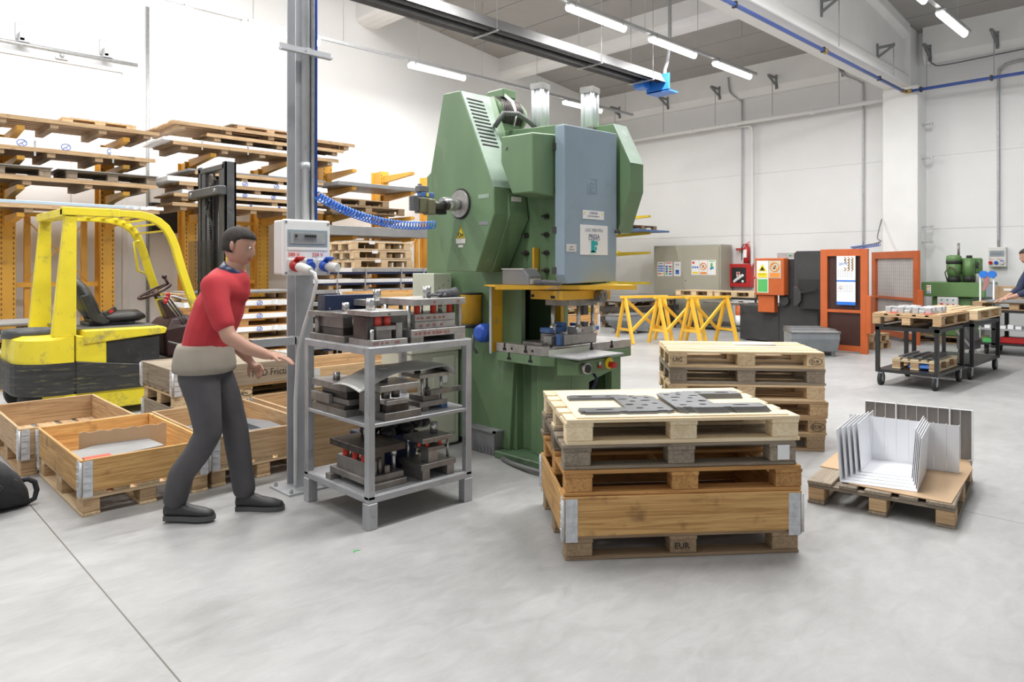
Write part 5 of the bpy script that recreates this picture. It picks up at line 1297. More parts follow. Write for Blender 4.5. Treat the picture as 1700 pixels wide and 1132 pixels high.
# inner housing right of the guard
MB().loft([[(3.64, 3.818, 2.05), (3.64, 3.80, 1.88), (3.64, 3.99, 1.46), (3.64, 4.3, 1.46), (3.64, 4.3, 2.05)], [(3.84, 3.83, 2.05), (3.84, 3.80, 1.86), (3.84, 4.03, 1.46), (3.84, 4.3, 1.46), (3.84, 4.3, 2.05)]]).build('inner_housing', M['green'], pr, bevel=.004)
wp_ = [MB().cyl((xg, 4.195, 1.98), (xg - .02, 4.195, 1.98), .105, 28).build('shaft_cover', M['steel'], gdo),
       MB().cyl((xg - .001, 4.195, 1.98), (xg - .008, 4.195, 1.98), .118, 28).build('shaft_seal', M['ink'], gdo)]
MB().lathe((xg - .02, 4.195, 1.975), (3.32, 4.195, 1.965), [(0, .04), (.2, .045), (.25, .052), (1, .052)], 20).build('shaft_end', M['steelbright'], gdo)
for y, z, w, h, mm, nm in ((4.195, 1.695, .11, .038, 'plastic', 'rating_plate'), (4.195, 1.655, .055, .018, 'plastic', 'rating_plate'), (3.93, 1.82, .10, .026, 'greyplastic', 'tape_strip'), (3.93, 2.02, .12, .03, 'greenlight', 'paint_patch')):
    MB().box(xg - .0025, xg, y - w / 2, y + w / 2, z - h / 2, z + h / 2).build(nm, M[mm], gdo)
wt = MB().prism([(4.195 - .052, 1.715), (4.195 + .052, 1.715), (4.195, 1.815)], 'x', xg - .003, xg).build('warning_triangle', M['signyellow'], gdo)
MB().ring((xg - .004, 4.205, 1.742), .015, .003, YU, ZU, 16, 5).ring((xg - .004, 4.175, 1.738), .009, .003, YU, ZU, 16, 5).build('gear_symbol', M['ink'], wt)
MB().tube([(xg - .004, 4.195 - .046, 1.719), (xg - .004, 4.195 + .046, 1.719), (xg - .004, 4.195, 1.806)], .002, 5, close=True).build('triangle_border', M['ink'], wt)
MB().box(3.66, 3.76, 3.795, 3.80, 1.985, 2.02).build('rating_plate', M['plastic'], pr)
# junction box on the frame
jb = MB().loft([[(3.55, 3.47, 2.02), (3.55, 3.68, 2.02), (3.55, 3.80, 2.26), (3.55, 3.80, 2.45), (3.55, 3.47, 2.44)], [(3.86, 3.47, 2.00), (3.86, 3.68, 2.00), (3.86, 3.80, 2.26), (3.86, 3.80, 2.46), (3.86, 3.47, 2.46)]]).build('control_housing', M['green'], pr, bevel=.008)
jb.location = Vector(jb.location)
for z in (2.06, 2.39): MB().box(3.77, 3.80, 3.462, 3.472, z - .02, z + .02).build('hinge', M['steeldark'], jb)
MB().cyl((3.55, 3.74, 2.36), (3.54, 3.74, 2.36), .012).build('lock', M['steelmid'], jb)
# right-hand guard
rg = [(3.80, 2.62), (3.432, 2.612), (3.265, 2.29), (3.265, 2.074), (3.385, 1.757), (3.80, 1.76)]
MB().loft([P3(4.40, rg), P3(4.575, rg)]).build('crank_guard', M['green'], pr, bevel=.006)
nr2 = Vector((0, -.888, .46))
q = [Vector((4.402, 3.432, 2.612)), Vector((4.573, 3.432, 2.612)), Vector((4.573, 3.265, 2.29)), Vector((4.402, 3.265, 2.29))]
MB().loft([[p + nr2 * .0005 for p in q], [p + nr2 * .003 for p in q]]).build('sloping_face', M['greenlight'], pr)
# air cylinders on top
for (x, y, zb, zt2) in ((4.20, 4.02, 2.56, 2.99), (4.40, 3.66, 2.55, 2.93)):
    c_ = thing('air_cylinder_' , '', '') if False else None
    base = MB().obox((x, y, zb + .03), (.115, .115, .06), rz=.2).cyl((x, y, zb - .06), (x, y, zb + .02), .04).build('cylinder_foot', M['steelmid'], pr, bevel=.006)
    b2 = MB()
    for k in range(4):
        t = .2 + PI / 4 + k * PI / 2; b2.cyl((x + .056 * math.cos(t), y + .056 * math.sin(t), zb + .06), (x + .056 * math.cos(t), y + .056 * math.sin(t), zt2 - .05), .019, 10)
    b2.cyl((x, y, zb + .06), (x, y, zt2 - .05), .050, 18)
    b2.build('cylinder_barrel', M['whitepaint'], pr)
    MB().obox((x, y, zt2 - .025), (.12, .12, .05), rz=.2).cyl((x, y, zt2), (x, y, zt2 + .004), .03).build('cylinder_head', M['steel'], pr, bevel=.006)
MB().tube([(3.72, 4.05, 2.58), (3.75, 3.98, 2.68), (3.9, 3.98, 2.70), (4.05, 4.0, 2.66), (4.15, 4.02, 2.62)], .02, 10).build('air_hose', M['cablegrey'], pr)
# motor behind the guard
mt = MB().lathe((3.90, 4.30, 2.75), (4.22, 4.30, 2.75), [(0, .05), (0, .12), (.1, .13), (.75, .13), (.8, .14), (1, .11), (1, .03)], 24).box(3.92, 4.12, 4.18, 4.42, 2.58, 2.66).build('motor', M['green'], pr)
fn = MB()
for k in range(9): fn.lathe((3.93 + .025 * k, 4.30, 2.75), (3.938 + .025 * k, 4.30, 2.75), [(0, .10), (0, .148), (1, .148), (1, .10)], 24)
fn.build('cooling_fins', M['steeldark'], mt)
MB().box(3.95, 4.1, 4.2, 4.4, 2.88, 2.95).build('terminal_box', M['green'], mt, bevel=.006)
for k in range(2): MB().tube([(3.97, 4.2 + .02 * k, 2.9), (3.95, 4.08 + .02 * k, 2.82), (3.93, 4.02, 2.7), (3.88, 4.0, 2.6)], .007, 6).build('motor_cable', M['cablewhite'], mt)
# valve unit at the left
vt = thing('valve_block', 'small olive and blue pneumatic valve unit at the left edge of the press guard', 'valve', (3.05, 4.10, 1.95)) 
vt.parent = None
MB().box(3.02, 3.13, 4.06, 4.14, 1.88, 1.99).box(3.08, 3.14, 4.04, 4.12, 1.87, 1.98).build('valve_body', M['olive'], vt, bevel=.006)
fb = MB()
for k in range(9): fb.box(2.965, 3.015, 4.07, 4.13, 1.90 + .011 * k, 1.906 + .011 * k)
fb.box(2.97, 3.01, 4.075, 4.125, 1.895, 2.0).build('silencer', M['cablegrey'], vt)
MB().box(3.03, 3.15, 4.07, 4.12, 1.995, 2.03).build('solenoid_base', M['bluepart'], vt, bevel=.004)
MB().box(3.02, 3.10, 4.07, 4.13, 2.031, 2.075).cyl((3.04, 4.10, 2.07), (3.04, 4.1, 2.09), .015).build('solenoid', M['cablegrey'], vt, bevel=.004)
MB().box(3.075, 3.095, 4.065, 4.069, 2.0, 2.025).build('yellow_label', M['signyellow'], vt)
MB().cyl((3.13, 4.10, 1.945), (3.35, 4.17, 1.955), .028, 14).cyl((3.13, 4.10, 1.945), (3.15, 4.105, 1.945), .036, 12).cyl((3.30, 4.15, 1.952), (3.34, 4.165, 1.955), .036, 12).build('rotary_joint', M['steeldark'], vt)
MB().box(3.16, 3.34, 4.17, 4.24, 1.89, 1.96).build('support_bracket', M['ink'], vt)
# bolster: green lower plate and steel T-slot table
bp_ = [(3.76, 4.08), (3.76, 3.60), (3.83, 3.52), (4.76, 3.52), (4.76, 4.08)]
MB().prism([(x, y) for x, y in bp_], 'z', .765, .835).build('bolster_green', M['green'], pr, bevel=.004)
bt = MB().prism([(x, y) for x, y in bp_], 'z', .837, .905).build('bolster_table', M['steel'], pr, bevel=.003)
for y in (3.98, 3.75): MB().box(3.757, 3.765, y - .008, y + .008, .87, .908).box(3.757, 3.765, y - .017, y + .017, .852, .872).build('t_slot', M['dark'], bt)
for x in (4.25, 4.5): MB().box(x - .009, x + .009, 3.517, 3.524, .87, .908).box(x - .02, x + .02, 3.517, 3.524, .85, .872).build('t_slot', M['dark'], bt)
for y in (3.93, 3.70): MB().box(3.757, 3.765, y - .008, y + .008, .80, .836).box(3.757, 3.765, y - .02, y + .02, .785, .802).build('t_slot', M['dark'], bt)
for y in (3.90, 3.68): MB().cyl((3.757, y, .872), (3.762, y, .872), .010, 10).build('bolt_hole', M['dark'], bt)
MB().prism([(3.80, 3.545), (3.815, 3.53), (4.12, 3.80), (4.10, 3.815)], 'z', .9052, .9065).build('diagonal_slot', M['dark'], bt)
# yellow guard plates
MB().prism([(3.49, 3.80), (4.22, 3.075), (4.42, 3.30), (4.36, 3.44), (3.92, 3.46), (3.84, 4.04), (3.60, 4.04)], 'z', 1.348, 1.362).build('guard_top_plate', M['guard'], pr, bevel=.003)
MB().bar((3.49, 3.795, 1.347), (4.22, 3.07, 1.347), .006, .032).build('guard_top_edge', M['guard'], pr)
MB().box(3.735, 3.855, 4.105, 4.115, .83, 1.345).build('guard_side_plate', M['guard'], pr)
MB().box(3.727, 3.7345, 4.095, 4.12, .82, 1.345).build('plate_edge', M['alu'], pr)
MB().box(3.80, 3.85, 3.70, 3.72, 1.365, 1.64).build('guard_bracket', M['guard'], pr)
MB().box(3.70, 3.76, 3.45, 3.48, 1.364, 1.40).build('small_bracket', M['guard'], pr)
# slide, upper tool, control head
MB().box(3.80, 4.17, 3.42, 3.74, 1.255, 1.322).build('slide', M['guard'], pr, bevel=.004)
MB().box(3.797, 3.80, 3.70, 3.73, 1.27, 1.29).box(3.797, 3.80, 3.49, 3.53, 1.265, 1.285).build('slide_slots', M['dark'], pr)
MB().cyl((4.20, 3.42, 1.275), (4.20, 3.36, 1.275), .05, 8, smooth=False).cyl((4.18, 3.36, 1.28), (4.18, 3.352, 1.28), .016).cyl((4.225, 3.36, 1.28), (4.225, 3.352, 1.28), .016).build('clamp_nut', M['steelmid'], pr)
MB().box(4.23, 4.33, 3.40, 3.5, 1.245, 1.315).build('slide_extension', M['guard'], pr)
td = thing('mounted_press_die', 'blue and grey die clamped on the press table under the yellow slide', 'press die', (4.1, 3.7, .907))
MB().box(3.92, 4.25, 3.46, 3.70, 1.205, 1.2545).build('upper_plate', M['steelmid'], td, bevel=.003)
for x, y in ((3.96, 3.66), (4.05, 3.48), (4.30, 3.55)): MB().cyl((x, y, .99), (x, y, 1.205), .015, 12).cyl((x, y, .99), (x, y, 1.06), .024, 12).build('guide_post', M['steelbright'], td)
MB().box(3.97, 4.35, 3.55, 3.80, .9075, .985).box(3.90, 3.965, 3.62, 3.70, .9075, .975).build('lower_plate', M['steel'], td, bevel=.003)
MB().box(4.08, 4.30, 3.54, 3.62, .986, 1.04).build('insert', M['steel'], td, bevel=.002)
MB().box(3.90, 4.10, 3.64, 3.74, .9955, 1.035).box(3.93, 3.965, 3.56, 3.60, .908, .995).box(4.05, 4.10, 3.64, 3.74, 1.035, 1.07).box(4.26, 4.42, 3.58, 3.72, .9955, 1.03).box(4.22, 4.28, 3.58, 3.72, 1.03, 1.055).build('clamp', M['bluepart'], td, bevel=.004)
MB().box(4.14, 4.19, 3.50, 3.56, 1.13, 1.20).box(4.14, 4.19, 3.50, 3.54, 1.0405, 1.08).build('punch', M['steeldark'], td, bevel=.002)
text('58 40 38', .02, (4.10, 3.539, 1.0), XU, ZU, 'redmark', td, 'handwriting')
MB().box(3.84, 4.0, 3.66, 3.86, .908, .925).build('parallel_bar', M['steelmid'], td)
MB().box(4.25, 4.29, 3.84, 3.90, .91, 1.3).build('rear_guard_post', M['guard'], pr)
# two-hand control console
cc = MB().loft([[(x, y, z) for x, y, z in ((3.72, 3.40, .86), (3.72, 3.22, .84), (3.72, 3.20, .745), (3.72, 3.40, .72))], [(x, y, z) for x, y, z in ((4.14, 3.40, .86), (4.14, 3.22, .84), (4.14, 3.20, .745), (4.14, 3.40, .72))]]).build('control_console', M['green'], pr, bevel=.006)
MB().box(3.66, 4.16, 3.14, 3.42, .862, .872).build('console_shelf', M['galv'], cc)
MB().box(3.66, 4.10, 3.415, 3.42, .872, .905).build('console_lip', M['cream'], cc)
MB().cyl((3.79, 3.215, .79), (3.79, 3.17, .79), .038, 20).build('push_button_ring', M['steelbright'], cc); MB().cyl((3.79, 3.172, .79), (3.79, 3.165, .79), .030, 20).build('push_button', M['ink'], cc)
MB().box(3.945, 3.965, 3.195, 3.2, .775, .82).build('start_stop_frame', M['plastic'], cc); MB().cyl((3.955, 3.215, .785), (3.955, 3.185, .785), .012).build('stop_button', M['red'], cc)
MB().cyl((4.065, 3.215, .80), (4.065, 3.198, .80), .042, 20).build('emergency_disc', M['signyellow'], cc); MB().cyl((4.07, 3.198, .79), (4.07, 3.15, .79), .022, 16).build('emergency_stop', M['red'], cc)
MB().cyl((4.14, 3.3, .80), (4.19, 3.3, .80), .03, 16).build('push_button_side', M['steelbright'], cc)
MB().tube([(4.0, 3.3, .73), (4.02, 3.28, .68), (3.99, 3.3, .60), (4.03, 3.3, .56)], .012, 6).build('blue_rag', M['navy'], cc)
# oil reservoir, blue motor, notice at the rear left
MB().lathe((3.80, 4.42, 1.02), (3.80, 4.42, 1.28), [(0, .06), (0, .085), (.9, .085), (.92, .09), (1, .09), (1, .05)], 20).build('yellow_canister', M['guard'], pr)
MB().cyl((3.80, 4.42, 1.00), (3.80, 4.42, 1.03), .092, 20).cyl((3.80, 4.42, 1.27), (3.80, 4.42, 1.285), .092, 20).build('canister_rim', M['ink'], pr)
MB().lathe((3.70, 4.22, .97), (3.86, 4.22, .97), [(0, .03), (0, .06), (.2, .075), (.8, .075), (1, .05)], 18).build('blue_motor', M['blue'], pr)
MB().tube([(3.72, 4.3, .95), (3.73, 4.32, .85), (3.76, 4.3, .8)], .012, 6).build('cable_bundle', M['cablegrey'], pr)
MB().tube([(3.74, 3.98, .02), (3.70, 3.85, .02), (3.66, 3.66, .03), (3.66, 3.5, .03), (3.72, 3.38, .03), (3.82, 3.3, .03)], .018, 8).build('floor_cable', M['cablegrey'], pr)
# things belonging around the press
o = thing('storage_bin', 'grey open-fronted plastic bin of small parts standing on the yellow guard plate', 'bin', (3.72, 3.7, 1.3625))
MB().loft([[(3.66, y, z) for y, z in ((3.90, 1.363), (3.90, 1.482), (3.68, 1.482), (3.62, 1.43), (3.62, 1.363))], [(3.80, y, z) for y, z in ((3.90, 1.363), (3.90, 1.482), (3.68, 1.482), (3.62, 1.43), (3.62, 1.363))]]).build('bin_body', M['greyplastic'], o, bevel=.003)
MB().box(3.655, 3.665, 3.67, 3.905, 1.476, 1.484).box(3.795, 3.805, 3.67, 3.905, 1.476, 1.484).build('bin_rim', M['plastic'], o)
MB().box(3.675, 3.785, 3.616, 3.62, 1.37, 1.41).build('label_window', M['plastic'], o)
C.objects['bin_body']
o = MB().tube([(3.80, 3.60, 1.385), (3.86, 3.55, 1.385), (3.95, 3.50, 1.38)] if False else [(3.66, 3.56, 1.382), (3.68, 3.48, 1.385), (3.72, 3.36, 1.378)], [.02, .022, .014], 8).build('work_glove', M['glove'], loc=(3.68, 3.48, 1.363)); tag(o, 'dark work glove lying beside the bin on the yellow guard plate', 'glove')
o = thing('storage_bin', 'grey stackable plastic crate on the floor at the left of the press base', 'bin', (3.85, 4.3, 0)); 
MB().loft([[(3.79, 4.13, 0.001), (3.95, 4.13, .001), (3.95, 4.42, .001), (3.79, 4.42, .001)], [(3.76, 4.10, .20), (3.99, 4.10, .20), (3.99, 4.44, .20), (3.76, 4.44, .20)]]).build('crate_body', M['greyplastic'], o, bevel=.005)
MB().box(3.75, 4.0, 4.09, 4.11, .19, .205).box(3.75, 3.77, 4.09, 4.45, .19, .205).box(3.98, 4.0, 4.09, 4.45, .19, .205).box(3.75, 4.0, 4.43, 4.45, .19, .205).build('crate_rim', M['greyplastic'], o)
rb = MB()
for k in range(7): rb.box(3.775, 3.785, 4.16 + .04 * k, 4.166 + .04 * k, .02, .19)
rb.build('crate_ribs', M['greyplastic'], o)
o = thing('electrical_cabinet', 'pale cream electrical cabinet standing between the shelf and the press', 'cabinet', (3.6, 4.8, 0))
MB().box(3.34, 3.84, 4.62, 5.05, .02, .80).build('lower_cabinet', M['cream'], o, bevel=.02, seg=3)
MB().box(3.33, 3.85, 4.60, 5.06, .80, .83).build('cabinet_top', M['cream'], o, bevel=.004)
MB().box(3.56, 3.78, 4.612, 4.621, .12, .76).build('cabinet_door', M['cream'], o, bevel=.002)
MB().cyl((3.75, 4.61, .34), (3.75, 4.60, .34), .01).build('door_lock', M['steelmid'], o)
MB().box(3.63, 3.82, 4.70, 5.0, .83, 1.44).build('upper_cabinet', M['cream'], o, bevel=.004)
MB().box(3.62, 3.70, 4.606, 4.611, .54, .68).build('paper_note', M['paper'], o)
e_ = MB()
for k in range(16): e_.box(3.66 + (k * 37 % 11) * .012, 3.668 + (k * 37 % 11) * .012, 4.699, 4.70, 1.12 + (k * 53 % 17) * .016, 1.128 + (k * 53 % 17) * .016)
e_.build('scuffs', M['ink'], o)

# ================================================================ BACK WALL SIDE
rack((14.1, 15.4), 2.6, lambda i: (2.83, 2.39, 1.88, 1.09), 'lemon-yellow cantilever rack at the far end behind the press', yb=12.3 + .36, ym='lemon', y_tip=10.8)
p = make_pallet('brown', 1.2, .8, .12, label='dark pallet on a blue sheet high on the lemon-yellow rack'); place(p, (14.6, 10.85, 2.44), 0)
o = MB().box(14.3, 16.0, 10.6, 11.9, 2.392, 2.438).build('blue_sheet', M['bluepart'], loc=(15, 11, 2.39)); tag(o, 'blue sheet pack under the dark pallet on the lemon-yellow rack', 'steel sheet')
for k, lb in enumerate(('lowest', 'middle', 'top')):
    p = make_pallet('brown', 1.9, .9, .13, label='%s long pallet under dark sheets at the back, left of the beige cabinet' % lb); place(p, (13.8, 10.2, .26 * k), 0)
    o = MB().box(13.7, 15.75, 10.15, 11.2, .26 * k + .131, .26 * k + .259).build('steel_sheet', M['sheet' if k == 2 else 'steeldark'], loc=(14, 10.5, .26 * k + .131)); tag(o, 'dark sheet stack on the %s long pallet at the back' % lb, 'steel sheet')
for k, lb in enumerate(('lower', 'upper')):
    p = make_pallet('tan', 1.2, .8, .14, label='%s pallet of the small pile seen through the press opening' % lb); place(p, (9.25, 8.35, .62 + .15 * k), R(5))
o = MB().box(0, 1.25, 0, .75, 0, .05).build('film_wrapped_sheets', M['film']); tag(o, 'white film-wrapped sheets on the pile seen through the press opening', 'steel sheet'); place(o, (9.2, 8.35, .915), R(5))
cr2 = make_collar('orange', 1.2, .8, .6, 'orange-brown crate at the bottom of the pile seen through the press opening'); place(cr2, (9.25, 8.35, .01), R(5))
def steel_bin(loc, rz, label, w=.62, d=1.0, h=.40):
    t = thing('steel_bin', label, 'steel bin', group='grey stackable steel bins')
    MB().loft([[(x, y, z) for y, z in ((0, .30), (.0, .40), (.1 * d, .42), (.9 * d, .42), (d, .42), (.92 * d, .10), (.30 * d, .08))] for x in (0, w)]).build('bin_body', M['galvbin'], t, bevel=.01)
    MB().box(.02, w - .02, .20, .97, .405, .425).build('contents', M['sheet'], t) if False else None
    MB().box(-.01, w + .01, -.01, .01, .395, .415).box(-.01, .012, 0, d, .41, .43).box(w - .012, w + .01, 0, d, .41, .43).box(-.01, w + .01, d - .02, d + .01, .41, .43).build('rim', M['steelmid'], t)
    for y in (.32 * d, .85 * d): MB().box(.02, .05, y, y + .05, 0, .1).box(w - .05, w - .02, y, y + .05, 0, .1).box(.02, w - .02, y, y + .05, 0, .012).build('skid', M['galvbin'], t)
    return place(t, loc, rz)
M['galvbin'] = mat('dull_grey_bin_paint', (.28, .30, .32), .45, .3, var=.12, scale=5.)
steel_bin((12.55, 10.0, 0), R(-90), 'grey steel bin on feet at the back, left of the trestles')
# beige cabinet
cbt = thing('metal_cabinet', 'beige two-door metal cabinet with safety posters against the back wall', 'cabinet', (16.4, 10.1, 0))
MB().box(16.11, 16.66, 9.16, 11.16, .06, 2.05).build('cabinet_body', M['beige'], cbt, bevel=.005)
MB().box(16.15, 16.62, 9.2, 11.12, 0, .06).build('plinth', M['ink'], cbt)
for y0, y1 in ((9.20, 10.22), (10.17, 11.12)):
    d_ = MB().box(16.085 + (.015 if y0 > 10 else 0), 16.109, y0, y1, .10, 2.0).build('sliding_door', M['beige'], cbt, bevel=.003)
    MB().cyl((16.085, 10.16, 1.13), (16.078, 10.16, 1.13), .022).build('door_lock', M['steelmid'], d_) if y0 < 10 else None
def poster(parent, y1, y0, z0, z1, x, blocks):
    b = MB().box(x - .002, x, y0, y1, z0, z1).build('poster', M['paper'], parent)
    for (u0, u1, v0, v1, mm) in blocks:
        ya = y1 - (y1 - y0) * u0; yb_ = y1 - (y1 - y0) * u1
        MB().box(x - .004, x - .002, min(ya, yb_), max(ya, yb_), z0 + (z1 - z0) * v0, z0 + (z1 - z0) * v1).build('print', M[mm], b)
    return b
rows_ = [(.1 + .22 * c, .26 + .22 * c, .30 + .17 * r, .42 + .17 * r, 'bluetext') for c in range(4) for r in range(3)] + [(.1 + .22 * c, .26 + .22 * c, .1, .22, ('red', 'red', 'signyellow', 'signyellow')[c]) for c in range(4)] + [(.2, .8, .86, .9, 'ink')]
poster(cbt, 11.03, 10.83, 1.24, 1.62, 16.098, rows_)
poster(cbt, 10.80, 10.57, 1.24, 1.62, 16.098, [(.1, .4, .1 + .17 * r, .22 + .17 * r, ('signgreen', 'bluetext', 'bluetext', 'bluetext')[r]) for r in range(4)] + [(.55, .9, .1 + .17 * r, .2 + .17 * r, ('bluetext', 'red', 'signgreen', 'red')[r]) for r in range(4)] + [(.1, .9, .88, .94, 'redtext')])
poster(cbt, 10.52, 10.31, 1.24, 1.62, 16.098, [(.25, .75, .14, .44, 'bluetext'), (.35, .65, .34, .38, 'paper'), (.2, .8, .8, .84, 'greytext'), (.3, .7, .72, .75, 'greytext')])
poster(cbt, 9.98, 9.76, 1.28, 1.66, 16.083, [(.15, .9, .08, .2, 'signyellow'), (.1, .3, .45, .58, 'bluetext'), (.4, .6, .45, .58, 'bluetext'), (.7, .9, .45, .58, 'bluetext'), (.1, .4, .75, .9, 'redtext')])
ps_ = poster(cbt, 9.75, 9.52, 1.28, 1.66, 16.083, [(.1, .9, .05, .2, 'signorange')])
MB().ring((16.078, 9.635, 1.50), .085, .012, YU, ZU, 20, 5).bar((16.078, 9.70, 1.56), (16.078, 9.57, 1.44), .008, .02).build('prohibition_ring', M['signorange'], ps_)
MB().bar((16.079, 9.62, 1.53), (16.079, 9.66, 1.46), .006, .025).build('symbol', M['ink'], ps_)
poster(cbt, 9.51, 9.28, 1.28, 1.66, 16.083, [(.35, .6, .5, .8, 'signgreen'), (.3, .5, .35, .5, 'bluetext'), (.5, .75, .4, .55, 'teal'), (.15, .85, .9, .95, 'signgreen')])
# hydrant cabinet, extinguisher
hc = thing('hose_cabinet', 'red fire-hose cabinet with a glass front on the back wall', 'fire cabinet', (16.6, 8.9, .98))
MB().box(16.56, 16.745, 8.60, 9.20, .98, 1.56).build('cabinet_body', M['red'], hc, bevel=.006)
MB().box(16.545, 16.559, 8.72, 9.10, 1.09, 1.47).build('glass_front', M['ink'], hc)
hs = MB()
for k in range(14): hs.sphere((16.54, 8.80 + (k * 7 % 13) * .019, 1.12 + (k * 5 % 11) * .015), .035, 8, 6, (.3, 1, 1))
hs.build('hose_bundle', M['film'], hc)
MB().box(16.528, 16.532, 8.87, 8.96, 1.24, 1.36).build('fire_sign', M['paper'], hc); MB().box(16.525, 16.529, 8.885, 8.945, 1.30, 1.35).box(16.525, 16.529, 8.90, 8.925, 1.25, 1.3).build('fire_symbol', M['red'], hc)
fe = thing('fire_extinguisher', 'red fire extinguisher hung above the hose cabinet', 'fire extinguisher', (16.6, 8.75, 1.57))
MB().lathe((16.62, 8.73, 1.575), (16.62, 8.73, 2.03), [(0, .05), (0, .075), (.85, .075), (.95, .05), (1, .025)], 20).build('cylinder', M['red'], fe)
MB().box(16.60, 16.63, 8.66, 8.82, 2.03, 2.06).bar((16.62, 8.76, 2.06), (16.62, 8.64, 2.12), .015, .015).build('valve_handle', M['red'], fe)
MB().tube([(16.6, 8.79, 2.04), (16.58, 8.84, 1.98), (16.57, 8.84, 1.85), (16.57, 8.84, 1.65)], .01, 6).build('hose', M['rubber'], fe)
MB().box(16.538, 16.543, 8.69, 8.78, 1.72, 1.92).build('label', M['paper'], fe)
MB().box(16.6, 16.74, 8.80, 9.02, 1.90, 1.96).build('wall_hook', M['redmark'], fe)
# three trestles
def trestle(loc, rz, label, L=1.02, H=.92, S=.62):
    t = thing('trestle', label, 'trestle', group='yellow trestles'); m_ = M['trestle']
    MB().box(-.03, L + .03, -.04, .04, H - .05, H).build('top_beam', m_, t, bevel=.003)
    for x in (.06, L - .06):
        for s in (-1, 1):
            MB().bar((x, s * .02, H - .05), (x, s * S / 2, 0), .062, .05, up=XU).build('leg', m_, t)
        MB().bar((x, -S * .37, .26), (x, S * .37, .26), .03, .05).build('cross_rail', m_, t)
    MB().bar((.06, .0, H - .06), (L - .06, S * .35, .22), .04, .055).build('diagonal_brace', m_, t)
    MB().bar((L - .06, .0, H - .06), (.06, -S * .35, .22), .04, .055).build('diagonal_brace', m_, t)
    return place(t, loc, rz)
trestle((11.22, 8.52, 0), R(-22), 'yellow steel trestle, leftmost of the three')
trestle((11.52, 7.94, 0), R(-20), 'yellow steel trestle, middle one of the three')
trestle((11.86, 7.44, 0), R(-18), 'yellow steel trestle, rightmost of the three')
# table with pallets behind the trestles
tb = thing('work_table', 'black steel-framed table behind the yellow trestles carrying light pallets', 'table', (15.2, 8.8, 0))
TX0, TX1, TY0, TY1 = 14.9, 15.7, 7.6, 9.75
MB().box(TX0, TX1, TY0, TY1, .74, .79).build('table_top', M['blackmetal'], tb)
for x in (TX0, TX1 - .04):
    for y in (TY0, TY1 - .04): MB().box(x, x + .04, y, y + .04, 0, .74).build('leg', M['blackmetal'], tb)
MB().box(TX0, TX1, TY0, TY1, .12, .15).build('lower_shelf', M['blackmetal'], tb)
for k, y in enumerate((7.65, 8.70)):
    p = make_pallet('pale', 1.0, .75, .13, label='light pallet on the table behind the trestles, ' + ('right one' if k == 0 else 'left one'), deck=5); place(p, (TX0 + .76, y, .791), R(90))
o = MB().lathe((15.05, 8.05, .0), (15.05, 8.05, .55), [(0, .1), (0, .12), (.8, .12), (.9, .06), (1, .05)], 16).build('orange_canister', M['orange'], loc=(15.05, 8.05, 0)); o.location.z = .151
tag(o, 'orange and white canister under the table behind the trestles', 'canister')
MB().cyl((15.05, 8.05, .15), (15.05, 8.05, .38), .123, 16).build('white_band', M['film'], o)
# ---------------------------------------------------------------- black bandsaw / cutting machine with orange guard
bm_ = thing('cutting_machine', 'large matt black cutting machine with an orange control box', 'machine', (13.9, 6.3, 0))
MB().box(13.40, 14.6, 6.36, 7.19, .02, .72).build('machine_base', M['machineblack'], bm_, bevel=.01)
MB().box(13.40, 14.9, 5.60, 6.36, .02, 1.64).build('machine_body', M['machineblack'], bm_, bevel=.01)
MB().prism([(6.02, .85), (6.02, 1.74), (5.97, 1.79), (5.40, 1.79), (5.40, .85)], 'x', 13.30, 14.8).build('blade_housing', M['machineblack'], bm_, bevel=.008)
MB().box(13.27, 13.31, 5.42, 5.92, .70, 1.25).build('recess', M['ink'], bm_)
MB().loft([[(x, y, z) for y, z in ((5.98, 1.12), (5.90, 1.10), (5.84, 1.0), (5.84, .85), (5.90, .76), (5.98, .74))] for x in (13.20, 13.28)]).build('blade_arm', M['machineblack'], bm_, bevel=.006)
MB().bar((13.22, 5.88, 1.0), (13.2, 5.55, 1.07), .03, .03).build('lever', M['ink'], bm_); MB().box(13.21, 13.23, 5.93, 5.96, 1.06, 1.12).build('red_tip', M['red'], bm_)
MB().box(13.36, 13.5, 5.95, 6.38, 1.66, 1.76).build('button_strip', M['galv'], bm_); MB().sphere((13.35, 6.12, 1.72), .02, 8, 6).build('green_button', M['signgreen'], bm_); MB().sphere((13.35, 6.02, 1.73), .02, 8, 6).build('orange_button', M['signorange'], bm_)
ob = MB().box(13.18, 13.38, 6.16, 6.75, .94, 1.66).build('control_box', M['orange'], bm_, bevel=.01)
MB().box(13.24, 13.40, 6.38, 6.72, .60, .935).build('lower_orange_cover', M['orange'], bm_, bevel=.008)
MB().cyl((13.38, 6.22, .83), (13.30, 6.22, .83), .09, 20).build('round_boss', M['machineblack'], bm_)
MB().sphere((13.2, 6.78, 1.28), .025, 8, 6).build('side_knob', M['red'], ob)
def sign(parent, yl, yr, z0, z1, x, base): return MB().box(x - .003, x, yr, yl, z0, z1).build('safety_sign', M[base], parent)
s1 = sign(ob, 6.71, 6.47, 1.27, 1.61, 13.178, 'paper')
MB().prism([(6.70 - .02, 1.405), (6.50, 1.405), (6.59, 1.55)], 'x', 13.170, 13.175).box(13.170, 13.175, 6.49, 6.69, 1.285, 1.375).build('yellow_print', M['signyellow'], s1)
MB().prism([(6.64, 1.42), (6.54, 1.42), (6.59, 1.50)], 'x', 13.166, 13.170).build('hand_symbol', M['ink'], s1)
text('ATENTIE LA MAINI', .019, (13.168, 6.685, 1.34), NY, ZU, 'ink', s1)
s1 = sign(ob, 6.46, 6.22, 1.27, 1.61, 13.178, 'cream')
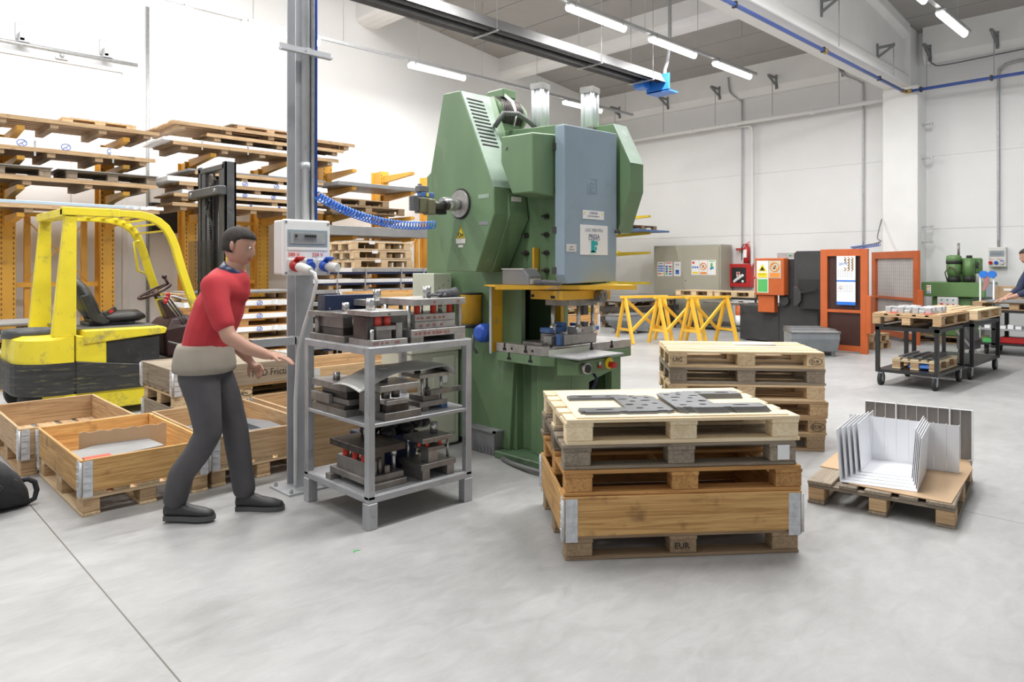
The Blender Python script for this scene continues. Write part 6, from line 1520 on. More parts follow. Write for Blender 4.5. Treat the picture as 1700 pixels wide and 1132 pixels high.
MB().ring((13.172, 6.34, 1.49), .085, .012, YU, ZU, 20, 5).bar((13.172, 6.40, 1.55), (13.172, 6.28, 1.43), .008, .018).box(13.170, 13.175, 6.24, 6.44, 1.285, 1.375).build('orange_print', M['signorange'], s1)
MB().bar((13.171, 6.32, 1.51), (13.171, 6.36, 1.45), .005, .03).build('symbol', M['ink'], s1)
s1 = sign(ob, 6.70, 6.47, .985, 1.265, 13.178, 'paper'); MB().box(13.170, 13.175, 6.485, 6.685, 1.0, 1.25).build('green_print', M['signgreen'], s1)
MB().cyl((13.2, 9.0 - 1.1, .76), (13.2, 6.9, .76), .02, 10).cyl((13.2, 7.45, .76), (13.2, 7.40, .76), .05, 14).build('feed_bar', M['steelmid'], bm_) 
MB().box(13.38, 14.2, 7.19, 7.36, .70, .73).build('side_tray', M['steelmid'], bm_)
# orange mesh cages
def cage_panel(t, a, b, z0, z1, w=.11, mid=None, wire='maroon', pitch=.05, backing=None):
    a = Vector((*a, 0)); b = Vector((*b, 0)); d = (b - a); ln = d.length; d.normalize(); n = Vector((d.y, -d.x, 0))
    def P(s, z): return a + d * s + Vector((0, 0, z))
    def slab(s0, s1, za, zb, th, m=None, off=0):
        m = m or MB(); q = [P(s0, za), P(s1, za), P(s1, zb), P(s0, zb)]
        return m.loft([[p - n * th / 2 + n * off for p in q], [p + n * th / 2 + n * off for p in q]])
    for s0, s1, nm in ((0, w, 'post'), (ln - w, ln, 'post')): slab(s0, s1, 0 if nm == 'post' else z0, z1, .06).build(nm, M['orange'], t, bevel=.003)
    slab(w, ln - w, z1 - w, z1, .06).build('top_rail', M['orange'], t); slab(w, ln - w, z0, z0 + w * .8, .06).build('bottom_rail', M['orange'], t)
    if mid: slab(w, ln - w, mid - .025, mid + .025, .05).build('middle_rail', M['orange'], t)
    g_ = MB(); s = w
    while s < ln - w: slab(s, s + .0028, z0 + w * .8, z1 - w, .003, g_); s += pitch
    z = z0 + w * .8
    while z < z1 - w: slab(w, ln - w, z, z + .0028, .003, g_); z += pitch
    g_.build('wire_mesh', M[wire], t)
    if backing: slab(w + .0, ln - w, z0 + w * .8, z1 - w, .004, off=backing[1]).build('panel_sheet', M[backing[0]], t)
M['cagebrown'] = mat('brown_tinted_sheet', (.085, .036, .028), .35, var=.1, scale=3.)
M['cageclear'] = mat('milky_clear_sheet', (.66, .62, .60), .25, var=.05, scale=3.)
M['wiregrey'] = mat('grey_wire', (.22, .20, .19), .5)
M['wire'] = mat('dark_wire', (.05, .03, .03), .5)
cg = thing('machine_guard', 'orange mesh guard door with a 2019 wall calendar on it', 'machine guard', (12.8, 4.9, 0))
cage_panel(cg, (12.76, 5.28), (12.76, 4.48), .03, 1.80, .12, .72, 'wire', .045, ('cagebrown', -.03))
MB().box(12.70, 12.86, 4.42, 4.50, .35, 1.0).build('latch_box', M['orange'], cg, bevel=.006)
cg2 = thing('machine_guard', 'orange mesh guard panel with a milky sheet, right of the calendar panel', 'machine guard', (15.4, 4.9, 0))
cage_panel(cg2, (16.1, 5.56), (14.92, 4.33), .08, 1.80, .14, .86, 'wiregrey', .075, ('cageclear', -.03))
MB().box(14.84, 14.92, 4.24, 4.34, .45, 1.05).build('latch_box', M['orange'], cg2, bevel=.006)
MB().bar((12.8, 4.45, 1.77), (14.9, 4.36, 1.77), .05, .05).build('link_rail', M['orange'], cg2) if False else None
cl = thing('wall_calendar', 'white and blue 2019 wall calendar hanging on the orange mesh guard', 'calendar', (12.72, 4.83, 1.25))
MB().box(12.715, 12.718, 4.675, 4.99, .83, 1.68).build('paper_sheet', M['paper'], cl)
MB().box(12.711, 12.715, 4.675, 4.99, .83, .885).box(12.711, 12.715, 4.675, 4.99, 1.235, 1.26).build('blue_bands', M['coil'], cl)
text('2019', .07, (12.712, 4.955, 1.52), NY, ZU, 'coil', cl)
zg = MB()
for r in range(5):
    for c in range(3):
        if c + r * .3 < 1.2 and r > 1: continue
        y = 4.86 - c * .06; z = 1.66 - r * .045
        zg.bar((12.712, y, z), (12.712, y - .03, z - .03), .003, .02).bar((12.712, y - .03, z - .03), (12.712, y, z - .06), .003, .02)
zg.build('zigzag_print', M['cardboard'], cl)
text('partener', .035, (12.710, 4.87, .845), NY, ZU, 'paper', cl) if False else None
MB().ring((12.712, 4.92, 1.13), .022, .002, YU, ZU, 14, 4).build('date_ring', M['redmark'], cl)
dg_ = MB()
for r in range(5):
    for c in range(7): dg_.box(12.712, 12.714, 4.95 - c * .037, 4.962 - c * .037, 1.17 - r * .028, 1.178 - r * .028).box(12.712, 12.714, 4.95 - c * .037, 4.962 - c * .037, 1.43 - r * .028, 1.438 - r * .028)
dg_.build('day_grid', M['greytext'], cl)
path_tube('coiled_cable', [(13.2, 4.9, 1.83), (13.6, 4.8, 1.88), (14.6, 4.9, 1.98), (15.6, 5.3, 2.1), (16.15, 5.4, 2.5)], .012, 'cablegrey', 'grey cable hanging from the column to the top of the orange guard', 'cable', 6)
MB_ = MB().helix((13.2, 4.92, 1.82), (14.4, 4.85, 1.92), .03, 16, .006); o = MB_.build('coiled_air_hose', M['blue'], loc=(13.8, 4.9, 1.85)); tag(o, 'small blue coiled hose above the orange guard', 'air hose')
# steel bins before the machine
steel_bin((11.42, 5.22, 0), R(-47), 'blue-grey steel bin, frontmost of the three before the black machine', .80, .36)
steel_bin((12.62, 5.78, 0), R(-78), '', .6) if False else None
steel_bin((11.80, 5.40, 0), R(-47), 'blue-grey steel bin, middle of the three before the black machine', .76, .36)
steel_bin((12.18, 5.58, 0), R(-47), 'blue-grey steel bin, rearmost of the three, nearest the orange guard', .60, .34)
# two small pallets stacked behind the guard
for k, lb in enumerate(('lower', 'upper')):
    p = make_pallet('tan', 1.0, .6, .14, label='%s small pallet on the floor behind the orange guard door' % lb); place(p, (14.1 - .1 * k, 4.55, .142 * k), R(80))
# ---------------------------------------------------------------- green milling / grinding machine
mm_ = thing('drilling_machine', 'green vertical drilling machine on a pallet by the back wall', 'machine', (16.0, 4.05, .14))
p = make_pallet('brown', 1.3, .9, .14, label='dark pallet under the green drilling machine'); place(p, (16.5, 3.52, 0), R(90))
MB().box(15.72, 16.45, 3.66, 4.33, .145, .90).build('machine_base', M['greenmill'], mm_, bevel=.02, seg=2)
MB().box(15.60, 16.55, 3.40, 4.48, .91, 1.19).build('table_box', M['greenmill'], mm_, bevel=.012)
MB().box(15.62, 15.9, 3.28, 3.40, .93, 1.17).build('glass_end', M['window'], mm_)
MB().box(16.2, 16.5, 3.75, 4.1, 1.19, 1.5).build('column_block', M['greenmill'], mm_, bevel=.02)
MB().lathe((15.85, 3.98, 1.19), (15.85, 3.98, 1.30), [(0, .11), (.5, .12), (1, .10)], 20).build('black_collar', M['ink'], mm_)
MB().lathe((15.85, 3.98, 1.30), (15.85, 3.98, 1.72), [(0, .10), (.3, .13), (.55, .13), (.57, .125)] + [(.70, .125), (.72, .135), (.95, .13), (1, .08)], 22).build('motor_housing', M['greenmill'], mm_)
MB().lathe((15.85, 3.98, 1.55), (15.85, 3.98, 1.61), [(0, .136), (1, .136)], 22).build('black_band', M['ink'], mm_)
MB().box(15.95, 16.1, 3.55, 3.95, 1.36, 1.66).build('gear_head', M['greenmill'], mm_, bevel=.02)
MB().cyl((15.85, 3.72, 1.30), (15.85, 3.72, 1.66), .095, 18).build('spindle_housing', M['greenmill'], mm_)
MB().cyl((15.85, 3.72, 1.20), (15.85, 3.72, 1.31), .10, 18).build('spindle_nose', M['ink'], mm_)
MB().cyl((15.85, 3.72, 1.66), (15.85, 3.72, 1.71), .05, 14).build('spindle_cap', M['ink'], mm_)
MB().cyl((15.85, 3.90, 1.70), (15.85, 3.90, 1.95), .022, 10).build('spindle_rod', M['steelmid'], mm_)
MB().cyl((15.80, 3.59, 1.52), (15.80, 3.56, 1.52), .06, 16).build('hand_wheel', M['ink'], mm_)
MB().tube([(15.74, 4.06, 1.2), (15.72, 4.10, 1.38), (15.70, 4.02, 1.50), (15.70, 3.92, 1.45), (15.72, 3.86, 1.3)], .012, 6).build('coolant_hose', M['olive'], mm_)
pnl = MB().obox((15.66, 4.03, .79), (.10, .36, .24), ry=-.1).build('button_panel', M['white'], mm_, bevel=.02, seg=2)
MB().bar((15.62, 4.2, .70), (15.56, 4.32, .62), .06, .05).build('panel_bracket', M['white'], mm_)
for k in range(3):
    for r in range(2):
        MB().sphere((15.61, 4.13 - .10 * k, .85 - .09 * r), .030 if (k, r) == (0, 1) else .018, 10, 6).build('button', M['red' if r else 'teal'], pnl)
lb_ = MB().box(15.594, 15.599, 4.31, 4.39, .97, 1.13).build('safety_label', M['paper'], mm_)
for r in range(3):
    for c in range(2): MB().box(15.590, 15.594, 4.375 - .035 * c - .012, 4.375 - .035 * c + .010, .985 + .05 * r, 1.01 + .05 * r).build('pictogram', M[('bluetext', 'signyellow', 'signorange')[r]], lb_)
# ---------------------------------------------------------------- wall socket box at the right
wb = thing('socket_box', 'grey wall socket box with red and blue sockets at the far right', 'electric box', (16.7, 3.43, 1.5))
MB().box(16.62, 16.745, 3.28, 3.575, 1.49, 1.88).build('housing', M['plastic'], wb, bevel=.012, seg=2)
MB().box(16.612, 16.619, 3.31, 3.55, 1.70, 1.81).build('breaker_window', M['window'], wb); MB().box(16.606, 16.611, 3.36, 3.52, 1.735, 1.775).build('breakers', M['greyplastic'], wb)
for y, mmn in ((3.535, 'red'), (3.44, 'blue'), (3.345, 'plastic')):
    MB().cyl((16.62, y, 1.575), (16.585, y, 1.57), .032, 16).build('socket', M[mmn], wb)
MB().box(16.58, 16.61, 3.32, 3.37, 1.60, 1.62).build('socket_lid', M['blue'], wb)
text('380 V', .03, (16.617, 3.56, 1.635), NY, ZU, 'redtext', wb); text('220 V', .03, (16.617, 3.42, 1.635), NY, ZU, 'redtext', wb)
# ---------------------------------------------------------------- work bench at the right
bn = thing('work_bench', 'black-framed workbench at the right edge with pallets and tools', 'workbench', (14.6, 2.6, 0))
MB().box(14.2, 15.2, 1.2, 3.20, .72, .76).build('bench_top', M['blackmetal'], bn)
for x in (14.2, 15.14):
    for y in (2.95, 1.25): MB().box(x, x + .06, y, y + .06, .12, .72).build('leg', M['blackmetal'], bn)
MB().box(14.2, 15.2, 1.2, 3.20, .42, .45).build('middle_shelf', M['galv'], bn); MB().box(14.2, 15.2, 1.2, 3.25, .17, .20).build('lower_shelf', M['blackmetal'], bn)
for x, y in ((14.3, 3.1), (15.05, 3.05), (14.3, 1.3)):
    MB().cyl((x, y - .02, .065), (x, y + .02, .065), .065, 18).box(x - .02, x + .02, y - .03, y + .03, .08, .17).build('castor', M['rubber'], bn)
p = make_pallet('tan', 1.2, .7, .13, label='light pallet on the workbench at the right'); place(p, (14.95, 2.1, .7605), R(90))
o = MB().box(14.2, 14.9, 1.9, 3.1, .892, .925).build('steel_sheet', M['sheet'], loc=(14.5, 2.5, .892)); tag(o, 'grey steel sheets on the pallet at the right workbench', 'steel sheet')
o = thing('cardboard_box', 'brown cardboard box on the right workbench behind the worker', 'box', (15.05, 2.95, .93))
MB().box(14.93, 15.25, 2.72, 3.12, .926, 1.15).build('box_body', M['cardboard'], o, bevel=.003); MB().box(14.925, 14.93, 2.86, 2.98, 1.07, 1.11).build('label', M['paper'], o)
tr = thing('tape_dispenser', 'white upright dispenser frame with blue rollers and a pink rag beside the bench', 'dispenser', (14.6, 3.2, 0))
MB().tube([(14.6, 3.26, .10), (14.6, 3.26, 1.36)], .015, 8).tube([(14.6, 3.06, .10), (14.6, 3.06, 1.36)], .015, 8).tube([(14.6, 3.30, .10), (14.6, 3.02, .10)], .02, 8).build('frame', M['whitepaint'], tr)
for y in (3.21, 3.08): MB().cyl((14.56, y, 1.36), (14.64, y, 1.36), .062, 20).build('blue_roller', M['coil'], tr)
MB().loft([[(14.57, 3.22, 1.35), (14.57, 3.13, 1.36), (14.60, 3.13, 1.36), (14.60, 3.22, 1.35)], [(14.57, 3.20, 1.22), (14.57, 3.12, 1.20), (14.6, 3.12, 1.2), (14.6, 3.20, 1.22)], [(14.575, 3.23, 1.08), (14.575, 3.19, 1.07), (14.59, 3.19, 1.07), (14.59, 3.23, 1.08)]]).build('rag', M['pink'], tr)
o = MB().box(14.3, 14.55, 3.0, 3.16, .2005, .27).build('green_case', M['signgreen'], loc=(14.4, 3.1, .2)); tag(o, 'small green case on the lowest shelf of the right workbench', 'case')
o = MB().box(14.3, 14.6, 2.55, 2.92, .2005, .30).build('red_toolbox', M['red'], loc=(14.4, 2.7, .2), bevel=.01); tag(o, 'red toolbox on the lowest shelf of the right workbench', 'toolbox')
o = MB().box(14.05, 14.2, 2.88, 3.02, .7605, .785).build('yellow_tape_measure', M['signyellow'], loc=(14.1, 2.9, .76)); o.location = (14.22, 2.95, .7605); tag(o, 'small flat yellow tool on the edge of the right workbench', 'tool')
for k in range(5):
    y = 3.08 - .11 * k; o = MB().box(14.25, 14.33, y - .04, y + .04, .4505, .50 + .02 * (k % 2)).build('paper_carton', M['film'], loc=(14.3, y, .45)); tag(o, 'small white carton on the bench shelf, number %s from the left' % 'one two three four five'.split()[k], 'carton', 'white cartons on the bench shelf')
# dark machine part behind cart
o = thing('pallet_truck', 'dark hand truck with a lever standing behind the rolling tables', 'hand truck', (13.3, 3.2, 0))
MB().loft([[(13.3, y, z) for y, z in ((3.30, .15), (3.30, .42), (3.18, .55), (3.05, .30), (3.05, .15))] for _ in (0,)] + [[(13.7, y, z) for y, z in ((3.30, .15), (3.30, .42), (3.18, .55), (3.05, .30), (3.05, .15))]]).build('truck_body', M['mast'], o, bevel=.01)
MB().cyl((13.4, 3.1, .07), (13.4, 3.14, .07), .07, 16).cyl((13.6, 3.3, .07), (13.6, 3.34, .07), .07, 16).build('wheels', M['rubber'], o)
MB().bar((13.3, 3.3, .45), (13.2, 3.0, .12), .03, .03).build('lever', M['steelmid'], o)

# ================================================================ ROLLING TABLES
def castor(t, x, y, sgn=1):
    c_ = MB().cyl((x, y - .02, .085), (x, y + .02, .085), .085, 22).build('castor_wheel', M['rubber'], t)
    MB().cyl((x, y - .023, .085), (x, y + .023, .085), .045, 16).build('hub', M['galv'], c_)
    MB().loft([[(x - .05, y - .028, .16), (x + .03, y - .028, .16), (x + .012, y - .028, .065), (x - .012, y - .028, .065)], [(x - .05, y - .024, .16), (x + .03, y - .024, .16), (x + .012, y - .024, .065), (x - .012, y - .024, .065)]]).box(x - .05, x + .04, y - .03, y + .03, .155, .165).build('castor_fork', M['galv'], t)
def rolling_table(x0, x1, y0, y1, label):
    t = thing('rolling_table', label, 'rolling table', ((x0 + x1) / 2, (y0 + y1) / 2, 0), group='black rolling tables'); b = M['blackmetal']; w = .045
    for x in (x0, x1 - w):
        for y in (y0, y1 - w): MB().box(x, x + w, y, y + w, .17, .74).build('leg', b, t)
    MB().box(x0, x1, y0, y0 + w, .70, .745).box(x0, x1, y1 - w, y1, .70, .745).box(x0, x0 + w, y0 + w, y1 - w, .70, .745).box(x1 - w, x1, y0 + w, y1 - w, .70, .745).build('top_frame', b, t)
    MB().box(x0 + .005, x1 - .005, y0 + .005, y1 - .005, .17, .205).build('lower_tray', b, t)
    MB().box(x0 + .02, x1 - .02, y0 + .02, y1 - .02, .72, .735).build('top_plate', M['mast'], t)
    for x in (x0, x1 - w): 
        for y in (y0, y1 - .1): MB().box(x, x + .04, y, y + .1, .745, .775).build('corner_stop', b, t)
    for x in (x0 + .06, x1 - .06):
        for y in (y0 + .05, y1 - .05): castor(t, x, y)
    return t
rolling_table(9.55, 10.68, 2.56, 3.27, 'black steel rolling table, front one with small parts on top')
rolling_table(10.86, 12.30, 2.50, 3.24, 'black steel rolling table, rear one with an empty light pallet')
p = make_pallet('tan', 1.2, .78, .13, label='light pallet with small steel parts on the front rolling table', blockwood='tan'); place(p, (9.53, 2.52, .776), 0)
p = make_pallet('pale', 1.3, .80, .13, label='light empty pallet on the rear rolling table'); place(p, (10.90, 2.46, .786), 0)
o = MB().prism([(0, 0), (1.18, 0), (1.18, .75), (0, .75)], 'z', 0, .012).build('plywood_sheet', WOODS['tan']['x']); tag(o, 'brown board between the front rolling table pallet and the small parts', 'plywood sheet'); place(o, (9.54, 2.54, .9065), 0)
M['parts'] = mat('bright_small_parts', (.60, .61, .63), .35, .5, var=.08, scale=12.)
q = 0
for (u, v, n1, n2, n3) in ((.08, .55, 4, 4, 2), (.08, .24, 4, 3, 2), (.42, .50, 4, 3, 2), (.42, .22, 3, 3, 2)):
    for i in range(n1):
        for j in range(n2):
            for k in range(max(1, n3 - (i + j) % 2)):
                q += 1
                o = MB().box(0, .07, 0, .065, 0, .038).build('small_part', M['parts'], bevel=.004) if q == 1 else C.objects['small_part'].copy()
                if q > 1: C.objects.link(o)
                o.location = (9.54 + u + i * .075, 2.56 + v - j * .072, .9187 + .0385 * k)
                tag(o, 'small bright steel part in the heaps on the front rolling table', 'steel part', 'small steel parts on the rolling table')
for k in range(2):
    o = MB().box(0, .30, 0, .09, 0, .008).build('orange_strip', M['urethane']); tag(o, ('left' if k == 0 else 'right') + ' thin orange-red strip among the small parts on the front rolling table', 'strip'); place(o, (9.555, 3.02 - .38 * k, .9187), R(4))
p = make_pallet('fresh', .85, .52, .13, label='small light pallet on the lower tray of the front rolling table', blockwood='tan'); place(p, (9.75, 2.62, .2055), 0)
o = MB().loft([[(0, 0, .0), (.6, .02, .0), (.62, .3, .0), (0, .3, .0)], [(.02, .01, .07), (.56, .03, .06), (.5, .28, .075), (.03, .27, .06)]]).build('blue_bag', M['coil'], bevel=.01); tag(o, 'blue plastic bag inside the small pallet on the lower tray', 'bag'); place(o, (9.78, 2.66, .228), R(5))
for k in range(8):
    o = MB().box(0, .75, 0, .05, 0, .014).build('steel_strip', M['plate' if k % 3 else 'sheet']); tag(o, ('first second third fourth fifth sixth seventh eighth'.split()[k]) + ' flat steel strip from the front on the small lower-tray pallet', 'steel strip', 'steel strips on the lower tray')
    place(o, (9.78 + .02 * (k % 3), 2.64 + .055 * k, .337 + (.015 if k % 2 else 0)), R(4 - 2 * (k % 3)))
# ================================================================ SMALL THINGS
# black bag at the left edge
bg_ = thing('backpack', 'black backpack lying on the floor at the left edge', 'bag', (.62, 5.35, 0))
lp = []
ax = Vector((.30, .17, 0)); ax = Vector((1, .10, 0)).normalized(); pe = Vector((-ax.y, ax.x, 0))
for t, hw, h_ in ((-.75, .18, .30), (-.35, .20, .345), (-.1, .20, .35), (.06, .20, .335), (.18, .19, .28), (.25, .165, .20), (.29, .13, .12), (.305, .09, .06)):
    c0 = Vector((.60, 5.38, 0)) + ax * t; n = 18; ring = []
    for k in range(n):
        a = 2 * PI * k / n; cx_ = math.copysign(abs(math.cos(a)) ** .6, math.cos(a)); sz = math.copysign(abs(math.sin(a)) ** .7, math.sin(a))
        ring.append(c0 + pe * hw * cx_ + Vector((0, 0, h_ / 2 + .002 + h_ / 2 * sz)))
    lp.append(ring)
MB().loft(lp, smooth=True).build('bag_body', M['fabric'], bg_)
z0 = [c for c in ((-.5, .33), (-.3, .35), (-.05, .352), (.1, .325), (.22, .24))]
MB().tube([Vector((.60, 5.38, 0)) + ax * t - pe * .165 + Vector((0, 0, h_ - .06)) for t, h_ in z0], .008, 6).build('zip_piping', M['glove'], bg_)
f0 = Vector((.60, 5.38, 0)) + ax * .10 - pe * .203 + Vector((0, 0, .17))
MB().tube([f0 + ax * .035, f0 + Vector((0, 0, .04)), f0 - ax * .035, f0 - Vector((0, 0, .04))], .003, 6, close=True).build('stitched_patch', M['glove'], bg_)
MB().ring(Vector((.60, 5.38, 0)) + ax * -.02 - pe * .10 + Vector((0, 0, .345)), .011, .004, XU, YU, 12, 6).build('eyelet', M['galv'], bg_)
MB().tube([Vector((.86, 5.36, .15)), Vector((.91, 5.355, .155)), Vector((.945, 5.35, .13)), Vector((.955, 5.34, .08)), Vector((.94, 5.33, .03)), Vector((.90, 5.32, .018)), Vector((.83, 5.32, .02))], .016, 8).build('shoulder_strap', M['fabric'], bg_)
# sign board with led display on the left wall
led = thing('display_board', 'black electronic display board with red digits on the left wall', 'display', (4.35, 13.4, 2.4))
MB().box(4.10, 4.60, 13.40, 13.58, 2.10, 2.63).build('display_case', M['ink'], led, bevel=.01)
MB().box(4.30, 4.38, 13.395, 13.40, 2.53, 2.58).build('digits', M['led'], led)
rb_ = rack  # paper notice on a rack upright beside the press
o = thing('paper_notice', 'white paper sheet with six pictograms taped on the rack upright beside the press', 'notice', (9.75, 12.6, 1.6))
MB().box(9.62, 9.84, 12.642, 12.65, 1.42, 1.80).build('paper', M['paper'], o)
pm = MB()
for r in range(2):
    for c in range(3): pm.ring((9.67 + .06 * c, 12.64, 1.52 + .17 * r), .018, .004, XU, ZU, 10, 4)
pm.build('pictograms', M['greytext'], o)
o = MB().prism([(0, 0), (.03, .008), (.045, .0), (.035, .018), (.012, .02)], 'z', .0005, .002).build('leaf', M['signgreen']); tag(o, 'tiny green scrap lying on the floor in front of the shelf', 'scrap'); place(o, (1.98, 3.25, 0), 0)

# ================================================================ PEOPLE
def skin_mesh(name, verts, edges, m, parent, voxel=.010):
    """limbs and trunk as tapering tubes along connected joints, fused into one smooth surface"""
    mb = MB()
    def rr(v): return v[3] if isinstance(v[3], tuple) else (v[3], v[3])
    sideways = S_
    for i, j in edges:
        a, b_ = Vector(verts[i][:3]), Vector(verts[j][:3]); ra, rb = rr(verts[i]), rr(verts[j]); d = (b_ - a)
        if d.length < 1e-5: continue
        d.normalize(); u = sideways - d * sideways.dot(d)
        if u.length < .2: u = d.orthogonal()
        u.normalize(); w_ = d.cross(u)
        ln = (b_ - a).length; K = 8; loops = []
        for k in range(-3, K + 4):      # rounded ends
            if k < 0: t = k / 3; q = math.sqrt(max(0, 1 - t * t)); c = a + d * t * min(ra) * .95; r = (ra[0] * max(q, .05), ra[1] * max(q, .05))
            elif k > K: t = (k - K) / 3; q = math.sqrt(max(0, 1 - t * t)); c = b_ + d * t * min(rb) * .95; r = (rb[0] * max(q, .05), rb[1] * max(q, .05))
            else: t = k / K; c = a.lerp(b_, t); r = (ra[0] + (rb[0] - ra[0]) * t, ra[1] + (rb[1] - ra[1]) * t)
            loops.append([c + u * math.cos(x) * r[0] + w_ * math.sin(x) * r[1] for x in [2 * PI * n / 16 for n in range(16)]])
        mb.loft(loops, smooth=True)
    o = mb.build(name, M[m], parent)
    rm = o.modifiers.new('fuse', 'REMESH'); rm.mode = 'VOXEL'; rm.voxel_size = voxel; rm.use_smooth_shade = True
    sm = o.modifiers.new('smooth', 'SMOOTH'); sm.factor = .6; sm.iterations = 6 if voxel > .008 else 4
    dg = bpy.context.evaluated_depsgraph_get(); me2 = bpy.data.meshes.new_from_object(o.evaluated_get(dg)); o.modifiers.clear(); o.data = me2
    me2.name = name; me2.materials.clear(); me2.materials.append(M[m])
    me2.polygons.foreach_set('use_smooth', [True] * len(me2.polygons))
    return o
def chain(verts, edges, pts, start=None):
    prev = start
    for p in pts:
        verts.append(p); i = len(verts) - 1
        if prev is not None: edges.append((prev, i))
        prev = i
    return prev
def hand(verts, edges, wrist_i, wrist, fdir, palm_n, side, curl=.5, s=1.):
    """palm, four fingers of different lengths and a thumb from the side of the palm"""
    w = Vector(wrist); f = Vector(fdir).normalized(); n = Vector(palm_n).normalized(); sd = f.cross(n).normalized() * side
    verts.append((*(w + f * .045 * s), (.034 * s, .017 * s))); pi = len(verts) - 1; edges.append((wrist_i, pi))
    verts.append((*(w + f * .080 * s), (.038 * s, .015 * s))); pk = len(verts) - 1; edges.append((pi, pk))
    for k, ln in enumerate((.068, .076, .070, .055)):
        o = (k - 1.5) * .019 * s; base = w + f * .088 * s + sd * o; prev = pk
        d = f.copy(); p = base
        for j in range(4):
            verts.append((*p, .0085 * s if j < 3 else .0068 * s)); edges.append((prev, len(verts) - 1)); prev = len(verts) - 1
            d = (d + n * curl * .55).normalized(); p = p + d * ln / 2.6 * s
    prev = pi; p = w + f * .05 * s - sd * .034 * s; d = (f - sd * .9 + n * .3).normalized()
    for j in range(3):
        verts.append((*p, .0105 * s if j < 2 else .0085 * s)); edges.append((prev, len(verts) - 1)); prev = len(verts) - 1; p = p + d * .030 * s; d = (d + f * .5 + n * .2).normalized()
def head(parent, c, fwd, tilt, s=1.):
    """skull with a face: one lofted surface plus ears; hair is a cap of its own"""
    c = Vector(c); f = Vector(fwd).normalized(); up = (Vector(ZU) + f * tilt).normalized(); f = (f - up * f.dot(up)).normalized(); sd = f.cross(up)
    m = MB(); n = 28; loops = []
    prof = [(-.118, .040, .030, .030), (-.105, .052, .064, .026), (-.085, .062, .080, .045), (-.06, .068, .088, .066), (-.03, .072, .091, .083), (0, .075, .090, .094), (.03, .077, .092, .098), (.06, .074, .088, .094), (.085, .060, .070, .076), (.102, .036, .042, .046), (.110, .010, .012, .012)]
    for h_, w_, df, db in prof:
        ring = []
        for k in range(n):
            a = 2 * PI * k / n; cx_ = math.cos(a); sx = math.sin(a)
            r_f = (df if cx_ > 0 else db) * cx_
            g = math.exp(-((sx * w_) / .012) ** 2) if cx_ > 0 else 0
            if cx_ > .5:
                r_f += g * {-.03: .022, 0: .012, -.06: .004, -.085: .006}.get(h_, 0)      # nose, lips, chin
                e = math.exp(-((abs(sx * w_) - .032) / .012) ** 2); r_f -= e * {0: .010, .03: -.003}.get(h_, 0)  # eye sockets, brow
            ring.append(c + f * r_f * s + sd * sx * w_ * s + up * h_ * s)
        loops.append(ring)
    m.loft(loops, smooth=True)
    for q in (-1, 1):
        m.sphere(c + sd * q * .078 * s - f * .008 * s + up * -.005 * s, .026 * s, 10, 8, (.55, .55, 1.15))
    hd = m.build('head', M['skin'], parent)
    for q in (-1, 1):
        MB().sphere(c + sd * q * .032 * s + f * .080 * s + up * .002 * s, .0085 * s, 10, 8).build('eye', M['plastic'], hd)
        MB().sphere(c + sd * q * .032 * s + f * .0885 * s + up * .002 * s, .0045 * s, 8, 6).build('iris', M['ink'], hd)
    MB().tube([c + f * (.093 - abs(t) * .25) * s + sd * t * s + up * -.066 * s for t in (-.024, -.012, 0, .012, .024)], .0035 * s, 6).build('mouth', M['redmark'], hd)
    hm = MB(); loops = []
    for h_, w_, df, db in [(-.045, .074, -.03, .092), (-.01, .080, -.01, .100), (.03, .083, .030, .106), (.055, .080, .096, .102), (.085, .066, .080, .084), (.106, .040, .050, .054), (.117, .012, .014, .014)]:
        ring = []
        for k in range(n):
            a = 2 * PI * k / n; r_ = (df if math.cos(a) > 0 else db) * math.cos(a)
            ring.append(c + f * r_ * s + sd * math.sin(a) * w_ * s + up * h_ * s)
        loops.append(ring)
    hm.loft(loops, smooth=True).build('hair', M['hair'], parent)
    return hd
def shoe(parent, heel, toe_dir, s=1.):
    h_ = Vector(heel); d = Vector(toe_dir).normalized(); sd = d.cross(Vector(ZU)).normalized(); up = sd.cross(d)
    def ring(t, w, z0, z1, n=14):
        return [h_ + d * t * s + sd * math.cos(a) * w * s + up * ((z0 + z1) / 2 + (z1 - z0) / 2 * math.sin(a)) * s for a in [2 * PI * k / n for k in range(n)]]
    o = MB().loft([ring(0, .030, .02, .09), ring(.03, .038, .02, .12), ring(.09, .040, .02, .11), ring(.15, .045, .02, .085), ring(.22, .048, .02, .07), ring(.27, .036, .02, .055), ring(.285, .016, .022, .042)], smooth=True).build('shoe', M['shoe'], parent)
    pr_ = [(0, .032), (.09, .036), (.2, .050), (.26, .042), (.29, .018)]
    lo = [h_ + d * t * s + sd * w * s for t, w in pr_] + [h_ + d * t * s - sd * w * s for t, w in reversed(pr_)]
    MB().loft([lo, [p + up * .028 * s for p in lo]]).build('sole', M['sole'], o)
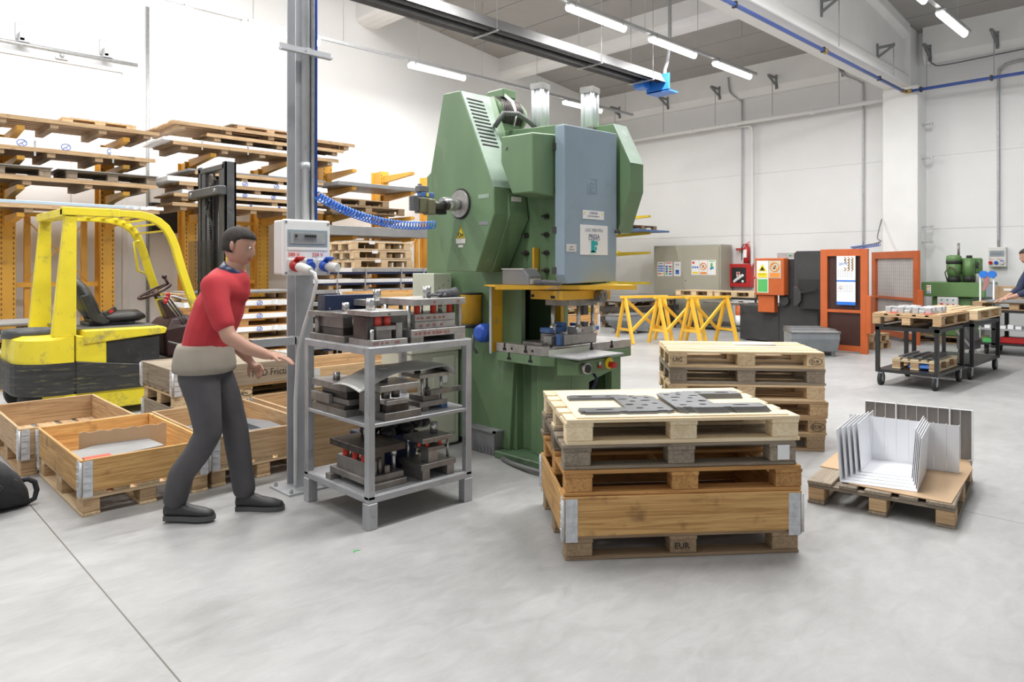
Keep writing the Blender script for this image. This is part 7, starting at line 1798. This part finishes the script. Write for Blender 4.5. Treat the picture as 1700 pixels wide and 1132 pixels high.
# --- walking worker: red polo, walking to the right, arm stretched forward
w = thing('person', 'person in a red polo shirt and dark trousers walking right, jacket tied at the waist', 'person', (1.68, 4.30, 0))
fx, fy = .72, -.69                                   # walking direction (to the right of the picture)
F_ = Vector((fx, fy, 0)); S_ = Vector((-fy, fx, 0))  # S_ points to the left of the walker (away from the camera)
B0 = Vector((1.665, 4.34, 0))
def at(f, s, z, r): q = B0 + F_ * f + S_ * s; return (q.x, q.y, z, r)
V_, E_ = [], []
V_.append(at(-.04, 0, .93, (.15, .12))); 
sp_ = chain(V_, E_, [at(-.01, 0, 1.10, (.145, .11)), at(.05, 0, 1.25, (.16, .12)), at(.10, 0, 1.38, (.13, .10)), at(.13, 0, 1.455, .062), at(.15, 0, 1.52, .056)], 0)
nk = 3
ra = chain(V_, E_, [at(.09, -.17, 1.385, .062), at(.14, -.22, 1.24, .050), at(.20, -.24, 1.10, .044), at(.30, -.22, 1.03, .040), at(.40, -.19, .99, .030)], nk)
hw = V_[ra]; hand(V_, E_, ra, hw[:3], F_ * .95 + Vector((0, 0, -.15)), Vector((0, 0, -1)), 1, .4)
la = chain(V_, E_, [at(.09, .17, 1.385, .062), at(.02, .22, 1.24, .050), at(-.02, .24, 1.12, .044), at(.06, .24, .99, .038), at(.13, .23, .92, .030)], nk)
hw = V_[la]; hand(V_, E_, la, hw[:3], F_ * .6 + Vector((0, 0, -.6)), -S_, -1, .7)
rl = chain(V_, E_, [at(-.03, -.10, .86, (.095, .10)), at(.02, -.10, .52, .062), at(-.12, -.11, .30, .055), at(-.17, -.11, .10, .040)], 0)
ll = chain(V_, E_, [at(-.03, .10, .86, (.095, .10)), at(.10, .10, .50, .062), at(.14, .09, .28, .052), at(.17, .09, .10, .040)], 0)
skin_mesh('body', V_, E_, 'skin', w, .006)
head(w, (B0 + F_ * .165).to_tuple()[:2] + (1.625,), F_, .22)
# polo shirt
V_, E_ = [], []
V_.append(at(-.035, 0, .97, (.165, .14))); chain(V_, E_, [at(-.01, 0, 1.10, (.165, .135)), at(.05, 0, 1.25, (.18, .140)), at(.10, 0, 1.375, (.145, .115)), at(.125, 0, 1.43, (.075, .07))], 0)
chain(V_, E_, [at(.09, -.175, 1.385, .078), at(.13, -.215, 1.26, .069), at(.165, -.23, 1.175, .064)], 3)
chain(V_, E_, [at(.09, .175, 1.385, .078), at(.035, .215, 1.26, .069), at(.01, .23, 1.175, .064)], 3)
skin_mesh('polo_shirt', V_, E_, 'shirt', w)
MB().lathe(at(.115, 0, 1.44, 0)[:3], at(.145, 0, 1.495, 0)[:3], [(0, .088), (1, .073), (1, .066), (.0, .07)], 24).build('collar', M['navy'], w)
# trousers
V_, E_ = [], []
V_.append(at(-.04, 0, .95, (.165, .135)))
chain(V_, E_, [at(-.035, -.09, .85, (.11, .12)), at(.0, -.10, .70, .095), at(.025, -.10, .52, .078), at(-.04, -.105, .40, .075), at(-.13, -.11, .28, .072), at(-.165, -.11, .14, .070)], 0)
chain(V_, E_, [at(-.035, .09, .85, (.11, .12)), at(.04, .10, .70, .095), at(.105, .10, .50, .078), at(.125, .095, .38, .075), at(.145, .09, .26, .070), at(.165, .09, .13, .068)], 0)
skin_mesh('trousers', V_, E_, 'trousers', w)
MB().loft([[B0 + F_ * (-.04 + math.cos(a) * rx) + S_ * math.sin(a) * ry + Vector((0, 0, z)) for a in [2 * PI * k / 24 for k in range(24)]] for z, rx, ry in ((.865, .150, .19), (.875, .172, .213), (.91, .175, .216), (.96, .168, .206), (1.01, .158, .190), (1.035, .146, .178))], smooth=True).build('tied_jacket', M['waist'], w)
p0 = Vector(at(-.225, -.11, 0.0, 0)[:3]); shoe(w, (p0.x, p0.y, .012), Vector((fx, fy, -.0)))
p0 = Vector(at(.12, .09, 0, 0)[:3]); shoe(w, (p0.x, p0.y, 0.0), Vector((fx, fy, .0)))
# --- second worker at the right edge of the frame, facing left over the bench
w2 = thing('person', 'person in navy work clothes cut off by the right edge, reaching over the bench', 'person', (13.45, 2.22, 0))
B0 = Vector((13.42, 2.16, 0)); F_ = Vector((-.45, .89, 0)).normalized(); S_ = Vector((-F_.y, F_.x, 0))
V_, E_ = [], []
V_.append(at(0, 0, .95, (.15, .12))); chain(V_, E_, [at(.03, 0, 1.12, (.145, .115)), at(.08, 0, 1.28, (.165, .12)), at(.13, 0, 1.42, (.13, .10)), at(.17, 0, 1.50, .06), at(.19, 0, 1.56, .055)], 0)
a_ = chain(V_, E_, [at(.12, -.18, 1.42, .062), at(.20, -.22, 1.27, .05), at(.26, -.20, 1.14, .045), at(.38, -.14, 1.06, .038), at(.48, -.10, 1.00, .03)], 3); hand(V_, E_, a_, V_[a_][:3], F_ + Vector((0, 0, -.3)), Vector((0, 0, -1)), 1, .4)
a_ = chain(V_, E_, [at(.12, .18, 1.42, .062), at(.18, .22, 1.27, .05), at(.26, .22, 1.12, .045), at(.38, .17, 1.06, .038), at(.48, .13, 1.02, .03)], 3); hand(V_, E_, a_, V_[a_][:3], F_ + Vector((0, 0, -.3)), Vector((0, 0, -1)), -1, .4)
chain(V_, E_, [at(0, -.10, .86, (.09, .1)), at(.04, -.10, .5, .062), at(-.02, -.10, .1, .04)], 0); chain(V_, E_, [at(0, .10, .86, (.09, .1)), at(.04, .10, .5, .062), at(-.02, .10, .1, .04)], 0)
skin_mesh('body', V_, E_, 'skin', w2, .006); head(w2, (B0 + F_ * .22).to_tuple()[:2] + (1.665,), F_, .25)
V_, E_ = [], []
V_.append(at(0, 0, .95, (.17, .14))); chain(V_, E_, [at(.03, 0, 1.12, (.165, .14)), at(.08, 0, 1.28, (.185, .145)), at(.13, 0, 1.41, (.145, .115)), at(.16, 0, 1.47, (.075, .07))], 0)
chain(V_, E_, [at(.12, -.185, 1.42, .08), at(.20, -.22, 1.27, .068), at(.26, -.20, 1.14, .06), at(.36, -.15, 1.075, .05)], 3); chain(V_, E_, [at(.12, .185, 1.42, .08), at(.18, .22, 1.27, .068), at(.26, .22, 1.12, .06), at(.36, .18, 1.075, .05)], 3)
skin_mesh('work_shirt', V_, E_, 'shirtblue', w2)
V_, E_ = [], []
V_.append(at(0, 0, .94, (.165, .135))); chain(V_, E_, [at(0, -.09, .84, (.11, .12)), at(.04, -.10, .5, .08), at(-.02, -.10, .13, .072)], 0); chain(V_, E_, [at(0, .09, .84, (.11, .12)), at(.04, .10, .5, .08), at(-.02, .10, .13, .072)], 0)
skin_mesh('trousers', V_, E_, 'shirtblue', w2)
for s in (-.1, .1): p0 = Vector(at(-.09, s, 0, 0)[:3]); shoe(w2, (p0.x, p0.y, 0), F_)
